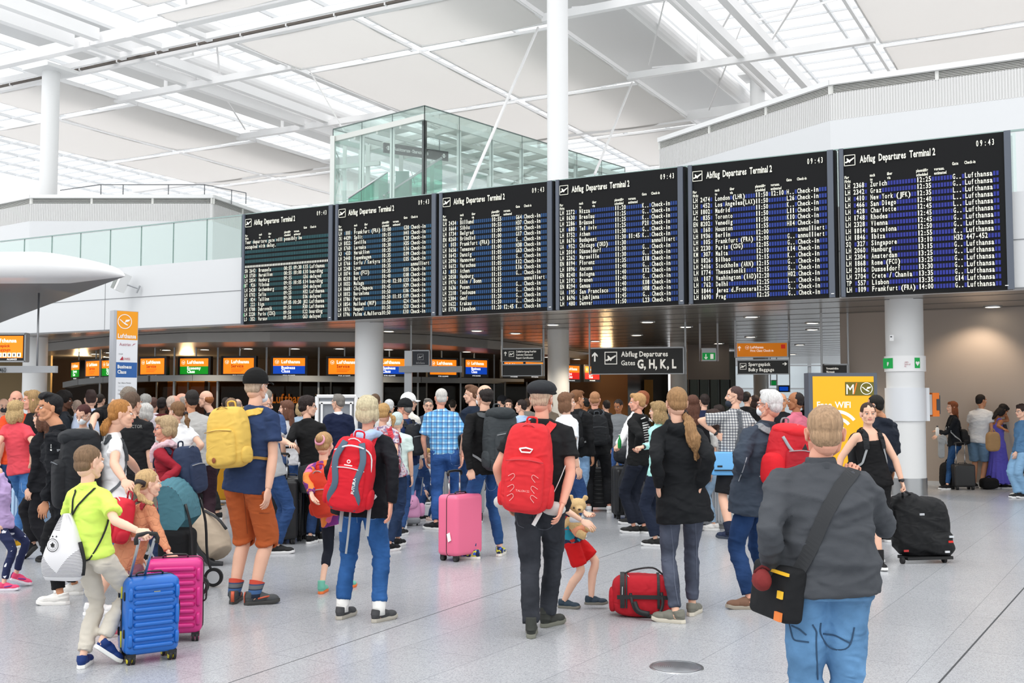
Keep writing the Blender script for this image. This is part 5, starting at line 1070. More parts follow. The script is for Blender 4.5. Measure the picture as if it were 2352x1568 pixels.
        if bot == 'skirt':
            bz = hpw-up*(hpw[2]-.12*S); g.tube([hpw, hpw*.5+bz*.5, bz], [(a0, c0), (a0*1.2, c0*1.35), (a0*1.5, c0*1.9)], 24, lat=L)
        else:
            for s in (-1, 1):
                g.ell(hj[s]-f*.030*S-up*.035*S, (.082*S*hipw*kt**.5, .086*S*kt**.5, .098*S), 12)
                if ext <= 1: e_ = hj[s]+(K[s]-hj[s])*ext; g.tube([hj[s], hj[s]*.5+e_*.5, e_], [r1, r1*.98, r2], 16)
                else:
                    e_ = K[s]+(A[s]-K[s])*(ext-1); rm = r3+(r4-r3)*min(1, (ext-1)); g.tube([hj[s], hj[s]*.5+K[s]*.5, K[s], K[s]*.5+e_*.5-f*.012*S, e_], [r1, r1*.88, r2, r3, rm], 16, sub=2)
        o = remesh(g, .011 if fine else .018, 4 if fine else 2, .5); V = o.arr()-root; zz = V[:, 2]/H
        if bot == 'skirt':
            az = np.arctan2(V[:, 0], V[:, 1]); displace(o, .02*np.sin(az*14)*np.clip(1-zz*2.2, 0, 1))
        else:
            kn = np.exp(-((zz-.26)/.07)**2)+.9*np.exp(-((zz-.07)/.06)**2)+.5*np.exp(-((zz-.45)/.04)**2)
            displace(o, .005*S+waves(V, .013*wr*(0 if bot in ('leggings', 'capri') else 1), 14, 5+hash(key) % 53, .6, (.6, .6, 2.2))*(.35+kn)+waves(V, .0035*wr, 34, 9, .5))
        if shirt != 'none' and hem < 0:
            V = o.arr(); zh_ = (hpw+spine*hem)[2]; k_ = 1-.15*np.clip((V[:, 2]-zh_-.005)/.035, 0, 1); cx_ = hpw+np.outer((V[:, 2]-hpw[2])/max(spine[2], .1), spine); V[:, :2] = cx_[:, :2]+(V[:, :2]-cx_[:, :2])*k_[:, None]; o.v = [V]
        bm_ = bc if not isinstance(bc, str) else (denim(bc) if bot in ('jeans', 'slim') else cloth(bc)); o.build({'shorts': 'shorts', 'shortlong': 'shorts', 'mini': 'shorts', 'skirt': 'skirt', 'leggings': 'leggings', 'capri': 'leggings'}.get(bot, 'trousers'), bm_, T, smooth=True, off=off)
    # --- shoes and socks
    su, ss, sl_, st = shoe_mesh(shoek)
    for s in (-1, 1):
        z = zf[s]; ph = z[3] if len(z) > 3 else 0; fh = (foothd[0 if s < 0 else 1] if foothd else hd+s*9); Rf = rotz(-radians(fh))@rotx(-radians(ph)); kk = S**.85 if not kid else S**.9
        p = Fm[s].copy()
        cm_ = cloth(shoec, rough=.6, nm='shoe_upper') if isinstance(shoec, str) else shoec
        so = copyM(su).xf(R=Rf, t=p, k=(kk*(1 if s > 0 else 1),)*3).build('shoe', cm_, T, smooth=True, off=off)
        if fine or H < 1.3: copyM(ss).xf(R=Rf, t=p, k=(kk,)*3).build('sole', mat('sole', solec, .6), so, off=off, auto=40); copyM(sl_).xf(R=Rf, t=p, k=(kk,)*3).build('lace', mat('lace', lacec or solec, .7), so, off=off, smooth=True)
        else: copyM(ss).xf(R=Rf, t=p, k=(kk,)*3).build('sole', mat('sole', solec, .6), so, off=off)
        if accent and fine: copyM(st).xf(R=Rf, t=p, k=(kk,)*3).build('trim', mat('shoe_trim', accent, .5), so, off=off, smooth=True)
        if sock:
            sc_, zt_ = (sock if isinstance(sock, (list, tuple)) else (sock, .13)); q = M(); e_ = A[s]+(K[s]-A[s])*min(1, zt_*2); q.tube([A[s]-up*.03*S, A[s], e_], [.050*S, .049*S, .060*S], 14); q.build('sock', sc_ if not isinstance(sc_, str) else cloth(sc_, nm='sock'), T, smooth=True, off=off)
    P = dict(T=T, root=root, nk=nkp, hp=hpw, sp=spine, L=L, f=f, ups=ups, fb=fb, S=S, sh=sh, E=E, W=W, A=A, K=K, hc=hc_, Rh=Rh, hs=hs, hd=hd, off=off, ring=ring_, H=H)
    PEOPLE[key] = P; return P
_dn = {}
def denim(c):
    if c in _dn: return _dn[c]
    m = bpy.data.materials.new('denim'); m.use_nodes = True; N, L, B = nodes(m); B.inputs['Roughness'].default_value = .85; B.inputs['Specular IOR Level'].default_value = .2
    tc = N.new('ShaderNodeTexCoord'); n = N.new('ShaderNodeTexNoise'); n.inputs['Scale'].default_value = 5; n.inputs['Detail'].default_value = 6; L.new(tc.outputs['Object'], n.inputs['Vector'])
    c0 = np.array(lin(c)[:3]); cr = N.new('ShaderNodeValToRGB'); e = cr.color_ramp.elements; e[0].position = .35; e[0].color = tuple(c0*.62)+(1,); e[1].position = .7; e[1].color = tuple(np.minimum(1, c0*1.2+.008))+(1,); L.new(n.outputs[0], cr.inputs[0]); L.new(cr.outputs[0], B.inputs['Base Color'])
    w = N.new('ShaderNodeTexNoise'); w.inputs['Scale'].default_value = 350; L.new(tc.outputs['Object'], w.inputs['Vector']); b = N.new('ShaderNodeBump'); b.inputs['Strength'].default_value = .4; b.inputs['Distance'].default_value = .002; L.new(w.outputs[0], b.inputs['Height']); L.new(b.outputs[0], B.inputs['Normal'])
    folds(m, .6, .02, 8); _dn[c] = m; return m
def bvh_of(T, names):
    dg = bpy.context.evaluated_depsgraph_get(); vs = []; fs = []; b = 0; off = np.array(T.location)
    for o in T.children:
        if any(o.name.startswith(n) for n in names):
            A = np.array([v.co[:] for v in o.data.vertices])+off; vs += [tuple(a) for a in A]; fs += [tuple(i+b for i in p.vertices) for p in o.data.polygons]; b += len(A)
    return BVHTree.FromPolygons(vs, fs) if fs else None
def ribbon(m, pts, nor, w, th=.006, mi=0):
    P = np.array(pts, float); Nn = np.array(nor, float); T = np.gradient(P, axis=0); vs = []
    for p, t, n in zip(P, T, Nn):
        t = nrm(t); n = nrm(n-t*(n@t)); b = np.cross(t, n); vs += [p-b*w/2, p+b*w/2, p+b*w/2+n*th, p-b*w/2+n*th]
    k = len(P); fs = [(i*4+j, i*4+(j+1) % 4, (i+1)*4+(j+1) % 4, (i+1)*4+j) for i in range(k-1) for j in range(4)]+[(3, 2, 1, 0), tuple((k-1)*4+j for j in range(4))]
    return m.add(vs, fs, mi)
def snap_strip(m, bv, pts, w, th=.008, lift=.003, n=24, mi=0):
    """lay a band over the surface bv along world points"""
    P = np.array(pts, float); t = np.linspace(0, len(P)-1, n); Q = np.stack([np.interp(t, range(len(P)), P[:, i]) for i in range(3)], 1); out = []; nn = []
    for q in Q:
        r = bv.find_nearest(Vector(q)); out.append(np.array(r[0])+np.array(r[1])*lift); nn.append(np.array(r[1]))
    out = np.array(out); out[1:-1] = (out[:-2]+out[1:-1]*2+out[2:])/4; return ribbon(m, out, nn, w, th, mi)
def castpx(bv, px, py):
    d = Vector(ray(px, py)).normalized(); r = bv.ray_cast(Vector((0, 0, CAMZ)), d)
    return (np.array(r[0]), np.array(r[1])) if r[0] is not None else None
def stick_line(m, bv, pxs, w=.004, th=.002, n=14, lift=.002, mi=0):
    P = np.array(pxs, float); t = np.linspace(0, len(P)-1, n); A = []; Nn = []
    for q in t:
        r = castpx(bv, np.interp(q, range(len(P)), P[:, 0]), np.interp(q, range(len(P)), P[:, 1]))
        if r: A.append(r[0]+r[1]*lift); Nn.append(r[1])
    if len(A) > 4:
        A = np.array(A); Nn = np.array(Nn)
        for _ in range(3 if w < .02 else 12): A[1:-1] = (A[:-2]+2*A[1:-1]+A[2:])/4; Nn[1:-1] = (Nn[:-2]+2*Nn[1:-1]+Nn[2:])/4
    if len(A) > 2: ribbon(m, A, Nn, w, th, mi)
def stick_text(m, bv, s, x0, y0, x1, y1, size_px, sx=.8, bold=.02, lift=.004, mi=0, ang=None):
    """printed lettering lying on a surface, baseline from (x0,y0) to (x1,y1) in the photograph"""
    tot = 0; g = []
    for ch in s:
        if ch == ' ': tot += .3; continue
        V, F, w = glyph(ch, bold); x = V[:, 0].min(); g.append((V, F, x, tot)); tot += w-x+.06
    if not g: return
    L = hypot(x1-x0, y1-y0); k = L/tot; ux, uy = (x1-x0)/L, (y1-y0)/L; nx, ny = uy, -ux
    for V, F, x, o in g:
        c = castpx(bv, x0+ux*(o+.25)*k, y0+uy*(o+.25)*k)
        if not c: continue
        W = []
        for v in V:
            a = (v[0]-x+o)*k; b = v[1]*size_px; px, py = x0+ux*a+nx*b, y0+uy*a+ny*b; d = np.array(ray(px, py)); t = ((c[0]-np.array((0, 0, CAMZ)))@c[1])/(d@c[1]); r = castpx(bv, px, py)
            W.append((r[0]+r[1]*lift) if r is not None and np.linalg.norm(r[0]-c[0]) < .15 else np.array((0, 0, CAMZ))+d*t+c[1]*lift)
        m.add(W, F, mi)
# ================================================================== luggage kit
def rbox(m, c, dims, r, k=4, mi=0, R=None, fn=None):
    D = np.array(dims, float)/2; r = min(r, D.min()*.98); I = D-r
    def ax(i): s = np.tan(np.linspace(0, pi/4, 4)); return np.concatenate([-(I[i]+r*s[::-1]), np.linspace(-I[i], I[i], k)[1:-1] if k > 2 else [], (I[i]+r*s)])
    A = [ax(0), ax(1), ax(2)]
    for a in range(3):
        u, v = [i for i in range(3) if i != a]
        for sg in (-1, 1):
            U, V_ = A[u], A[v]; P = np.zeros((len(U)*len(V_), 3)); g = np.array([(x, y) for x in U for y in V_]); P[:, u] = g[:, 0]; P[:, v] = g[:, 1]; P[:, a] = sg*(I[a]+r)
            Q = np.clip(P, -I, I); d = P-Q; d /= np.linalg.norm(d, axis=1)[:, None]; P = Q+d*r
            if fn is not None: P = fn(P)
            if R is not None: P = P@np.array(R).T
            n2 = len(V_); flip = (sg > 0) ^ (a == 1)
            fs = [(i*n2+j, (i+1)*n2+j, (i+1)*n2+j+1, i*n2+j+1) if flip else (i*n2+j, i*n2+j+1, (i+1)*n2+j+1, (i+1)*n2+j) for i in range(len(U)-1) for j in range(n2-1)]
            m.add(P+np.array(c), fs, mi)
    return m
def suitcase(label, loc, yaw, w, d, h, color, ribs='v', handle=.0, wheel='#1c1c1d', hub='#333', soft=False, tilt=0, group=None, trim='#1a1a1b', nrib=7, strap=None, side=True, rough=.38):
    """w wide (x), d deep (y), h high; the broad ribbed face looks along -y"""
    T = thing('suitcase', label, 'suitcase', tuple(loc), rot=(tilt, 0, yaw), group=group); sm = mat('case_shell', color, rough if not soft else .8, bump=.06 if not soft else .5, bscale=400, spec=.5)
    z0 = .055; m = M(); rbox(m, (0, 0, z0+h/2), (w, d, h), .045 if not soft else .035)
    m.build('shell', sm, T, smooth=True)
    tm = mat('case_trim', trim, .5)
    if ribs == 'v':
        for s in (-1, 1):
            r_ = M()
            for i in range(nrib):
                x = (i-(nrib-1)/2)*w*.8/(nrib-1); r_.tube([(x, s*d*.5-s*.002, z0+h*.07), (x, s*d*.5+s*.003, z0+h*.12), (x, s*d*.5+s*.003, z0+h*.88), (x, s*d*.5-s*.002, z0+h*.93)], w*.8/(nrib-1)*.28, 8)
            r_.build('rib_set', sm, T, smooth=True)
    if ribs == 'h':
        for s in (-1, 1):
            r_ = M()
            for i in range(nrib):
                z = z0+h*(.12+.76*i/(nrib-1)); r_.tube([(-w*.36, s*(d*.5-.004), z-.004), (-w*.32, s*(d*.5+.006), z), (w*.32, s*(d*.5+.006), z), (w*.36, s*(d*.5-.004), z-.004)], [(.010, h*.76/(nrib-1)*.30)]*4, 10, lat=(0, 1, 0))
            r_.build('rib_set', sm, T, smooth=True)
            q = M()
            for x in (-w*.43, w*.43):
                for z_, hh_ in ((.2, .12), (.5, .2), (.8, .12)): q.tube([(x, s*(d*.5-.004), z0+h*(z_-hh_*.6)), (x, s*(d*.5+.003), z0+h*(z_-hh_*.45)), (x, s*(d*.5+.003), z0+h*(z_+hh_*.45)), (x, s*(d*.5-.004), z0+h*(z_+hh_*.6))], .014, 6)
            q.build('corner_moulding', sm, T, smooth=True)
    q = M(); n = 28
    def loop(off_, rr, bld):
        W2, H2, R2 = w/2+off_, h/2+off_, .05; pts = []
        for cx, cz, a0 in ((W2-R2, H2-R2, 0), (-(W2-R2), H2-R2, pi/2), (-(W2-R2), -(H2-R2), pi), (W2-R2, -(H2-R2), 1.5*pi)):
            for a in np.linspace(a0, a0+pi/2, 6): pts.append((cx+R2*cos(a), 0, z0+h/2+cz+R2*sin(a)))
        pts.append(pts[0]); bld.tube(pts, rr, 6)
    loop(-.001, (.008, .004), q); q.build('zip_band', tm, T, smooth=True)
    q = M(); q.tube([(-.08, 0, z0+h), (-.07, 0, z0+h+.022), (.07, 0, z0+h+.022), (.08, 0, z0+h)], [(.012, .006)]*4, 8, sub=2, lat=(0, 1, 0)); q.build('carry_handle', tm, T, smooth=True)
    if side: q = M(); q.tube([(w/2, 0, z0+h*.4), (w/2+.022, 0, z0+h*.43), (w/2+.022, 0, z0+h*.62), (w/2, 0, z0+h*.65)], [(.012, .006)]*4, 8, sub=2); q.build('side_handle', tm, T, smooth=True)
    if handle > 0:
        yb_ = d*.30; q = M()
        for x in (-.085, .085): q.tube([(x, yb_, z0+h*.97), (x, yb_, z0+h+handle*.5)], .0105, 8); q.tube([(x, yb_, z0+h+handle*.5), (x, yb_, z0+h+handle)], .008, 8)
        q.build('pole', mat('pole_alu', '#b4b6b8', .3, .8), T, smooth=True)
        q = M(); q.tube([(-.1, yb_, z0+h+handle-.03), (-.095, yb_, z0+h+handle+.012), (.095, yb_, z0+h+handle+.012), (.1, yb_, z0+h+handle-.03)], [(.016, .013)]*4, 8, sub=2, lat=(0, 1, 0)); q.build('grip', tm, T, smooth=True)
    for x in (-w*.38, w*.38):
        for y in (-d*.32, d*.32):
            q = M(); q.box((x, y, z0-.004), (.05, .045, .03)); q.tube([(x, y, z0), (x, y, .03)], [.016, .012], 8); fk = q.build('caster', tm, T)
            for dx in (-.014, .014):
                q = M(); q.cyl((x+dx-.008, y, .029), (x+dx+.008, y, .029), .029, n=18); wo = q.build('wheel', mat('tyre', wheel, .6), fk, auto=40)
                q = M(); q.cyl((x+dx-.0105, y, .029), (x+dx+.0105, y, .029), .020, n=14); q.build('hub', mat('hub', hub, .4), fk, auto=40)
    if soft:
        q = M(); rbox(q, (0, -d/2-.012, z0+h*.36), (w*.8, .05, h*.5), .025); rbox(q, (0, -d/2-.008, z0+h*.79), (w*.8, .035, h*.25), .016); q.build('front_pocket', sm, T, smooth=True)
        q = M(); q.tube([(-w*.36, -d/2-.036, z0+h*.6), (w*.36, -d/2-.036, z0+h*.6)], .004, 6); q.tube([(-w*.36, -d/2-.03, z0+h*.9), (w*.36, -d/2-.03, z0+h*.9)], .004, 6); q.build('zip', STEEL, T, smooth=True)
    if strap:
        q = M(); zc = z0+h*.42
        for k, c in enumerate(strap): q.box((0, 0, zc-.02+k*.022), (w+.012, d+.012, .018), k)
        q.build('luggage_strap', [mat('strap', c, .7) for c in strap], T)
    return T
def backpack(P, label, w, h, d, color, t0=.52, color2=None, strapc=None, pocket=True, style='day', dx=0, lid=None, gap=.0, roll=0, logo=None, handle=True, hd=None, straps=True, group=None, webc='#9a9d9f'):
    L, f, ups, S = P['L'], P['fb'], P['ups'], P['S']; rd = P['ring'](t0)[1]; c = P['hp']+P['sp']*t0-f*(rd+d*.5-.015+gap)+L*dx
    R = np.stack([L, f, np.cross(L, f)], 1); R[:, 2] = ups; R[:, 1] = f
    ca, sa = cos(radians(roll)), sin(radians(roll)); R = R@np.array([[ca, 0, sa], [0, 1, 0], [-sa, 0, ca]])
    T = bpy.data.objects.new('backpack', None); COL.objects.link(T); T.matrix_world = Matrix.Translation(Vector(c))@Matrix(R.tolist()).to_4x4(); tag(T, label, 'backpack', group)
    cm = cloth(color, rough=.7, bump=.3, bscale=500); c2 = cloth(color2 or color, rough=.7, bump=.3, bscale=500); smt = cloth(strapc or color, rough=.75)
    def shp(Q):
        z = Q[:, 2]/h; Q = Q.copy(); back = (Q[:, 1] < 0); Q[:, 1] *= np.where(back, 1-.35*np.clip(z+.1, 0, 1)**1.2, 1); Q[:, 0] *= 1-.22*np.clip(z, 0, .5)*1.6; return Q
    m = M(); m.ell((0, 0, 0), (w/2, d/2, h/2), 30, e=.42, e2=.55); V = shp(m.arr()); m.v = [V]; o = remesh(m, .009, 3); V = o.arr(); displace(o, waves(V, .009, 16, hash(label) % 50, .6)); o.build('main_body', cm, T, smooth=True)
    if pocket:
        m = M(); m.ell((0, -d*.44, -h*.16), (w*.38, d*.22, h*.30), 24, e=.45, e2=.6); o = remesh(m, .009, 2); displace(o, waves(o.arr(), .006, 20, 3, .6)); o.build('front_pocket', c2, T, smooth=True)
        m = M(); m.tube([(-w*.36, -d*.60, h*.085), (0, -d*.665, h*.11), (w*.36, -d*.60, h*.085)], .004, 6, sub=4); m.build('zip', mat('zip', webc, .5), T, smooth=True)
    if style == 'roll' or lid:
        m = M(); m.ell((0, -d*.02, h*.40), (w*.42, d*.50, h*.115), 24, e=.85, e2=.7); o = remesh(m, .009, 2); displace(o, waves(o.arr(), .006, 20, 7, .6)); o.build('lid', cloth(lid or color, rough=.7), T, smooth=True)
    m = M(); m.tube([(-w*.40, -d*.15, h*.30), (0, -d*.34, h*.49), (w*.40, -d*.15, h*.30)], .0045, 6, sub=5); m.build('top_zip', mat('zip', webc, .5), T, smooth=True)
    if handle: m = M(); m.tube([(-.035, d*.30, h*.47), (-.03, d*.26, h*.47+.05), (.03, d*.26, h*.47+.05), (.035, d*.30, h*.47)], .007, 8, sub=3); m.build('grab_handle', smt, T, smooth=True)
    for s in (-1, 1):
        m = M(); m.ell((s*w*.46, 0, -h*.3), (.03, d*.3, h*.14), 12, e=.7); m.build('side_pocket', c2, T, smooth=True)
    if straps:
        bv = bvh_of(P['T'], ('shirt', 'jacket', 'sweater', 'tank', 'body', 'hood')); sh = P['sh']
        if bv:
            Ri = np.linalg.inv(R)
            for s in (-1, 1):
                top = P['nk']-ups*.03*S+L*s*.085*S; pts = [c+R@np.array((s*w*.25, d*.42, h*.40)), top-f*.06*S, top+ups*.0, top+f*.09*S-ups*.05*S, top+f*.13*S-ups*.2*S+L*s*.02, P['hp']+P['sp']*.35+f*.09*S+L*s*.16*S, c+R@np.array((s*w*.42, d*.38, -h*.36))]
                m = M(); snap_strip(m, bv, pts[:5], .055 if S > .85 else .04, .012, .003, 26); m.v = [(m.arr()-c)@Ri.T]; m.build('shoulder_strap', smt, T)
                m = M(); snap_strip(m, bv, pts[4:], .022, .004, .004, 18); m.v = [(m.arr()-c)@Ri.T]; m.build('webbing', mat('webbing', webc, .7), T)
    if logo: logo(T, w, d, h)
    T['Rm'] = 1; del T['Rm']
    return T, c, R
def hollow_ring(m, c, rx, rz, r, y, n=20): pass
# ================================================================== the people
bluep = plaid('blue_plaid', '#b9dcf0', '#1c8fd0', '#10307a', .07, .5); blackp = plaid('black_plaid', '#f2f2ee', '#1a2440', '#0c1226', .034, .5)
floral = speckle('floral_tee', '#c9bcc4', '#8a7a98', '#b3636f', 45); jungle = speckle('jungle_shirt', '#142a48', '#1f8fa8', '#c4302a', 22, .45); colorj = speckle('colour_check', '#7a2f86', '#e8709a', '#f08a3c', 16, .38)
leafm = speckle('leaf_print', '#15204a', '#15204a', '#e8eaf2', 38, .62)
p = person
stripesock = mat('striped_sock', '#33507a', .85).copy(); N_, L_, B_ = nodes(stripesock); tc = N_.new('ShaderNodeTexCoord'); sx_ = N_.new('ShaderNodeSeparateXYZ'); L_.new(tc.outputs['Object'], sx_.inputs[0]); mr = N_.new('ShaderNodeMapRange'); mr.inputs[1].default_value = .06; mr.inputs[2].default_value = .19; L_.new(sx_.outputs['Z'], mr.inputs[0])
cr = N_.new('ShaderNodeValToRGB'); cr.color_ramp.interpolation = 'CONSTANT'; e_ = cr.color_ramp.elements; e_[0].color = lin('#1f2c42'); e_[1].position = .82; e_[1].color = lin('#b8402c')
for p_, c_ in ((.22, '#3a5d8c'), (.45, '#1f2c42'), (.52, '#5c6064'), (.74, '#2c3f63')): q_ = e_.new(p_); q_.color = lin(c_)
L_.new(mr.outputs[0], cr.inputs[0]); L_.new(cr.outputs[0], B_.inputs['Base Color'])
quilt = cloth('#cd8b68'); quilt = quilt.copy(); N_, L_, B_ = nodes(quilt); v_ = N_.new('ShaderNodeTexVoronoi'); v_.feature = 'DISTANCE_TO_EDGE'; v_.inputs['Scale'].default_value = 20; tc = N_.new('ShaderNodeTexCoord'); L_.new(tc.outputs['Object'], v_.inputs['Vector'])
cr = N_.new('ShaderNodeValToRGB'); cr.color_ramp.elements[1].position = .12; L_.new(v_.outputs[0], cr.inputs[0]); bq = N_.new('ShaderNodeBump'); bq.inputs['Distance'].default_value = .005; bq.inputs['Strength'].default_value = .6; L_.new(cr.outputs[0], bq.inputs['Height']); L_.new(bq.outputs[0], B_.inputs['Normal'])
# ---- front row
p('boy', 'boy in a lime polo shirt and cream trousers holding the blue suitcase', (207, 1022), [(190, 1532), (232, 1530, 0, 38)], hd=18, hh=36, skin='kid', hair='crew', hc='#7d634b', topc='#d4f06a', sleeve=.75, bot='chino', bc='#cfc8bb', shoec='#1b3570', solec='#eeeeea', foothd=(-5, 48), arms=[('r', (264, 1196), (318, 1219), 'fist', (1, .2, .3)), ('l', (156, 1196, 1), (176, 1246, 1))], collar='#d4f06a', hem=-.02, loose=1.12, wr=1.2)
p('peach', 'small blonde girl in a quilted peach jacket with braid and red backpack', (343, 1078), [(262, 1462), (322, 1440)], hd=46, hh=58, skin='kid', hair='pulled', hc='#c2a173', topc=quilt, shirt='long', sleeve=1.85, loose=1.25, hem=-.30, bot='leggings', bc='#8d5f6c', shoec='#d9667a', solec='#c8c0b8', arms=[('r', (366, 1226), (389, 1272), 'relax', (1, 0, 0))], tail=[(322, 1110, -.12, .03), (316, 1128, -.15, .024), (330, 1148, -.16, .026), (352, 1158, -.16, .018)])
p('pony', 'woman in a white T-shirt with reddish blonde ponytail and black hiking pack', (281, 918), [(214, 1412), (292, 1400)], hd=58, hh=72, nk=(258, 996), sex='f', hair='pulled', hc='#a9743c', topc='#eceef0', bot='shortlong', bc='#3d6494', shoec='#e4e4e4', solec='#f0f0f0', arms=[('n', (262, 1066), (286, 1104), 'relax', (1, 0, 0)), ('f', (300, 1060, 1), (318, 1085, 1))], tail=[(257, 962, -.02, .028), (246, 972, -.05, .04), (240, 990, -.06, .036), (238, 1004, -.06, .016)], extras=dict(tie='#5a4a3a'), sleeve=.5, wr=1.2)
p('young', 'young man with black quiff and black jacket draped over his shoulders, looking left', (113, 905), [(138, 1388), (172, 1365)], hd=-95, hh=-128, nk=(132, 982), skin='tan', hair='quiff', hc='#17171a', topc='#15171c', shirt='long', loose=1.38, hem=-.42, bot='chino', bc='#121316', shoec='#e9e7e2', solec='#f2f0ec', foothd=(-95, -85), wr=1.6, hood=False, collar='#15171c')
p('capman', 'tall man in black baseball cap, navy T-shirt and rust orange shorts', (590, 852), [(538, 1384), (584, 1388)], hd=22, hh=27, hair='buzz', hc='#b5a08c', topc='#2b3c5f', bot='shortlong', bc='#b65c30', shoec='#4b4e50', solec='#3a3a38', accent='#c8593a', sock=(stripesock, .105), cap=('base', '#151515'), mask='#e8eef2chind', fat=.97, loose=1.08, hem=-.11, arms=[('r', (627, 1056), (616, 1124)), ('l', (520, 1060, 1), (540, 1110, 1))], foothd=(-4, 68), wr=1.1, skin='fair')
p('blonde', 'blonde woman from behind in black jacket and cuffed jeans with red-grey hiking pack', (846, 912), [(786, 1420), (870, 1427)], hd=6, hh=8, sex='f', hair='bobshort', hc='#c9bd9c', topc='#13151b', shirt='long', loose=1.22, hem=-.16, bot='jeans', bc='#2e5f9c', shoec='#47484a', solec='#b5b0a4', sock='#e8e8e4', fat=1.1, arms=[('r', (902, 1080), (897, 1160)), ('l', (762, 1078), (772, 1140, 1))], foothd=(22, 38), legs=1.84, shw=1.12, skin='pink', lacec='#6a6a66')
p('flat', 'man from behind in black flat cap and black T-shirt with red backpack', (1245, 878), [(1220, 1462), (1258, 1438)], hd=10, hh=24, hair='buzz', hc='#c0a58e', topc='#191a1c', bot='jeans', bc='#33363d', shoec='#3a3c38', solec='#77786c', cap=('flat', '#2c2e31'), mask='#eef0f2', fat=1.12, loose=1.12, arms=[('r', (1311, 1086), (1291, 1160)), ('l', (1138, 1082), (1164, 1146, 1))], foothd=(2, 40), skin='pink', hem=-.1, legs=1.98, shoek='boot', shw=1.06)
p('girl', 'young woman from behind in black hooded jacket with long wavy auburn-blonde ponytail', (1553, 890), [(1552, 1430), (1590, 1412)], hd=-4, hh=-8, sex='f', hair='pulled', hc='#9a7650', topc='#16181b', shirt='long', loose=1.14, hem=-.30, bot='slim', bc='#4d5363', shoec='#77766c', solec='#cfc8b8', arms=[('l', (1508, 1058), (1512, 1118, 1)), ('r', (1628, 1052), (1608, 1115, 1))], tail=[(1572, 950, -.02, .022), (1584, 975, -.12, .05), (1592, 1008, -.14, .056), (1601, 1034, -.13, .042), (1598, 1058, -.12, .012)], foothd=(-62, 25), hood=True, shw=1.05, lacec='#d8d4c8')
p('grandpa', 'white-haired older man with glasses and mask in slate blue jacket, red backpack', (1766, 897), [(1722, 1398), (1762, 1388)], hd=-28, hh=-52, hair='side', hc='#dcd9d4', topc='#39424f', shirt='long', loose=1.32, hem=-.3, bot='jeans', bc='#1f3d6a', shoec='#7a5a48', solec='#a39a8c', arms=[('l', (1699, 1055), (1722, 1100, 1)), ('r', (1800, 1060), (1780, 1100, 1))], glasses='#2a2e34', mask='#e6ecf0', skin='pink', fat=1.08, foothd=(-88, -20), collar='#2f353f', nk=(1762, 972))
p('front', 'man in dark grey sweater and light jeans seen from behind, cut by the bottom edge', (1893, 931), [1862, 1950], D=4.35, hd=8, hh=10, hair='crew', hc='#a98a6c', topc='#474a4f', shirt='long', loose=1.16, fat=1.2, hem=-.08, bot='jeans', bc='#6593bf', shoec='#444444', collar='#44474c', arms=[('r', (2032, 1202, 1), (1974, 1112), 'fist', (-1, .5, .5)), ('l', (1764, 1216), (1774, 1316, 1))], skin='pink', shw=.98, wr=1.2, nk=(1885, 1060), hpz=.545)
p('tank', 'woman in black tank top walking towards the camera, pulling a black duffel trolley', (1994, 925), [(2004, 1288), (2020, 1306)], hd=172, hh=186, sex='f', hair='pulled', hc='#3b2a22', topc='#121214', shirt='tank', bot='shortlong', bc='#1b1b1d', shoec='#18181a', solec='#e8e8e6', sock='#18181a', arms=[('r', (2058, 1058), (2072, 1108), 'fist', (0, -1, 0)), ('l', (1925, 1060), (1918, 1110))], skin='fair', fat=1.08)
p('plaidman', 'man in black and white checked shirt, hand on hip, mask under his chin', (1686, 887), [(1676, 1238), (1702, 1226)], hd=-32, hh=-84, hair='crew', hc='#4a3431', topc=blackp, bot='shorts', bc='#1b1c20', shoec='#26304a', solec='#39414f', sock='#1a2236', arms=[('l', (1606, 966), (1652, 1001), 'flat', (0, 0, 1)), ('r', (1735, 990), (1725, 1040, 1))], fat=1.1, loose=1.14, hem=-.14, mask='#1e2838chind', beard=None, skin='fair', sleeve=.75)
p('bunkid', 'girl with bun and pink scrunchie in a purple-pink jacket, mint and orange shoes', (746, 992), [(739, 1362), (796, 1352)], hd=12, hh=16, hair='bun', hc='#b58f63', topc=colorj, shirt='long', sleeve=1.9, loose=1.2, hem=-.26, bot='capri', bc='#20242f', shoec='#74bfa8', solec='#f07a3a', skin='kid', shoek='boot', arms=[('l', (704, 1098), (716, 1136)), ('r', (785, 1095, 1), (780, 1130, 1))])
p('teddykid', 'small child in red shorts and jungle-print shirt hugging a teddy, half hidden', (1262, 1056), [(1296, 1396), (1358, 1388, .03)], hd=98, hh=60, hair='crew', hc='#8a6a48', topc=jungle, hem=-.2, bot='shorts', bc='#cf1a1e', shoec='#33424f', solec='#77756c', skin='kid', arms=[('n', (1298, 1170), (1338, 1196), 'relax', (1, 0, 0)), ('f', (1322, 1160, 1), (1345, 1178), 'relax', (1, 0, 0))], nk=(1278, 1120), loose=1.15, legs=.85, hipx=1308)
p('lilac', 'child in lilac hoodie, leaf-print leggings and pink sneakers, cut by the left edge', (-22, 1035), [(8, 1356), (36, 1346, 0, 18)], hd=82, hair='long', hc='#b08a5c', topc='#c3a9d8', shirt='long', loose=1.3, hem=-.2, bot='leggings', bc=leafm, shoec='#ec4f7a', solec='#e9e2ea', skin='kid', foothd=(75, 82), accent='#6a3fa0', sex='f', hipx=4, nk=(-2, 1088))
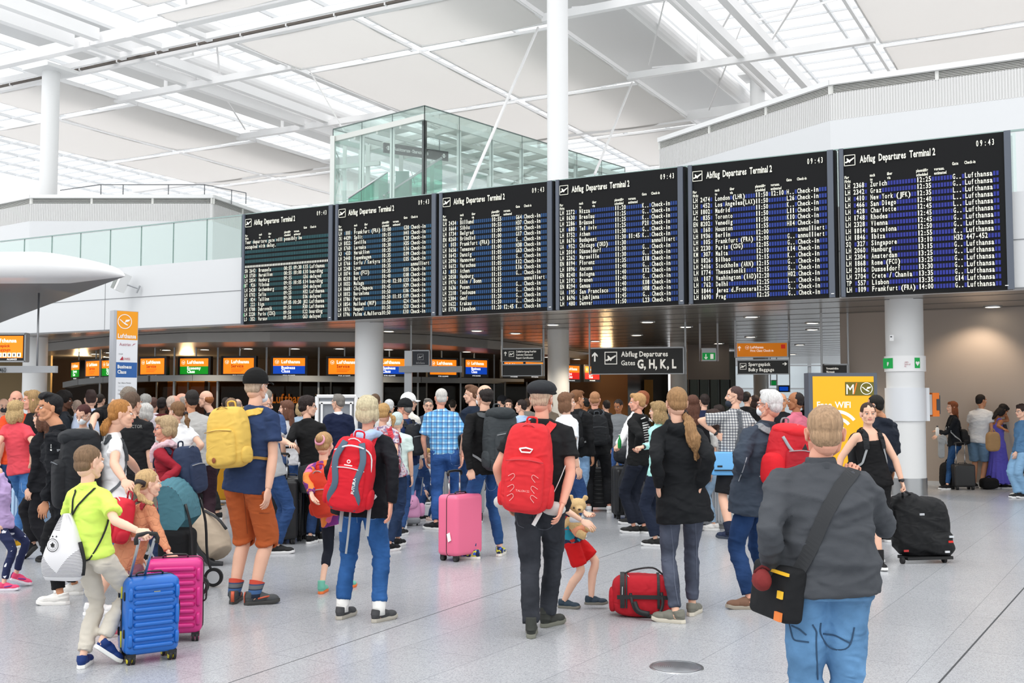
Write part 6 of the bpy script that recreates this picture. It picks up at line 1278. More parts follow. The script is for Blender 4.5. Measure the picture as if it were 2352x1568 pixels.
# ---- second row
p('redtee', 'woman with wavy blonde bob, coral red T-shirt and jeans, seen from behind at far left', (38, 920), [(28, 1260), (66, 1246)], hd=12, hh=8, sex='f', hair='wavy', hc='#bfa273', topc='#d94c58', bot='jeans', bc='#3f6ea6', shoec='#d9a51f', solec='#eeeeea', sleeve=.55, hem=-.06, fat=1.05, arms=[('r', (79, 1020), (72, 1062, 1)), ('l', (-6, 1020), (-12, 1060))])
p('cardigan', 'woman in dark red cardigan, pink scarf and glasses facing left with navy backpack', (379, 957), [388, 402], D=9.6, hd=-72, hh=-112, sex='f', hair='bobshort', hc='#b49b78', topc='#96202f', shirt='long', loose=1.12, hem=-.16, bot='jeans', bc='#2a3a5c', glasses='#7b4f66', arms=[('n', (410, 1076), (372, 1108)), ('f', (362, 1080, 1), (350, 1120, 1))], skin='pink')
p('director', 'man in black shirt printed across the shoulders, back to camera behind the ponytail woman', (306, 901), [296, 322], D=10.9, hd=8, hh=25, hair='short', hc='#5f4c3e', topc='#18191b', bot='chino', bc='#8a8578', sleeve=.8, collar='#18191b', fat=1.06)
p('tattoo', 'man in black T-shirt with tattooed forearm and tousled greying hair', (297, 893), [250, 275], D=12.2, hd=0, hair='curly', hc='#857a6e', topc='#141416', nk=(262, 930), arms=[('l', (216, 958), (211, 985))], bot='chino', bc='#222')
p('whitetee', 'woman with brown ponytail and mask in white T-shirt, elbow out', (406, 922), [408, 432], D=12.0, hd=-35, hh=-58, sex='f', hair='pulled', hc='#7d5c3e', topc='#eeeff1', mask='#e2e8ec', arms=[('r', (463, 1022), (443, 1044, 1)), ('l', (385, 1020, 1), (380, 1050, 1))], tail=[(427, 950, -.04, .018), (430, 966, -.08, .034), (433, 984, -.09, .012)], bot='chino', bc='#1d2a4a', sleeve=.55)
p('greyman', 'dark-haired man in light grey sweater from behind, beside the bald man', (440, 896), [448, 476], D=12.8, hd=-18, hh=-35, hair='short', hc='#26211f', topc='#b3b2af', shirt='long', bot='chino', bc='#3b2831', skin='tan', mask='#e4e8ea', fat=1.08)
p('baldleft', 'balding man with reddish hair and glasses in black T-shirt facing left', (472, 897), [482, 500], D=15, hd=-75, hh=-85, hair='ring', hc='#9a6038', topc='#17181a', glasses='#444444', bot='chino', bc='#222222', nk=(484, 948))
p('greywoman', 'grey-haired woman in glasses and white mask facing left', (331, 928), [330, 346], D=12.6, hd=-70, hh=-80, sex='f', hair='bobshort', hc='#c6c5c1', topc='#e4e2e0', mask='#e9edf0', glasses='#a04040')
p('greycurl', 'person with grey curly hair and a dark backpack, back to camera', (335, 908), [330, 348], D=15.5, hd=5, hair='curly', hc='#a9a7a2', topc='#d9d0d6')
p('redhair', 'woman with dark red hair and mask looking down beside the tattooed man', (192, 930), [186, 204], D=12.4, hd=160, hh=195, pitch=25, sex='f', hair='pulled', hc='#4a2422', topc='#b9b4ae', mask='#e7ecee')
p('palebl', 'dark-haired man in pale blue shirt seen from behind, left of the pylon', (209, 897), [200, 220], D=15.2, hd=-12, hh=-25, hair='quiff', hc='#3a2926', topc='#cddaf0', collar='#cddaf0')
p('longblond', 'smiling man with long blond hair in black T-shirt, third head from the left', (72, 897), [66, 92], D=12.8, hd=-125, hh=-118, hair='long', hc='#a3845a', topc='#131315', skin='pink')
p('orange', 'man with receding dark hair in orange top behind the woman in the coral T-shirt', (38, 897), [20, 40], D=13.4, hd=-60, hh=150, hair='thin', hc='#3a2a24', topc='#e8512a', skin='pink')
p('cutleft', 'masked bald person in pale blue at the very left edge', (9, 915), [-4, 14], D=15.5, hd=150, hair='buzz', hc='#a09890', topc='#b9cbe6', mask='#26282c')
p('afro', 'person with black afro hair and a white-patterned backpack, left of the pylon', (150, 902), [142, 160], D=15.2, hd=70, hh=80, hair='afro', hc='#17120f', topc='#2c3036', skin='dark')
p('baldsmall', 'small bald head above the red-haired woman, grey top', (178, 918), [172, 186], D=17.5, hd=-10, hair='buzz', hc='#a48f80', topc='#6f7472')
p('maroon', 'dark-haired person in maroon top far behind the grey-haired woman', (374, 913), [364, 382], D=17.5, hd=10, hair='short', hc='#1b1210', topc='#571a20', skin='dark')
p('brownback', 'brown-haired person behind the grey-curled head', (353, 913), [348, 362], D=17.8, hd=0, hair='short', hc='#5a4038', topc='#e0d8de')
p('bald2', 'bald man whose pale scalp shows left of the grey sweater man', (401, 908), [396, 410], D=14.8, hd=60, hair='buzz', hc='#cbb4a4', topc='#1c2435', skin='pink')
p('face2', 'pink-faced man peeking past the dark-haired man in grey', (416, 903), [412, 428], D=15.6, hd=-80, hair='thin', hc='#a89c92', topc='#dfe3e8', skin='pink')
p('bluetee', 'man in slate blue T-shirt half hidden behind the man in the black cap', (612, 893), [616, 636], D=12.8, hd=10, hair='crew', hc='#8f8578', topc='#4b6391', bot='chino', bc='#28303e')
p('beardy', 'grey-bearded man with brown glasses behind the man in the black cap', (604, 906), [618, 636], D=11.6, hd=70, hh=88, hair='thin', hc='#8d8680', topc='#a9abac', beard='#9a948c', glasses='#5c3a24', arms=[('n', (648, 1012), (664, 1018))], sleeve=.9)
p('navymask', 'woman with long brown hair and navy mask in pale grey cardigan', (657, 920), [662, 678], D=14.2, hd=-60, hh=-85, sex='f', hair='long', hc='#6a4534', topc='#c3c2c4', shirt='long', mask='#1c2340')
p('blacksw', 'person with curly dark hair and glasses in black sweater facing right', (708, 912), [(712, 1248), (742, 1242)], hd=22, hh=72, hair='curly', hc='#2c211f', topc='#141415', shirt='long', sleeve=1.1, hem=-.08, bot='jeans', bc='#27426e', shoec='#141416', solec='#eeeeec', glasses='#1a1a1a', accent='#eeeeee', arms=[('l', (668, 1010), (690, 1040, 1)), ('r', (742, 1010, 1), (730, 1035, 1))], fat=1.12, loose=1.12)
p('suit', 'grey-haired man with glasses in navy suit jacket before the poster stand', (776, 906), [772, 796], D=15.6, hd=-28, hh=-62, hair='side', hc='#7e7973', topc='#18213d', shirt='long', glasses='#b0b4b8', bot='chino', bc='#18213d', collar='#e8eaf0')
p('floralpony', 'fair woman with blonde ponytail in grey floral top, right of the blonde woman', (882, 926), [(893, 1266), (914, 1254)], hd=28, hh=10, sex='f', hair='pulled', hc='#b9935f', topc=floral, bot='jeans', bc='#1f3352', shoec='#131315', solec='#f0f0ee', tail=[(894, 948, -.03, .02), (903, 962, -.06, .034), (903, 982, -.07, .014)], arms=[('r', (908, 1040), (905, 1080, 1))])
p('hidhead', 'brown-haired head just behind the blonde woman', (862, 905), [856, 872], D=16.5, hd=0, hair='short', hc='#5f4836', topc='#3a4250')
p('darkcap', 'older man in black cap and navy jacket facing left, light jeans', (929, 918), [(925, 1212), (948, 1206)], hd=-42, hh=-70, hair='short', hc='#8b8884', topc='#23345c', shirt='long', bot='wide', bc='#6f9bcb', shoec='#cfcfcf', cap=('base', '#1a1c1e'), skin='pink')
p('whitecap', 'young man in white cap and cream hoodie facing right', (940, 905), [944, 960], D=14.8, hd=48, hh=82, hair='crew', hc='#3b2c24', topc='#dedad0', shirt='long', cap=('base', '#f0f0ee'), hood=True)
p('mint', 'person with a pale mint hood and top behind the floral ponytail woman', (913, 946), [906, 922], D=13.2, hd=10, hair='pulled', hc='#c3d6d0', topc='#cfe2dc', shirt='tee')
p('whitehood', 'person in a white hood left of the black cap', (894, 917), [888, 902], D=16.4, hd=0, hair='pulled', hc='#dcdcd8', topc='#d8d8d6')
p('greyglass', 'grey-haired man in glasses between white cap and plaid shirt', (984, 916), [978, 996], D=17.4, hd=150, hh=170, hair='side', hc='#77736d', topc='#3c4350', glasses='#222222')
p('blueplaid', 'white-haired man from behind in bright blue plaid shirt and jeans', (1013, 892), [(1001, 1216), (1042, 1210)], hd=2, hh=-14, hair='crew', hc='#cfccc6', topc=bluep, bot='jeans', bc='#2f5796', shoec='#1c1d20', solec='#e6e6e4', fat=1.1, hem=.02, sleeve=.8, arms=[('l', (971, 1012), (978, 1052, 1)), ('r', (1070, 1006), (1063, 1050, 1))], skin='pink', foothd=(-60, 10))
p('tinygirl', 'tiny blonde girl in white top and jeans beside the blue plaid man', (983, 1030), [(984, 1198), (1002, 1192)], hd=120, hh=120, sex='f', hair='long', hc='#d0a863', topc='#eceae6', shirt='long', sleeve=1.9, bot='slim', bc='#27446e', shoec='#d3b8ac', solec='#f0ece6', skin='kid')
p('leftface', 'young man with brown fade looking left in dark blue T-shirt', (1083, 886), [1080, 1098], D=14.6, hd=-55, hh=-80, hair='quiff', hc='#6d4d38', topc='#1c2738')
p('darksleeve', 'man with thinning dark hair in black long sleeves holding the pink suitcase', (1112, 884), [(1086, 1284), (1148, 1276)], hd=-28, hh=-38, hair='thin', hc='#2a2422', topc='#131314', shirt='long', bot='slim', bc='#2a5288', shoec=speckle('painted_shoe', '#1a2448', '#d6d24a', '#3a62c8', 40, .5), solec='#e4ded6', mask='#eceef0', arms=[('l', (1072, 1020), (1082, 1086), 'fist', (-1, 0, 0)), ('r', (1140, 1010, 1), (1135, 1060, 1))], foothd=(-78, 10))
p('blueshirt', 'dark-haired man in light blue shirt far behind, looking left', (1196, 918), [1190, 1206], D=18.2, hd=-40, hh=-75, hair='short', hc='#2c211e', topc='#a9c3e6')
p('farcap', 'man in black cap far back in the check-in hall', (1152, 910), [1146, 1162], D=23, hd=-60, hair='short', hc='#222222', topc='#232426', cap=('base', '#15161a'))
p('brownbob', 'man with shoulder-length brown hair in white shirt facing right', (1303, 902), [1296, 1314], D=12.9, hd=62, hh=84, hair='bob', hc='#75533c', topc='#e8eaee')
p('hoodback', 'brown-haired young man with black backpack and light jeans behind the flat cap man', (1326, 896), [(1322, 1196), (1338, 1188)], hd=28, hh=62, hair='flop', hc='#7b5234', topc='#17181a', shirt='long', bot='slim', bc='#86aad0', shoec='#e6e6e6', skin='tan')
p('eastman', 'fair-haired young man from behind, black hoodie, black backpack, white sneakers', (1366, 899), [(1352, 1177), (1399, 1177)], hd=0, hh=4, hair='crew', hc='#ad7c57', topc='#17181a', shirt='long', sleeve=1.75, bot='chino', bc='#16171a', shoec='#ecebea', solec='#f2f2f0', skin='pink', hood=True)
p('yellowfar', 'distant woman in yellow beside dark heads, beyond the backpack student', (1342, 914), [1338, 1350], D=20.5, hd=-60, sex='f', hair='bun', hc='#17120f', topc='#cfae4a', skin='brown')
p('blondboy', 'young man with blond fringe in black hoodie printed with white text, facing left', (1463, 903), [1456, 1480], D=13.4, hd=-52, hh=-82, hair='flop', hc='#b98f60', topc='#151617', shirt='long', hood=True, bot='chino', bc='#1a1f2c', skin='pink', arms=[('n', (1470, 1000, -1), (1462, 1030, 1))])
p('whitebehind', 'auburn-haired young man in white T-shirt behind the blond one', (1472, 898), [1452, 1474], D=14.4, hd=-60, hh=-80, hair='short', hc='#8a4c2c', topc='#f0f0f0', shirt='long', arms=[('n', (1432, 1000), (1420, 1022), 'fist')], bot='chino', bc='#2a2c30', nk=(1464, 945))
p('greyhood', 'man with dark hair in grey zip top looking down in the background', (1420, 918), [1414, 1430], D=19.5, hd=200, hh=215, pitch=20, hair='short', hc='#2a201c', topc='#73777a', skin='brown')
p('mintarm', 'woman in mint green sleeves gripping a suitcase, hidden by the auburn ponytail', (1510, 922), [1506, 1526], D=12.2, hd=-50, hh=-60, sex='f', hair='wavy', hc='#a0845c', topc='#a9e4dc', shirt='long', sleeve=1.9, arms=[('l', (1508, 1020), (1476, 1026), 'fist', (-1, 0, 0))], bot='chino', bc='#1c2436')
p('longbrown', 'person with long straight brown hair right behind the auburn ponytail', (1590, 908), [1586, 1604], D=13.6, hd=0, sex='f', hair='long', hc='#5c3a2c', topc='#14161a', shirt='long')
p('farback', 'short dark-haired man in navy seen from behind, far right of the ponytail', (1617, 905), [1610, 1628], D=18, hd=14, hh=-15, hair='short', hc='#2a1f1b', topc='#1d2440')
p('lightjeans', 'person in light ripped jeans and white sneakers beside the silver ribbed case', (1636, 940), [(1640, 1218), (1664, 1212)], hd=-70, sex='f', hair='long', hc='#3a2a24', topc='#d9d8d4', shirt='tee', bot='slim', bc='#a4c4e0', shoec='#f0eeea', solec='#f4f4f2')
p('pinkshirt', 'close-cropped man in a pink shirt facing left, right of the grandfather', (1826, 900), [1822, 1846], D=13.4, hd=-42, hh=-72, hair='buzz', hc='#241b19', topc='#cb6c80', shirt='long', skin='brown', bot='chino', bc='#1d2330', collar='#cb6c80')
p('midface', 'man with a trimmed beard in black coat seen past the grandfather', (1795, 903), [1790, 1806], D=15.8, hd=170, hh=190, hair='buzz', hc='#3a2a22', topc='#15161a', shirt='long', skin='tan')
p('farblack', 'dark-haired man in black far behind the checked shirt', (1716, 900), [1708, 1726], D=20, hd=20, hh=50, hair='short', hc='#1a1412', topc='#141416', shirt='long')
p('farblack2', 'dark head at the far back left of the yellow poster', (1847, 915), [1842, 1854], D=24, hd=0, hair='afro', hc='#131010', topc='#18181a', skin='dark')
p('farhead3', 'brown-haired woman far back just left of the grandfather', (1733, 908), [1728, 1740], D=20.5, hd=0, sex='f', hair='bob', hc='#33231e', topc='#1b1c20')
p('cape', 'dark-haired masked man in black hooded cape behind the woman in the tank top', (2008, 908), [2012, 2036], D=12.6, hd=-30, hh=-55, hair='short', hc='#15120f', topc='#191f2b', shirt='long', sleeve=1.2, loose=1.4, hem=-.1, mask='#dfe6ec', skin='tan', hood=True, bot='chino', bc='#121214', nk=(2026, 962))
p('redbrown', 'woman with long red-brown hair in dark jacket and jeans by the beige wall, facing left', (2186, 922), [(2176, 1124), (2213, 1118, 0, 40)], hd=-88, sex='f', hair='long', hc='#7a4222', topc='#15181e', shirt='long', sleeve=1.9, bot='slim', bc='#1f4674', shoec='#15151a', solec='#f2f2f2', arms=[('n', (2172, 1000), (2156, 1000)), ('f', (2170, 1000, 1), (2154, 990, 1))], knees=(None, None))
p('whitedenim', 'man in white T-shirt and denim shorts by the beige wall', (2254, 906), [(2238, 1120), (2256, 1121)], hd=42, hh=78, hair='short', hc='#1e1714', topc='#d3d4d6', bot='shorts', bc='#6d8ca8', shoec='#18181a', skin='tan', loose=1.15)
p('violet', 'woman in long violet dress bent over her phone by the beige wall', (2304, 929), [(2284, 1122), (2306, 1122)], hd=80, hh=88, pitch=38, sex='f', hair='long', hc='#15100f', topc='#5d57b6', shirt='tank', bot='skirt', bc='#5550b0', skin='brown', shoec='#141416', arms=[('n', (2292, 978), (2306, 985), 'relax', (1, 0, 0)), ('f', (2322, 965, 1), (2308, 948, 1))], nk=(2290, 958))
p('denimjkt', 'woman with curly dark hair and glasses in denim jacket at the right edge', (2345, 930), [2340, 2354], D=18.4, hd=-100, sex='f', hair='curly', hc='#2f211d', topc='#4f7599', shirt='long', glasses='#999999', bot='wide', bc='#7fa6c8', arms=[('n', (2340, 1010), (2334, 1038))])
p('edgekid', 'walker cut by the right edge, only striped sneaker and leg showing', (2382, 985), [(2338, 1140, 0, 12), (2392, 1146)], hd=-88, hair='short', hc='#4a382c', topc='#d8d8d6', bot='shorts', bc='#44505c', shoec='#eef0ea', solec='#b7c83a', skin='kid', sock='#3aa79c')
p('blackcoat', 'woman in black suit and white blouse walking left, half hidden by the young man', (98, 935), [(76, 1284, 0, 38), (120, 1290)], hd=-80, sex='f', hair='long', hc='#5a3a2a', topc='#121318', shirt='long', loose=1.15, hem=-.2, bot='wide', bc='#131318', shoec='#17181c', solec='#222222')
for k_, (x, y, D, hd_, hr, hc_, tc_, lab) in enumerate([(532, 917, 17, 10, 'curly', '#8a6f58', '#5a6270', 'curly-haired head left of the yellow backpack'), (546, 916, 18.5, 0, 'thin', '#9a8a7c', '#6d7178', 'thin-haired head just left of the black cap'), (1213, 915, 22, 30, 'short', '#463428', '#77726c', 'distant man in grey left of the flat cap'), (1168, 917, 21, 180, 'long', '#2a1f1a', '#30343a', 'distant woman in dark clothes behind the dark hiking pack'), (1040, 918, 24, 0, 'short', '#20180f', '#3a3f4a', 'faint dark-haired person behind the blue plaid shirt'), (1392, 919, 22, -20, 'short', '#1c1410', '#22262e', 'dark head right of the backpack student in the distance'), (1545, 921, 22, 0, 'short', '#33261d', '#3b3f48', 'head in the distance left of the auburn ponytail'), (1570, 915, 24, 0, 'bob', '#4a3628', '#56504a', 'distant brown bob above the auburn ponytail shoulder'), (1650, 930, 17, -30, 'long', '#2b1f1b', '#3a4048', 'dark-haired person under the checked shirt man\'s elbow'), (690, 925, 20, 0, 'bob', '#b59a70', '#9fb3c6', 'distant fair-haired person left of the curly-haired one'), (822, 914, 19, 0, 'short', '#4b392e', '#4c525e', 'distant head beside the round column'), (520, 913, 21, 0, 'short', '#2d2420', '#32363e', 'distant dark head behind the queue post'), (130, 915, 20, 0, 'short', '#332a24', '#444a52', 'distant head left of the afro-haired person'), (232, 905, 22, 20, 'short', '#2e2622', '#2c3038', 'distant dark-haired head beside the pylon base'), (1262, 918, 24, 0, 'short', '#2b231e', '#8a8074', 'distant person in beige behind the flat cap man')]):
    p('far%d' % k_, lab, (x, y), [x-5, x+8], D=D, hd=hd_, hair=hr, hc=hc_, topc=tc_, bot='chino', bc='#23262c')
# ================================================================== bags and luggage
PP = PEOPLE
def fox(T, w, d, h):
    m = M(); m.ell((-w*.12, -d*.665, -h*.36), (.018, .004, .022), 16); m.build('leather_badge', mat('badge_brown', '#8a4a26', .6), T, smooth=True)
backpack(PP['capman'], 'yellow canvas backpack with round brown badge on the man in orange shorts', .35, .50, .22, '#dcb85a', t0=.60, strapc='#dcb85a', logo=fox, webc='#a8823a', roll=-8, dx=-.05)
def deut(T, w, d, h):
    m = M()
    for s in (-1, 1): snaps = [(s*w*.18, -d*.36, h*.44), (s*w*.30, -d*.58, h*.2), (s*w*.22, -d*.66, -h*.1), (s*w*.30, -d*.60, -h*.3), (s*w*.2, -d*.5, -h*.44)]; m.tube(snaps, [(.024, .006)]*5, 10, sub=4, lat=(1, 0, 0))
    m.build('side_panel', mat('panel_slate', '#4a5f70', .7), T, smooth=True)
    m = M(); m.tube([(-w*.40, -d*.3, h*.30), (0, -d*.56, h*.40), (w*.40, -d*.3, h*.30), (w*.44, -d*.2, -h*.1)], .006, 8, sub=5); m.build('piping', mat('piping_white', '#e6e8e8', .6), T, smooth=True)
    m = M(); ring2(m, (0, -d*.62, h*.19), (1, 0, 0), (0, 0, 1), .008, .014, 16); rect(m, (0, -d*.62, h*.14), (1, 0, 0), (0, 0, 1), -.03, -.004, .03, .004); text(m, 'FUTURA', (w*.22, -d*.685, -h*.22), (0, 0, 1), (-1, 0, 0), .03, sx=1.0); m.build('lettering', PWHITE, T)
    m = M()
    for x in (-w*.12, w*.48): m.tube([(x, d*.1, -h*.42), (x+.01, d*.0, -h*.6), (x+.02, -d*.1, -h*.78)], [(.014, .003)]*3, 8, sub=2, lat=(1, 0, 0))
    m.tube([(w*.1, -d*.1, -h*.46), (w*.14, -d*.15, -h*.8), (w*.15, -d*.15, -h*1.05)], [(.008, .003)]*3, 8, sub=2, lat=(1, 0, 0)); m.build('loose_webbing', mat('webbing', '#9a9d9f', .7), T)
backpack(PP['blonde'], 'red and slate-grey hiking backpack on the blonde woman in black', .34, .54, .24, '#d21f2e', t0=.46, strapc='#cf2434', logo=deut, roll=6, dx=-.03, webc='#d8dadc')
def osp(T, w, d, h):
    m = M()
    for x, k in ((-w*.22, 1), (w*.22, -1)):
        for z in (-h*.08, -h*.2, -h*.30): m.tube([(x-.025*k, -d*.64, z), (x+.01*k, -d*.67, z+.02), (x+.02*k, -d*.66, z), (x-.005*k, -d*.66, z-.03)], .0022, 6, sub=4)
    text(m, 'TALON 22', (-.045, -d*.68, -h*.24), (1, 0, 0), (0, 0, 1), .02, sx=1.0); m.build('print', mat('print_pale', '#e8a8a4', .6), T)
    m = M(); m.tube([(-.045, -d*.46, h*.22), (0, -d*.49, h*.235), (.045, -d*.46, h*.22), (.03, -d*.48, h*.185), (-.03, -d*.48, h*.185), (-.045, -d*.46, h*.22)], .006, 8); m.build('clip', PWHITE, T, smooth=True)
    m = M(); m.ell((w*.52, d*.25, -h*.44), (.09, .05, .05), 14); m.ell((-w*.52, d*.25, -h*.42), (.05, .05, .045), 14); m.build('hip_pad', mat('mesh_pad', '#d6d6d2', .8, bump=.6, bscale=500), T, smooth=True)
    m = M(); m.tube([(w*.45, d*.2, -h*.36), (w*.62, d*.1, -h*.12), (w*.7, d*.3, h*.04)], [(.012, .003)]*3, 8, sub=3, lat=(0, 1, 0)); m.tube([(w*.32, -d*.1, -h*.47), (w*.2, -d*.2, -h*.62)], [(.014, .003)]*2, 8, lat=(1, 0, 0)); m.build('loose_webbing', mat('webbing_white', '#d9dad8', .7), T)
    m = M(); m.tube([(w*.42, -d*.3, .02), (w*.43, -d*.34, -.03), (w*.44, -d*.3, -.08)], .006, 8, sub=3); m.build('elastic_cord', PWHITE, T, smooth=True)
backpack(PP['flat'], 'large red hiking backpack with white clips on the man in the flat cap', .36, .62, .26, '#d62d33', t0=.46, strapc='#d8383a', logo=osp, webc='#c03038', roll=3, dx=-.05)
def vaude(T, w, d, h):
    m = M(); poly2(m, (w*.1, -d*.60, h*.16), (1, 0, 0), (0, 0, 1), [(-.03, -.02), (.03, -.02), (0, .03)], 1.0); m.build('logo', BLACK, T)
    m = M(); m.ell((-w*.45, -d*.1, -h*.22), (.09, .09, h*.26), 20, e=.6); m.build('side_pouch', cloth('#d3222c'), T, smooth=True)
    m = M(); m.tube([(-w*.42, -d*.35, h*.30), (-w*.25, -d*.55, h*.10), (w*.05, -d*.62, h*.02), (w*.38, -d*.45, h*.14)], [(.012, .005)]*4, 8, sub=4, lat=(0, 0, 1)); m.build('lid_edge', mat('reflective', '#9b9fa3', .4), T, smooth=True)
    m = M(); m.tube([(-w*.50, -d*.35, -h*.1), (-w*.5, -d*.37, -h*.26)], .004, 6); m.build('zip_pull', PWHITE, T)
backpack(PP['grandpa'], 'red backpack with grey-edged lid on the white-haired man', .34, .50, .24, '#c4222d', t0=.60, color2='#a81c28', strapc='#8a8d90', logo=vaude, lid='#e02b33', dx=.02)
backpack(PP['peach'], 'small bright red backpack on the girl in the peach jacket', .24, .32, .15, '#cf2a3a', t0=.56, color2='#b92434', strapc='#a32a38', webc='#e9b8bc')
backpack(PP['bunkid'], 'orange-red drawstring-topped backpack on the girl with the bun', .24, .40, .16, '#d8402a', t0=.42, color2='#c83a26', strapc='#cf3a34', roll=-4)
def deutw(T, w, d, h):
    m = M(); ring2(m, (-w*.1, -d*.66, h*.30), (1, 0, 0), (0, 0, 1), .010, .017, 16); rect(m, (-w*.1, -d*.66, h*.255), (1, 0, 0), (0, 0, 1), -.035, -.005, .035, .005); m.build('logo', PWHITE, T)
    m = M(); m.tube([(w*.52, 0, h*.2), (w*.56, 0, h*.0), (w*.52, 0, -h*.3)], .006, 8, sub=3); m.build('loose_webbing', mat('webbing', '#5a6066', .7), T)
backpack(PP['pony'], 'big black hiking pack with white logo carried by the ponytailed woman in white', .36, .62, .30, '#1b1d21', t0=.50, lid='#1f2226', strapc='#44484c', logo=deutw, webc='#5c6268')
backpack(PP['cardigan'], 'navy blue backpack on the woman in the dark red cardigan', .30, .44, .20, '#2c3852', t0=.50, strapc='#2b3347')
backpack(PP['darksleeve'], 'large dark grey trekking pack on the man holding the pink case', .36, .66, .30, '#3a3f42', t0=.52, lid='#2f3437', strapc='#505457', dx=.04)
backpack(PP['eastman'], 'plain black backpack on the fair-haired student seen from behind', .34, .46, .18, '#202225', t0=.52, strapc='#4f545a', webc='#3a3d40')
backpack(PP['hoodback'], 'black backpack with ribbed pocket left of the fair-haired student', .32, .48, .20, '#17191c', t0=.52, strapc='#24272b')
backpack(PP['darkcap'], 'black backpack with grey edges on the man in navy and black cap', .28, .42, .18, '#25272a', t0=.52, strapc='#2c2f33', webc='#8a8f92')
backpack(PP['floralpony'], 'maroon and white patterned backpack on the woman in the floral top', .28, .42, .16, speckle('maroon_print', '#6a2a3c', '#e0ccd0', '#3a1a24', 60, .55), t0=.38, strapc='#c03a4a')if False else None
def pack_spk():
    r = backpack(PP['floralpony'], 'maroon backpack on the woman in the floral top', .28, .42, .16, '#6d3142', t0=.38, strapc='#c8414e', dx=.06)
    mt = speckle('maroon_print', '#6a2a3c', '#e0ccd0', '#3a1a24', 70, .6)
    for o in r[0].children:
        if o.name.startswith(('main_body', 'front_pocket')): o.data.materials[0] = mt
pack_spk()
backpack(PP['tank'], 'black daypack worn by the woman in the black tank top', .30, .44, .18, '#1c1d20', t0=.52, strapc='#1f2124')
backpack(PP['redbrown'], 'round black mini backpack hanging on the red-haired woman', .28, .30, .16, '#1b1c1e', t0=.22, strapc='#1b1c1e')
backpack(PP['greycurl'], 'dark navy backpack on the grey-curled person', .28, .4, .16, '#1a1f2c', t0=.55)
backpack(PP['afro'], 'black and white backpack on the person with afro hair', .28, .4, .18, '#2a2c2e', t0=.6, lid='#d8d8d4')
# white drawstring bag on the boy
B = PP['boy']; c = B['hp']+B['sp']*.18-B['fb']*.15-B['L']*.075; R = np.stack([B['L'], B['f'], np.array((0, 0, 1.))], 1); R = R@rotz(radians(-6)).T
T = thing('drawstring_bag', 'white and grey drawstring gym bag with round crest on the boy in lime', 'drawstring bag', tuple(c), rot=(0, 0, -radians(B['hd'])+.12))
bw, bh = .275, .40; m = M(); rows = []
n = 22
for i in range(17):
    z = bh/2-bh*i/16; t_ = i/16; hw = bw/2*(.10+.90*min(1, (t_/.72))**.75)*(1 if t_ < .9 else 1-.35*(t_-.9)*5); dp = .028+.062*sin(pi*min(1, t_*.95)**1.2)
    for j in range(n): a = 2*pi*j/n; rows.append((hw*np.sign(cos(a))*abs(cos(a))**.7+(-.02*t_), dp*sin(a)+.010*sin(a*9+t_*3)*(1-t_)**2, z))
fs = [(i*n+j, (i+1)*n+j, (i+1)*n+(j+1) % n, i*n+(j+1) % n) for i in range(16) for j in range(n)]+[tuple(16*n+j for j in range(n))[::-1], tuple(range(n))]
bagm = bpy.data.materials.new('gym_bag'); bagm.use_nodes = True; N_, L_, B_ = nodes(bagm); B_.inputs['Roughness'].default_value = .6
tc = N_.new('ShaderNodeTexCoord'); sp = N_.new('ShaderNodeSeparateXYZ'); L_.new(tc.outputs['Object'], sp.inputs[0])
def mth(op, a, b=None, c_=None):
    x = N_.new('ShaderNodeMath'); x.operation = op
    for i, v in enumerate((a, b, c_)):
        if v is None: continue
        if isinstance(v, (int, float)): x.inputs[i].default_value = v
        else: L_.new(v, x.inputs[i])
    return x.outputs[0]
lines = mth('LESS_THAN', mth('FRACT', mth('MULTIPLY', sp.outputs['Z'], 115.)), .42)
tri = mth('MAXIMUM', mth('LESS_THAN', sp.outputs['Z'], mth('MULTIPLY_ADD', mth('ABSOLUTE', mth('ADD', sp.outputs['X'], .02)), 1.15, -.150)), mth('MULTIPLY', mth('GREATER_THAN', sp.outputs['Z'], .10), mth('LESS_THAN', sp.outputs['X'], -.005)))
mxn = N_.new('ShaderNodeMix'); mxn.data_type = 'RGBA'; L_.new(mth('MULTIPLY', mth('MULTIPLY', lines, tri), mth('GREATER_THAN', sp.outputs['Z'], -.18)), mxn.inputs['Factor']); mxn.inputs['A'].default_value = lin('#e4e3e5'); mxn.inputs['B'].default_value = lin('#5c5b60'); L_.new(mxn.outputs['Result'], B_.inputs['Base Color'])
m.add(rows, fs); m.build('pouch', bagm, T, smooth=True)
m = M(); rr = -.094; ring2(m, (-.03, rr, .02), (1, 0, 0), (0, 0, 1), .036, .040, 28); ring2(m, (-.03, rr, .02), (1, 0, 0), (0, 0, 1), .027, .029, 28); poly2(m, (-.03, rr, .02), (1, 0, 0), (0, 0, 1), [(-.3, .1), (-.12, .14), (-.05, .3), (.05, .3), (.12, .14), (.3, .1), (.18, -.05), (.2, -.25), (.06, -.15), (0, -.35), (-.06, -.15), (-.2, -.25), (-.18, -.05)], .055)
for x in (-.055, -.03, -.005): poly2(m, (x, rr, .072), (1, 0, 0), (0, 0, 1), [(sin(2*pi*k/10)*(1 if k % 2 == 0 else .42), cos(2*pi*k/10)*(1 if k % 2 == 0 else .42)) for k in range(10)], .009)
m.build('crest', BLACK, T)
m = M(); top = np.array((0, .0, bh/2-.005)); Ri = rotz(radians(B['hd'])-.12)
bv = bvh_of(B['T'], ('shirt',))
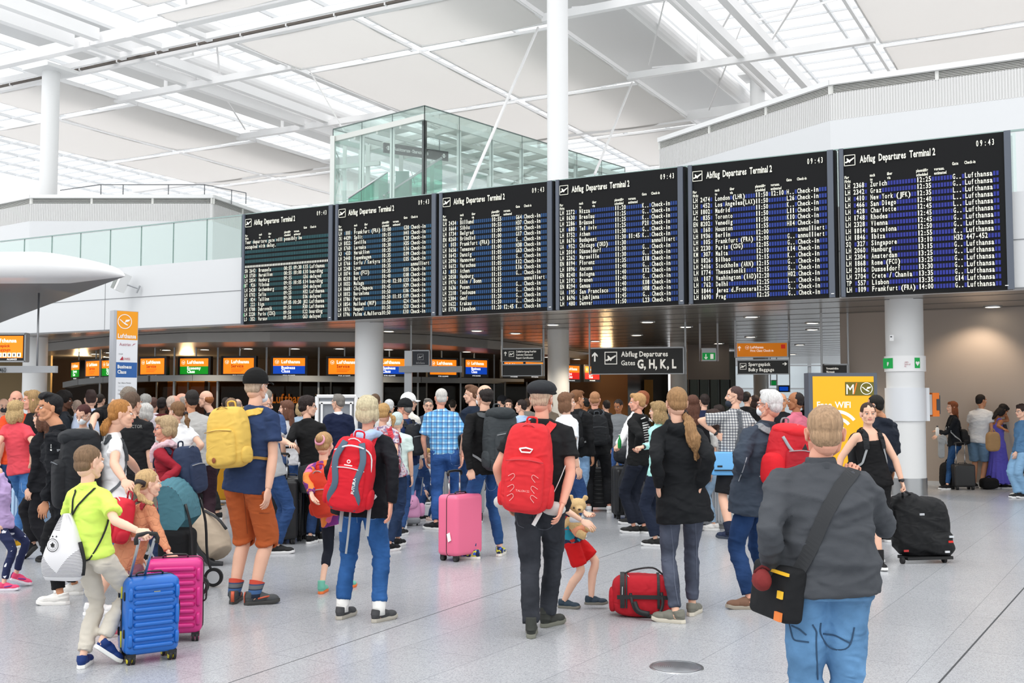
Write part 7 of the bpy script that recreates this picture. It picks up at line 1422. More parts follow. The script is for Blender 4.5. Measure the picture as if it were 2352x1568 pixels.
for s in (-1, 1):
    sp_ = B['nk']-B['ups']*.05*B['S']+B['L']*s*.085*B['S']; pts = [c+np.array((0, -.01, bh/2-.01)), sp_-B['f']*.05, sp_+B['f']*.03]; q = M(); snap_strip(q, bv, pts, .009, .006, .004, 18); m.join(q)
    pts = [sp_+B['f']*.08-B['ups']*.04, B['hp']+B['sp']*.5+B['L']*s*.16, c+B['L']*s*.11+np.array((0, 0, -.17))]; q = M(); snap_strip(q, bv, pts, .009, .006, .004, 18); m.join(q)
RT = rotz(-radians(B['hd'])+.12); m.v = [(m.arr()-c)@RT]; m.tube([(bw*.36, -.01, bh*.08), (bw*.44, .0, -bh*.2), (bw*.42, .0, -bh*.42)], .012, 8, sub=2); m.build('cord', mat('cord_black', '#17181a', .7), T, smooth=True)

# ---- suitcases
def place(px, py): g = ground(px, py); return (g[0], g[1], 0)
T = suitcase('bright blue hard-shell case with yellow wheels pulled by the boy in lime', place(340, 1515), radians(35), .335, .215, .475, '#1f68bf', ribs='h', handle=.0, hub='#e6d52a', nrib=9, rough=.3, trim='#1b1c1e')
# its extended handle reaches the boy's hand
q = M(); W0 = B['W'][1]; ax_ = (W0+nrm(B['W'][1]-B['E'][1])*.07); Rz = rotz(-radians(35)); loc = ax_-np.array(T.location); l_ = rotz(-radians(35))@loc
for dx in (-.045, .045): q.tube([(l_[0]*.3+dx-.02, .03, .52), (l_[0]+dx, l_[1], l_[2]-.03)], .009, 10)
q.build('pole', mat('pole_alu', '#b4b6b8', .3, .8), T, smooth=True); q = M(); q.tube([(l_[0]-.06, l_[1], l_[2]-.055), (l_[0]-.055, l_[1], l_[2]-.0), (l_[0]+.055, l_[1], l_[2]-.0), (l_[0]+.06, l_[1], l_[2]-.055)], [(.013, .011)]*4, 8, sub=2); q.build('grip', BLACK, T, smooth=True)
q = M(); q.tube([(-.168, 0, .1), (-.171, 0, .2)], .006, 6); q.tube([(-.171, 0, .40), (-.168, 0, .5), (-.15, 0, .535)], .006, 6); q.build('zip_tape', mat('zip_yellow', '#e3d733', .5), T, smooth=True)
q = M()
for y in (-.06, .06):
    for z in (.19, .42): q.ell((-.169, y, z), (.006, .012, .028), 10, e=.6)
q.build('foot_stud', RUBBER, T, smooth=True)
q = M(); q.cyl((-.168, .045, .31), (-.171, .045, .31), .026, n=20); q.build('smiley_sticker', mat('sticker', '#3fc09a', .5), T)
q = M(); rect(q, (0, -.1155, 0), (1, 0, 0), (0, 0, 1), -.005, .425, .035, .445); q.build('name_plate', mat('plate', '#c5b878', .3, .8), T)
T = suitcase('magenta pink hard-shell case behind the blue one', place(400, 1468), radians(14), .37, .24, .50, '#d02a80', ribs='h', hub='#d0307e', nrib=9, rough=.35)
T = suitcase('tall rose pink suitcase with black zip and luggage tag', place(1057, 1284), radians(52), .43, .27, .62, '#ec6f92', ribs='none', handle=.22, rough=.4)
q = M(); q.slab([(-.222, -.05, .30), (-.222, -.01, .28), (-.222, -.03, .2), (-.222, -.07, .22)], .004, d=(-1, 0, 0)); q.build('luggage_tag', PWHITE, T)
T = suitcase('black ribbed suitcase standing right of the man in orange shorts', place(640, 1248), radians(12), .42, .28, .68, '#17181a', ribs='none', handle=.28, rough=.3)
suitcase('tall black glossy suitcase left of the person in the black sweater', place(664, 1240), radians(-6), .40, .28, .70, '#121315', ribs='v', handle=.32, rough=.28)
suitcase('black suitcase half covered by the black sweater person', place(700, 1236), radians(8), .40, .28, .66, '#1c1e20', ribs='none', rough=.5)
suitcase('pale blue ribbed suitcase beside the woman in the coral T-shirt', place(76, 1238), radians(4), .45, .28, .58, '#a9c6e2', ribs='v', nrib=11, rough=.35)
suitcase('grey ribbed case behind the pale blue suitcase', place(88, 1222), radians(4), .42, .28, .82, '#8d9092', ribs='h', nrib=16)
suitcase('silver aluminium case with rainbow strap behind the navy backpack', place(450, 1172), radians(6), .46, .26, .60, '#c3c5c7', ribs='v', strap=['#c8342c', '#e6c63a', '#3a4ab0'], rough=.3, nrib=5)
suitcase('mustard yellow case far left of the yellow backpack man', place(513, 1155), radians(0), .30, .25, .55, '#d99a1a', ribs='none')
suitcase('silver ribbed suitcase between the legs of the blue plaid man', place(1036, 1192), radians(5), .44, .28, .72, '#c0c2c3', ribs='v', nrib=11, rough=.3)
suitcase('grey ribbed suitcase behind the pink one', place(1078, 1186), radians(5), .42, .28, .78, '#a9abac', ribs='v', nrib=11, rough=.35)
suitcase('silver ribbed case behind the flat cap man, right side', place(1308, 1176), radians(5), .34, .26, .70, '#b4b6b8', ribs='v', nrib=9, rough=.35)
suitcase('black ribbed case between the fair-haired student\'s legs', place(1378, 1172), radians(0), .36, .26, .60, '#1b1c1e', ribs='h', nrib=8)
BS = suitcase('large black suitcase under a black duffel bag in the centre right', place(1448, 1190), radians(6), .50, .30, .68, '#222325', ribs='v', nrib=6, handle=.1, rough=.5)
suitcase('small charcoal fabric suitcase in front of the large black one', place(1458, 1196), radians(-10), .27, .22, .50, '#4a4b4e', soft=True, handle=.36)
suitcase('black suitcase just left of the auburn ponytail woman', place(1492, 1182), radians(0), .34, .28, .60, '#17181b', ribs='none')
suitcase('silver ribbed suitcase left of the checked shirt man', place(1640, 1212), radians(4), .42, .26, .50, '#c4c6c8', ribs='v', nrib=10, handle=.25, rough=.3)
suitcase('black trolley case with tall handle by the beige wall', place(2212, 1124), radians(4), .40, .25, .42, '#242527', ribs='none', handle=.38)
# ---- pink animal trolley
T = thing('childrens_trolley', 'pink animal-faced children\'s trolley bag with ears', 'trolley bag', place(936, 1206), rot=(0, 0, radians(12)))
pk = mat('trolley_pink', '#efa9cf', .6, bump=.2, bscale=80)
m = M(); rbox(m, (0, 0, .24), (.34, .2, .32), .07, fn=lambda Q: Q*np.stack([1-.25*np.clip(Q[:, 2]/.16, 0, 1), np.ones(len(Q)), np.ones(len(Q))], 1)); m.build('body', pk, T, smooth=True)
m = M(); m.ell((0, -.08, .30), (.13, .05, .085), 18, e=.7); m.build('flap', pk, T, smooth=True)
m = M(); rbox(m, (0, -.03, .07), (.32, .2, .08), .03); m.build('base', mat('trolley_grey', '#8b8d90', .5), T, smooth=True)
for s in (-1, 1):
    m = M(); m.tube([(s*.09, 0, .38), (s*.105, 0, .46)], [.022, .004], 10); m.build('ear', pk, T, smooth=True); m = M(); m.ell((s*.19, .02, .2), (.045, .06, .09), 12, e=.7); m.build('side_pocket', pk, T, smooth=True)
    m = M(); m.cyl((s*.12-.012, -.02, .03), (s*.12+.012, -.02, .03), .03, n=14); m.build('wheel', RUBBER, T, auto=40)
m = M()
for x, z in ((-.05, .33), (.05, .33), (-.03, .29), (.03, .29)): m.ell((x, -.128, z), (.006, .004, .006), 8)
m.build('eye', BLACK, T); m = M(); ring2(m, (0, -.131, .262), (1, 0, 0), (0, 0, 1), .016, .02, 16); m.build('nose', mat('nose_pink', '#d77ba8'), T)
m = M(); m.tube([(.06, .1, .38), (.10, .12, .62), (.22, .12, .62), (.19, .1, .38)], .008, 8); m.build('pole', ALU, T, smooth=True)
# ---- red holdall
g = ground(1476, 1420); T = thing('holdall', 'dark red canvas holdall with black straps on the floor', 'holdall', tuple(g), rot=(0, 0, radians(-6)))
rd = cloth('#b3202c', bump=.5, bscale=380); bk = mat('strap_black', '#1a1b1d', .6)
m = M(); m.ell((0, .12, .155), (.235, .145, .158), 30, e=.5, e2=.62); o = remesh(m, .009, 3); V = o.arr(); V[:, 2] = np.maximum(V[:, 2], .004); o.v = [V]; displace(o, waves(V, .008, 15, 4, .6)); V = o.arr(); V[:, 2] = np.maximum(V[:, 2], .002); o.v = [V]; o.build('body', rd, T, smooth=True)
m = M(); m.ell((-.225, .12, .12), (.03, .09, .09), 16, e=.6); m.build('end_pocket', rd, T, smooth=True)
def hoop(m, x, w, k=1.012, a0=-.3, a1=pi+.3, rx=.145, rz=.158):
    n = 26; pts = []; nn = []
    for a in np.linspace(a0, a1, n): ca, sa = cos(a), sin(a); e = .62; pts.append((x, .12+rx*k*np.sign(ca)*abs(ca)**e, .155+rz*k*np.sign(sa)*abs(sa)**e)); nn.append((0, ca, sa))
    ribbon(m, pts, nn, w, .006)
m = M(); hoop(m, -.15, .035); hoop(m, -.12, .012); hoop(m, .12, .02); m.build('band', bk, T)
m = M(); ribbon(m, [(-.19, .0-.025, .16), (-.05, -.032, .165), (.1, -.032, .165), (.2, -.02, .16)], [(0, -1, 0)]*4, .03, .006); m.build('side_band', bk, T)
m = M(); m.tube([(-.09, -.02, .19), (-.075, -.05, .12), (-.04, -.065, .06), (.05, -.07, .035), (.12, -.06, .05), (.15, -.04, .12), (.14, -.02, .2)], [(.012, .005)]*7, 8, sub=4); m.tube([(-.06, -.05, .13), (-.03, -.075, .07), (.05, -.08, .05)], .018, 10, sub=4); m.build('carry_handle', bk, T, smooth=True)
m = M(); m.tube([(-.14, .1, .315), (-.06, .12, .345), (.08, .13, .36), (.16, .12, .31)], [(.012, .007)]*4, 8, sub=4, lat=(0, 1, 0)); m.build('top_handle', bk, T, smooth=True)
m = M(); m.tube([(-.15, -.03, .24), (-.152, -.035, .18)], .004, 6); m.tube([(-.11, .06, .31), (-.1, .03, .30)], .004, 6); m.build('zip_pull', CHROME, T)
# ---- black duffel on the suitcase
c = at(1447, 1045, BS.location[1]); T = thing('duffel_bag', 'black duffel bag with round white logo lying on the large black suitcase', 'duffel bag', (c[0], c[1], .75), rot=(0, 0, .1))
m = M(); m.ell((0, 0, .135), (.24, .15, .14), 28, e=.7); o = remesh(m, .012, 2); displace(o, waves(o.arr(), .02, 9, 3, .5)); V = o.arr(); V[:, 2] = np.maximum(V[:, 2], 0); o.v = [V]; o.build('body', cloth('#23262b', rough=.6), T, smooth=True)
m = M(); ring2(m, (.09, -.155, .2), (1, 0, 0), (0, 0, 1), 0.001, .016, 14); m.build('logo', PWHITE, T)
# ---- black duffel trolley of the walking woman
t = PP['tank']; Wt = min(t['W'].values(), key=lambda w: -w[0]/w[1]); g = np.array(ground(2128, 1292))
T = thing('duffel_trolley', 'big black duffel trolley on wheels with small red and white badges', 'duffel trolley', tuple(g), rot=(0, 0, radians(10)))
prof = [(-.30, .07), (-.38, .30), (-.34, .60), (-.22, .70), (-.05, .72), (.10, .60), (.20, .42), (.27, .30), (.30, .12), (.25, .05)]
m = M()
m.ell((0.0, .1, .34), (.30, .17, .33), 24, e=.6); m.ell((-.16, .1, .44), (.19, .15, .27), 20, e=.7); m.ell((.14, .08, .18), (.17, .17, .15), 18, e=.6)
o = remesh(m, .013, 4); V = o.arr(); V[:, 2] = np.maximum(V[:, 2], .06+.02*V[:, 0]*0); o.v = [V]; displace(o, waves(V, .03, 7, 9, .6)+waves(V, .01, 20, 2, .6)); o.build('body', cloth('#17181a', rough=.55), T, smooth=True)
for s in (-1, 1): m = M(); m.cyl((-.06+s*.23, -.02, .032), (-.03+s*.23, -.02, .032), .032, n=16); m.build('wheel', RUBBER, T, auto=40)
m = M(); m.box((0, .02, .055), (.5, .2, .03)); m.build('base_plate', mat('base_black', '#0f1011', .4), T)
for nmx, x, z, cc_ in (('badge', .22, .27, '#c8ccd0'), ('badge', .21, .22, '#d8281e'), ('badge', -.28, .14, '#b02a2a'), ('badge', .17, .12, '#d8dade'), ('badge', -.10, .50, '#b9bcc0')):
    m = M(); m.box((x, -.105, z), (.05, .01, .02)); m.build(nmx, mat('badge_'+cc_[1:], cc_, .4), T)
m = M(); l_ = rotz(-radians(10))@(Wt+np.array((0, -.02, -.07))-g); m.tube([(-.2, .08, .66), tuple(l_+np.array((.0, 0, -.01))), (-.1, .08, .68)], .011, 8, sub=4); m.build('handle', bk, T, smooth=True)
# ---- messenger bag of the man in front
f = PP['front']; bvf = bvh_of(f['T'], ('sweater', 'jacket')); c = at(1786, 1356, f['root'][1]-.02)
T = thing('messenger_bag', 'black messenger bag with yellow trim on the grey sweater man', 'messenger bag', tuple(c)); 
m = M(); rbox(m, (0, 0, 0), (.10, .26, .22), .025, R=rotx(0)@roty(.12)@rotz(.35)); m.build('body', cloth('#1d1e20'), T, smooth=True)
m = M(); R_ = roty(.12)@rotz(.35)
for z, hgt, cc in ((.085, .012, '#e8b32a'),): q = R_@np.array((-.056, -.08, z)); m.box(tuple(q), (.012, .12, hgt), R=R_)
q = R_@np.array((-.056, -.1, -.0)); m.box(tuple(q), (.01, .03, .03), R=R_); m.build('yellow_trim', mat('trim_yellow', '#f0bc28', .5), T)
m = M(); q = R_@np.array((-.055, -.10, -.085)); m.box(tuple(q), (.012, .04, .035), R=R_); m.build('orange_patch', mat('patch_orange', '#e07a34', .6), T)
m = M(); mm2 = [at(2000-0, 1072, 4.2), at(1955, 1090, 4.0), at(1900, 1180, 4.0), at(1850, 1290, 4.0), at(1806, 1345, 4.1)]
stick_line(m, bvf, [(1962, 1080), (1930, 1118), (1893, 1185), (1856, 1275), (1812, 1352)], w=.055, th=.005, n=40, lift=.003); m.v = [m.arr()-np.array(T.location)]; m.build('shoulder_strap', mat('strap_charcoal', '#2d2f32', .8), T)
c2 = at(1750, 1332, f['root'][1]-.1); T2 = thing('pouch', 'dark red soft pouch hanging at the black messenger bag', 'pouch', tuple(c2)); m = M(); m.ell((0, 0, 0), (.045, .06, .05), 16); o = remesh(m, .008, 1); displace(o, waves(o.arr(), .012, 30, 3)); o.build('body', cloth('#7a2c2c'), T2, smooth=True); m = M(); m.tube([(-.03, 0, .03), (0, 0, .055), (.03, 0, .04)], .006, 8, sub=2); m.build('rim', cloth('#5c2022'), T2, smooth=True)
# ---- light blue courier bag
pm = PP['plaidman']; c = at(1664, 1064, pm['root'][1]-.16); T = thing('courier_bag', 'light blue tarpaulin shoulder bag on the checked shirt man', 'shoulder bag', tuple(c), rot=(0, .1, .15))
m = M(); rbox(m, (0, 0, 0), (.29, .12, .28), .02, fn=lambda Q: Q*np.stack([1-.12*Q[:, 2]/.14, np.ones(len(Q)), np.ones(len(Q))], 1)); o = m; o.build('body', mat('tarp_blue', '#62a8e0', .35, bump=.3, bscale=12), T, smooth=True)
m = M(); rbox(m, (0, -.065, .03), (.27, .02, .21), .01); m.build('flap', mat('tarp_blue2', '#6fb2e6', .35), T, smooth=True); m = M(); m.box((-.07, -.078, -.03), (.06, .006, .02)); m.build('label_patch', BLACK, T); m = M(); m.box((0, -.07, -.078), (.27, .02, .012)); m.build('edge', BLACK, T)
bvp = bvh_of(pm['T'], ('shirt',)); m = M(); snap_strip(m, bvp, [at(1712, 935, pm['root'][1]-.2), at(1708, 960, pm['root'][1]-.2), at(1700, 1010, pm['root'][1]-.2), at(1690, 1040, pm['root'][1]-.2)], .05, .005, .003, 20); m.v = [(m.arr()-np.array(T.location))]; m.build('strap', mat('strap_grey', '#50545a', .7), T)
T.rotation_euler = (0, 0, 0)
# ---- teddy bear
k = PP['teddykid']; Y = k['root'][1]-.16; tc_ = at(1326, 1192, Y); T = thing('teddy_bear', 'cream teddy bear in orange shorts carried by the small child', 'teddy bear', tuple(tc_))
fur = mat('teddy_fur', '#dcbb86', .9, bump=1.0, bscale=160, var=.15, vscale=60, bdist=.006); off = tc_
def tb(px, py, dy=0): return at(px, py, Y+dy)
m = M(); m.ell(tb(1327, 1160), (.068, .062, .058), 18); m.ell(tb(1331, 1170, -.05), (.035, .035, .028), 14); m.ell(tb(1322, 1200), (.06, .055, .075), 16)
for px, py, r in ((1311, 1141, .022), (1345, 1143, .024)): m.ell(tb(px, py), (r, r*.6, r), 12)
m.tube([tb(1308, 1190), tb(1298, 1205, -.03), tb(1291, 1208, -.05)], [.024, .022, .024], 12, sub=2); m.tube([tb(1320, 1215), tb(1332, 1226, -.06), tb(1345, 1232, -.08)], [.035, .033, .032], 12, sub=2); m.tube([tb(1330, 1208), tb(1352, 1212, -.05), tb(1366, 1216, -.06)], [.034, .03, .027], 12, sub=2)
o = remesh(m, .006, 3); displace(o, waves(o.arr(), .003, 160, 3)); o.build('body', fur, T, smooth=True, off=off)
m = M(); 
for px, py in ((1318, 1166), (1337, 1169)): m.ell(tb(px, py, -.062), .0075, 10)
m.build('eye', BLACK, T, smooth=True, off=off); m = M(); m.ell(tb(1331, 1170, -.088), (.012, .008, .008), 10); m.build('nose', mat('nose_brown', '#3a2418'), T, smooth=True, off=off)
m = M(); m.ell(tb(1330, 1214), (.065, .062, .045), 16); m.tube([tb(1322, 1216), tb(1332, 1224, -.055)], [.042, .043], 12); m.tube([tb(1332, 1210), tb(1348, 1213, -.04)], [.041, .040], 12); o = remesh(m, .007, 2); displace(o, waves(o.arr(), .005, 45, 3)); o.build('shorts', cloth('#e39a78'), T, smooth=True, off=off)
m = M(); m.ell(tb(1322, 1194), (.062, .058, .04), 16); m.build('shirt', cloth('#c8cdd4'), T, smooth=True, off=off)
# ---- stroller
g = np.array(ground(440, 1362)); T = thing('pushchair', 'black framed pushchair with teal canopy behind the girl in peach', 'pushchair', tuple(g)); S_ = lambda px, py, dy=0: at(px, py, g[1]+dy)-g
tl = cloth('#4f7f8c', rough=.75); fr_ = mat('pram_frame', '#1f2022', .4)
m = M(); cx = S_(398, 1165, .1)
vs = []; n, q_ = 30, 16
for i in range(n+1):
    a = pi*(.02+.62*i/n)
    for j in range(q_+1):
        b = -1+2*j/q_; vs.append((cx[0]+.20*cos(a)*(1-.12*b*b), cx[1]+b*.24, cx[2]-.10+.36*sin(a)*(1-.16*b*b)+.006*sin(i*2.2)))
m.add(vs, [(i*(q_+1)+j, (i+1)*(q_+1)+j, (i+1)*(q_+1)+j+1, i*(q_+1)+j+1) for i in range(n) for j in range(q_)]); 
for sgn in (-1, 1): m.add([(cx[0]-.02, cx[1]+sgn*.2, cx[2]-.33)]+[(cx[0]+.20*cos(a)*.88, cx[1]+sgn*.24, cx[2]-.10+.36*sin(a)*.84) for a in np.linspace(.06, 2.0, 12)], [(0, k_+1, k_+2) for k_ in range(11)])
m.build('canopy', tl, T, smooth=True)
for k_, px in enumerate((0, 1)):
    m = M(); y = cx[1]+(-.22 if k_ == 0 else .22); m.tube([(cx[0]+.17, y, cx[2]+.05), (cx[0]+.22, y, cx[2]-.15), tuple(S_(452, 1290)+np.array((0, y, 0))), tuple(S_(466, 1335)+np.array((0, y, 0)))], .012, 8, sub=3); m.tube([(cx[0]+.05, y, cx[2]-.2), tuple(S_(395, 1350)+np.array((0, y, 0)))], .012, 8); m.build('frame_tube', fr_, T, smooth=True)
    for px2 in (467, 392):
        w_ = S_(px2, 1338)+np.array((0, y, 0)); w_[2] = .085; m = M(); m.cyl(w_+(0, -.015, 0), w_+(0, .015, 0), .082, n=24); wo = m.build('wheel', RUBBER, T, auto=40); m = M(); m.cyl(w_+(0, -.018, 0), w_+(0, .018, 0), .055, n=24); m.build('hub', mat('hub_white', '#c9cccf', .4), wo, auto=40)
m = M(); rbox(m, tuple(S_(408, 1262)), (.26, .34, .36), .06); m.build('seat', cloth('#1a1b1d'), T, smooth=True)
# ---- beige holdall on wheels
g = np.array(ground(482, 1298)); T = thing('travel_bag', 'large beige travel bag leaning on its wheels behind the pushchair', 'travel bag', tuple(g)); be = mat('bag_beige', '#aa9a86', .75, bump=.4, bscale=8)
m = M(); G_ = lambda px, py, dy=0: at(px, py, g[1]+dy)-g
m.tube([G_(440, 1178, .2), G_(462, 1205, .15), G_(488, 1240, .1), G_(506, 1272, .05)], [(.10, .14), (.17, .17), (.18, .18), (.13, .16)], 18, sub=3); o = remesh(m, .013, 3); displace(o, waves(o.arr(), .018, 9, 5, .6)); o.build('body', be, T, smooth=True)
m = M(); m.tube([G_(470, 1172, .1), G_(500, 1190, .02), G_(520, 1215, 0)], [(.016, .006)]*3, 8, sub=3); m.build('strap', bk, T, smooth=True)
m = M(); q = G_(450, 1255, -.02); m.tube([G_(432, 1200, 0), G_(448, 1250, -.04), G_(480, 1290, -.04), G_(512, 1296, -.02)], [(.03, .02)]*4, 10, sub=3); m.build('base_rail', mat('base_black', '#222326', .5), T, smooth=True)
for dy in (0, .25): m = M(); c_ = G_(485, 1290, dy); c_[2] = .035; m.cyl(c_+(0, -.015, 0), c_+(0, .015, 0), .035, n=14); m.build('wheel', RUBBER, T, auto=40)
# ---- small things at the far right wall
def softbag(nm, label, px, py, w, d, h, col, cat='bag', z=0, Y=None):
    g = ground(px, py) if Y is None else at(px, 925, Y); T = thing(nm, label, cat, (g[0], g[1], z)); m = M(); m.ell((0, 0, h/2), (w/2, d/2, h/2), 20, e=.6); o = remesh(m, .015, 1); V = o.arr(); displace(o, waves(V, .015, 12, hash(label) % 40, .5)); V = o.arr(); V[:, 2] = np.maximum(V[:, 2], 0); o.v = [V]; o.build('body', cloth(col), T, smooth=True)
    m = M(); m.tube([(-w*.2, 0, h*.93), (0, 0, h*1.12), (w*.2, 0, h*.93)], .012, 8, sub=3); m.build('handle', cloth(col), T, smooth=True)
softbag('rucksack', 'black rucksack standing on the floor behind the red-haired woman', 2178, 1122, .3, .25, .5, '#17181a'); softbag('floor_bag', 'black bag on the floor right of the violet dress', 2328, 1118, .45, .3, .32, '#1d1e20'); softbag('floor_bag', 'dark bag on the floor between the denim shorts man and the violet dress', 2272, 1123, .34, .3, .22, '#121214')
c = at(2281, 1010, 19.9); softbag('patterned_bag', 'brown and mustard patterned bag in the arm of the denim shorts man', 0, 0, .26, .2, .38, '#a5835c', z=.78, Y=19.9); bpy.data.objects['patterned_bag'].location = (c[0]+.02, 19.95, .72)
# phone, bottle, tools in hands
v = PP['violet']; Wv = v['W'][max(v['W'], key=lambda s: v['W'][s][0])]; T = thing('mobile_phone', 'dark mobile phone in the hand of the woman in violet', 'phone', tuple(at(2309, 982, 20.4)), rot=(radians(60), 0, 0)); m = M(); rbox(m, (0, 0, 0), (.075, .15, .01), .004); m.build('body', BLACK, T, smooth=True); m = M(); rect(m, (0, 0, .006), (1, 0, 0), (0, 1, 0), -.034, -.07, .034, .07); m.build('display', mat('phone_glass', '#20242c', .1), T)
T = thing('water_bottle', 'white drinking bottle in the hand of the red-haired woman', 'bottle', tuple(at(2153, 990, 20.0))); m = M(); m.lathe([(.02, -.09), (.032, -.085), (.032, .05), (.015, .075)], n=14); m.build('body', PWHITE, T, smooth=True); m = M(); m.cyl((0, 0, .075), (0, 0, .1), .016); m.build('cap', DGREY, T)
T = thing('draped_jacket', 'light grey jacket hanging over the arm of the red-haired woman', 'jacket', tuple(at(2164, 1010, 19.9))); m = M(); m.ell((0, 0, 0), (.09, .06, .10), 14, e=.7); m.ell((-.02, 0, -.17), (.075, .04, .17), 14, e=.7); o = remesh(m, .014, 2); displace(o, waves(o.arr(), .02, 14, 4, .7)); o.build('cloth', cloth('#9fa1a2'), T, smooth=True); m = M(); m.tube([(-.05, -.05, .04), (.05, -.05, .0), (.07, -.04, -.08)], .012, 8, sub=2); m.build('sleeve', cloth('#a9abac'), T, smooth=True)
b = PP['whitebehind']; T = thing('green_bottle', 'small green bottle in the hand of the man in white', 'bottle', tuple(at(1423, 1015, 13.9))); m = M(); m.lathe([(.018, -.08), (.024, -.07), (.024, .02), (.009, .06), (.009, .09)], n=14); m.build('body', mat('bottle_green', '#1f9a4a', .15), T, smooth=True); m = M(); m.cyl((0, 0, .09), (0, 0, .1), .011); m.build('cap', PWHITE, T)
# ================================================================== stitching, pockets and prints on clothing
def detail(key, parts, name, color, fn, sub=None):
    P = PEOPLE[key]; bv = bvh_of(P['T'], parts)
    if not bv: return
    m = M(); fn(m, bv)
    if m.n:
        par = next(o for o in P['T'].children if o.name.startswith(parts)); m.v = [m.arr()-P['off']]; m.build(name, color if not isinstance(color, str) else mat('detail_'+color[1:], color, .75), par)
def SL(m, bv, *lines, w=.004, th=.002, lift=.001):
    for l in lines: stick_line(m, bv, l, w=w, th=th, lift=lift, n=18)
TR = ('trousers',); ST = '#24405f'
detail('front', TR, 'pocket_stitching', '#2c4a68', lambda m, b: SL(m, b, [(1812, 1428), (1822, 1470), (1858, 1474)], [(1885, 1430), (1882, 1455), (1905, 1492), (1952, 1492), (1962, 1440)], [(1890, 1455), (1918, 1458), (1955, 1478)], [(1818, 1436), (1836, 1444), (1852, 1458)], [(1866, 1434), (1876, 1450), (1874, 1470), (1878, 1560)], w=.006))
detail('blonde', TR, 'pocket_stitching', '#7d9cc0', lambda m, b: SL(m, b, [(828, 1162), (835, 1185), (852, 1194), (870, 1188), (872, 1160)], [(782, 1162), (786, 1184), (798, 1190), (810, 1184), (814, 1166)], [(818, 1175), (820, 1200)], w=.004))
detail('blonde', TR, 'rolled_hem', '#a9bccb', lambda m, b: SL(m, b, [(764, 1388), (793, 1391)], [(850, 1388), (873, 1391)], w=.03, th=.006))
detail('girl', TR, 'seam', '#646b7c', lambda m, b: SL(m, b, [(1540, 1195), (1546, 1260), (1548, 1330), (1560, 1400)], [(1598, 1195), (1599, 1260), (1600, 1330)], w=.003))
detail('flat', TR, 'pocket_stitching', '#5d616b', lambda m, b: SL(m, b, [(1226, 1182), (1228, 1212), (1252, 1218), (1272, 1208), (1274, 1180)], [(1186, 1184), (1190, 1206), (1204, 1212)], w=.003))
detail('blueplaid', TR, 'belt', '#1c1a1a', lambda m, b: SL(m, b, [(988, 1029), (1012, 1031), (1040, 1031), (1062, 1028)], w=.035, th=.006))
detail('blueplaid', TR, 'pocket_stitching', '#6d8cb8', lambda m, b: SL(m, b, [(1034, 1045), (1036, 1066), (1048, 1070), (1060, 1066), (1062, 1044)], w=.005))
detail('capman', ('shorts',), 'seam', '#8f4620', lambda m, b: SL(m, b, [(560, 1130), (564, 1180), (568, 1225)], [(600, 1128), (606, 1150), (618, 1160)], [(595, 1178), (619, 1178)], w=.005))
detail('darksleeve', TR, 'pocket_stitching', '#6e8cae', lambda m, b: SL(m, b, [(1112, 1095), (1113, 1122), (1126, 1128), (1140, 1122), (1141, 1096)], w=.004))
detail('redtee', TR, 'pocket_stitching', '#86a2c4', lambda m, b: SL(m, b, [(49, 1108), (50, 1130), (60, 1134), (69, 1130), (70, 1106)], w=.004))
tx = lambda s, x0, y0, x1, y1, sz, **k: (lambda m, b: stick_text(m, b, s, x0, y0, x1, y1, sz, **k))
detail('director', ('shirt',), 'print', '#6d6d6b', tx('DIRECTOR', 284, 983, 328, 983, 10))
def prints(m, b):
    stick_text(m, b, 'A', 1484, 970, 1500, 968, 14)
    SL(m, b, [(1472, 962), (1482, 958)], w=.012)
    for i in range(9): SL(m, b, [(1475+i*.8, 972+i*5.5), (1486+i*1.2+(i*7 % 5), 969+i*5.5)], w=.016 if i < 3 else .009)
detail('blondboy', ('jacket', 'sweater'), 'print', '#d9d9d6', prints)
detail('girl', ('jacket',), 'print', '#58c8a4', lambda m, b: (stick_text(m, b, 'S', 1606, 1012, 1614, 1012, 10), stick_text(m, b, '42', 1604, 1033, 1616, 1033, 14)))
detail('girl', ('jacket',), 'zip_pull', '#c8cacc', lambda m, b: SL(m, b, [(1507, 1126), (1505, 1136)], w=.006))
detail('capman', ('cap_crown',), 'cap_badge', '#e8e8e6', lambda m, b: SL(m, b, [(571, 894), (580, 895)], w=.016))
detail('young', ('jacket', 'sweater'), 'label_print', '#8b8e92', lambda m, b: SL(m, b, [(131, 1034), (143, 1032)], w=.02))
detail('grandpa', ('jacket',), 'zip', '#9a9fa5', lambda m, b: SL(m, b, [(1715, 1050), (1706, 1080), (1697, 1105)], w=.008))
# scarf of the woman in the dark red cardigan
P = PEOPLE['cardigan']; m = M(); S = P['S']; c = P['nk']; L = P['L']; f = P['f']; up = np.array((0, 0, 1.))
pts = [c+f*.06*cos(a)+L*.085*sin(a)+up*(.0+.02*sin(a*2))-f*.02 for a in np.linspace(0, 2*pi, 12)]; m.tube(pts, .036, 10); m.tube([c+f*.07, c+f*.12-up*.06, c+f*.13-up*.16], [.045, .05, .035], 10, sub=3); o = remesh(m, .009, 1); displace(o, waves(o.arr()-P['root'], .016, 45, 3, .7)); o.build('scarf', cloth('#dcbcc4'), P['T'], smooth=True, off=P['off'])
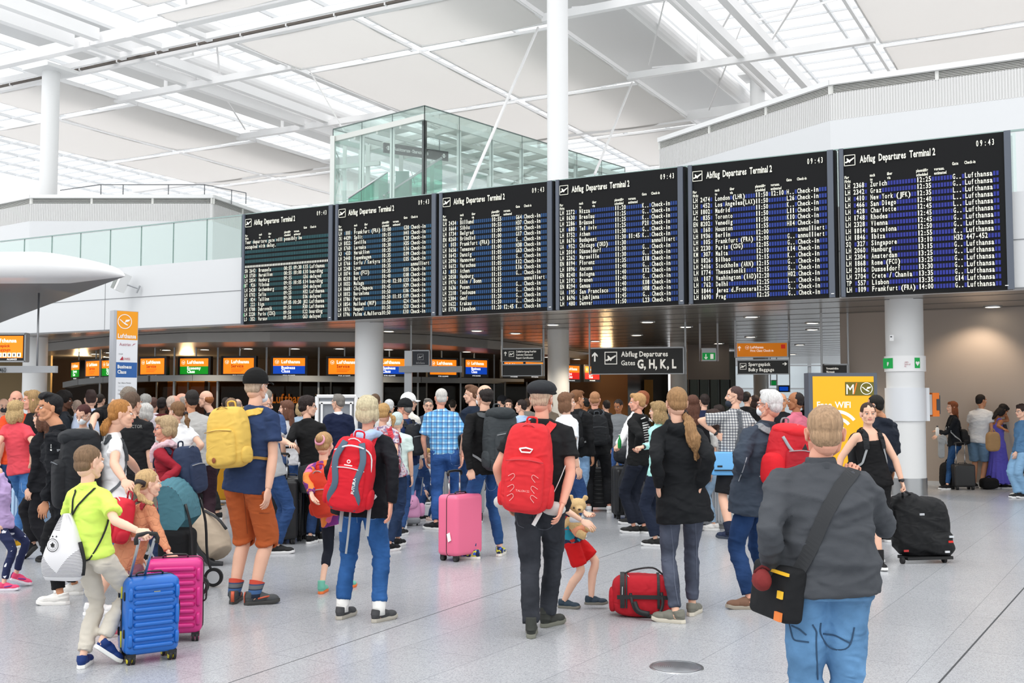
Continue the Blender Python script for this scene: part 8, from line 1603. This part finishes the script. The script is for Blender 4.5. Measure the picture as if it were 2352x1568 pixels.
# light blue hood lining of the blonde woman
P = PEOPLE['blonde']; m = M(); c = P['nk']; L = P['L']; fb = P['fb']; S = P['S']
m.tube([c-L*.10*S-up*.03+fb*.03, c-fb*.075-L*.05*S-up*.015, c-fb*.10-up*.05, c-fb*.075+L*.05*S-up*.015, c+L*.10*S-up*.03+fb*.03], [.035, .045, .055, .045, .035], 12, sub=3); o = remesh(m, .009, 3); displace(o, waves(o.arr()-P['root'], .008, 30, 3, .6)); o.build('hood', cloth('#a9bfdc'), P['T'], smooth=True, off=P['off'])
# pink scrunchie, watches, jacket tied round a waist
P = PEOPLE['bunkid']; m = M(); hc_ = P['hc']+P['Rh']@np.array((0, -.105, .045))*P['hs']; d = P['Rh']@np.array((0, -.9, .4)); d = nrm(d); x = nrm(np.cross(d, up)); y = np.cross(x, d)
m.tube([hc_+x*.038*cos(a)+y*.038*sin(a) for a in np.linspace(0, 2*pi, 17)], .013, 8); o = remesh(m, .006, 0); displace(o, waves(o.arr()-P['root'], .005, 120, 3)); o.build('scrunchie', cloth('#e9a3b8'), P['T'], smooth=True, off=P['off'])
for key, s, c_ in (('plaidman', None, '#1c1d20'), ('tank', None, '#1a1a1c'), ('mintarm', None, '#222222')):
    P = PEOPLE[key]
    s = min((-1, 1), key=lambda q: P['W'][q][0]*(1 if key != 'tank' else -1)); W = P['W'][s]; E = P['E'][s]; d = nrm(W-E); m = M(); m.tube([W-d*.035, W-d*.012], .031*P['S'], 14); m.ell(W-d*.024-np.array((0, .03, 0)), (.018, .007, .018), 12); m.build('wristwatch', mat('watch', c_, .4), P['T'], smooth=True, off=P['off'])
P = PEOPLE['blacksw']; m = M(); a0, c0 = P['ring'](.05); m.tube([P['hp']+P['sp']*.12, P['hp']+P['sp']*.02, P['hp']-up*.10, P['hp']-up*.30], [(a0*1.05, c0*1.08), (a0*1.12, c0*1.15), (a0*1.12, c0*1.2), (a0*1.0, c0*1.2)], 22, lat=P['L']); o = remesh(m, .014, 2); displace(o, waves(o.arr()-P['root'], .02, 12, 6, .7)); o.build('tied_jacket', cloth('#303336'), P['T'], smooth=True, off=P['off'])
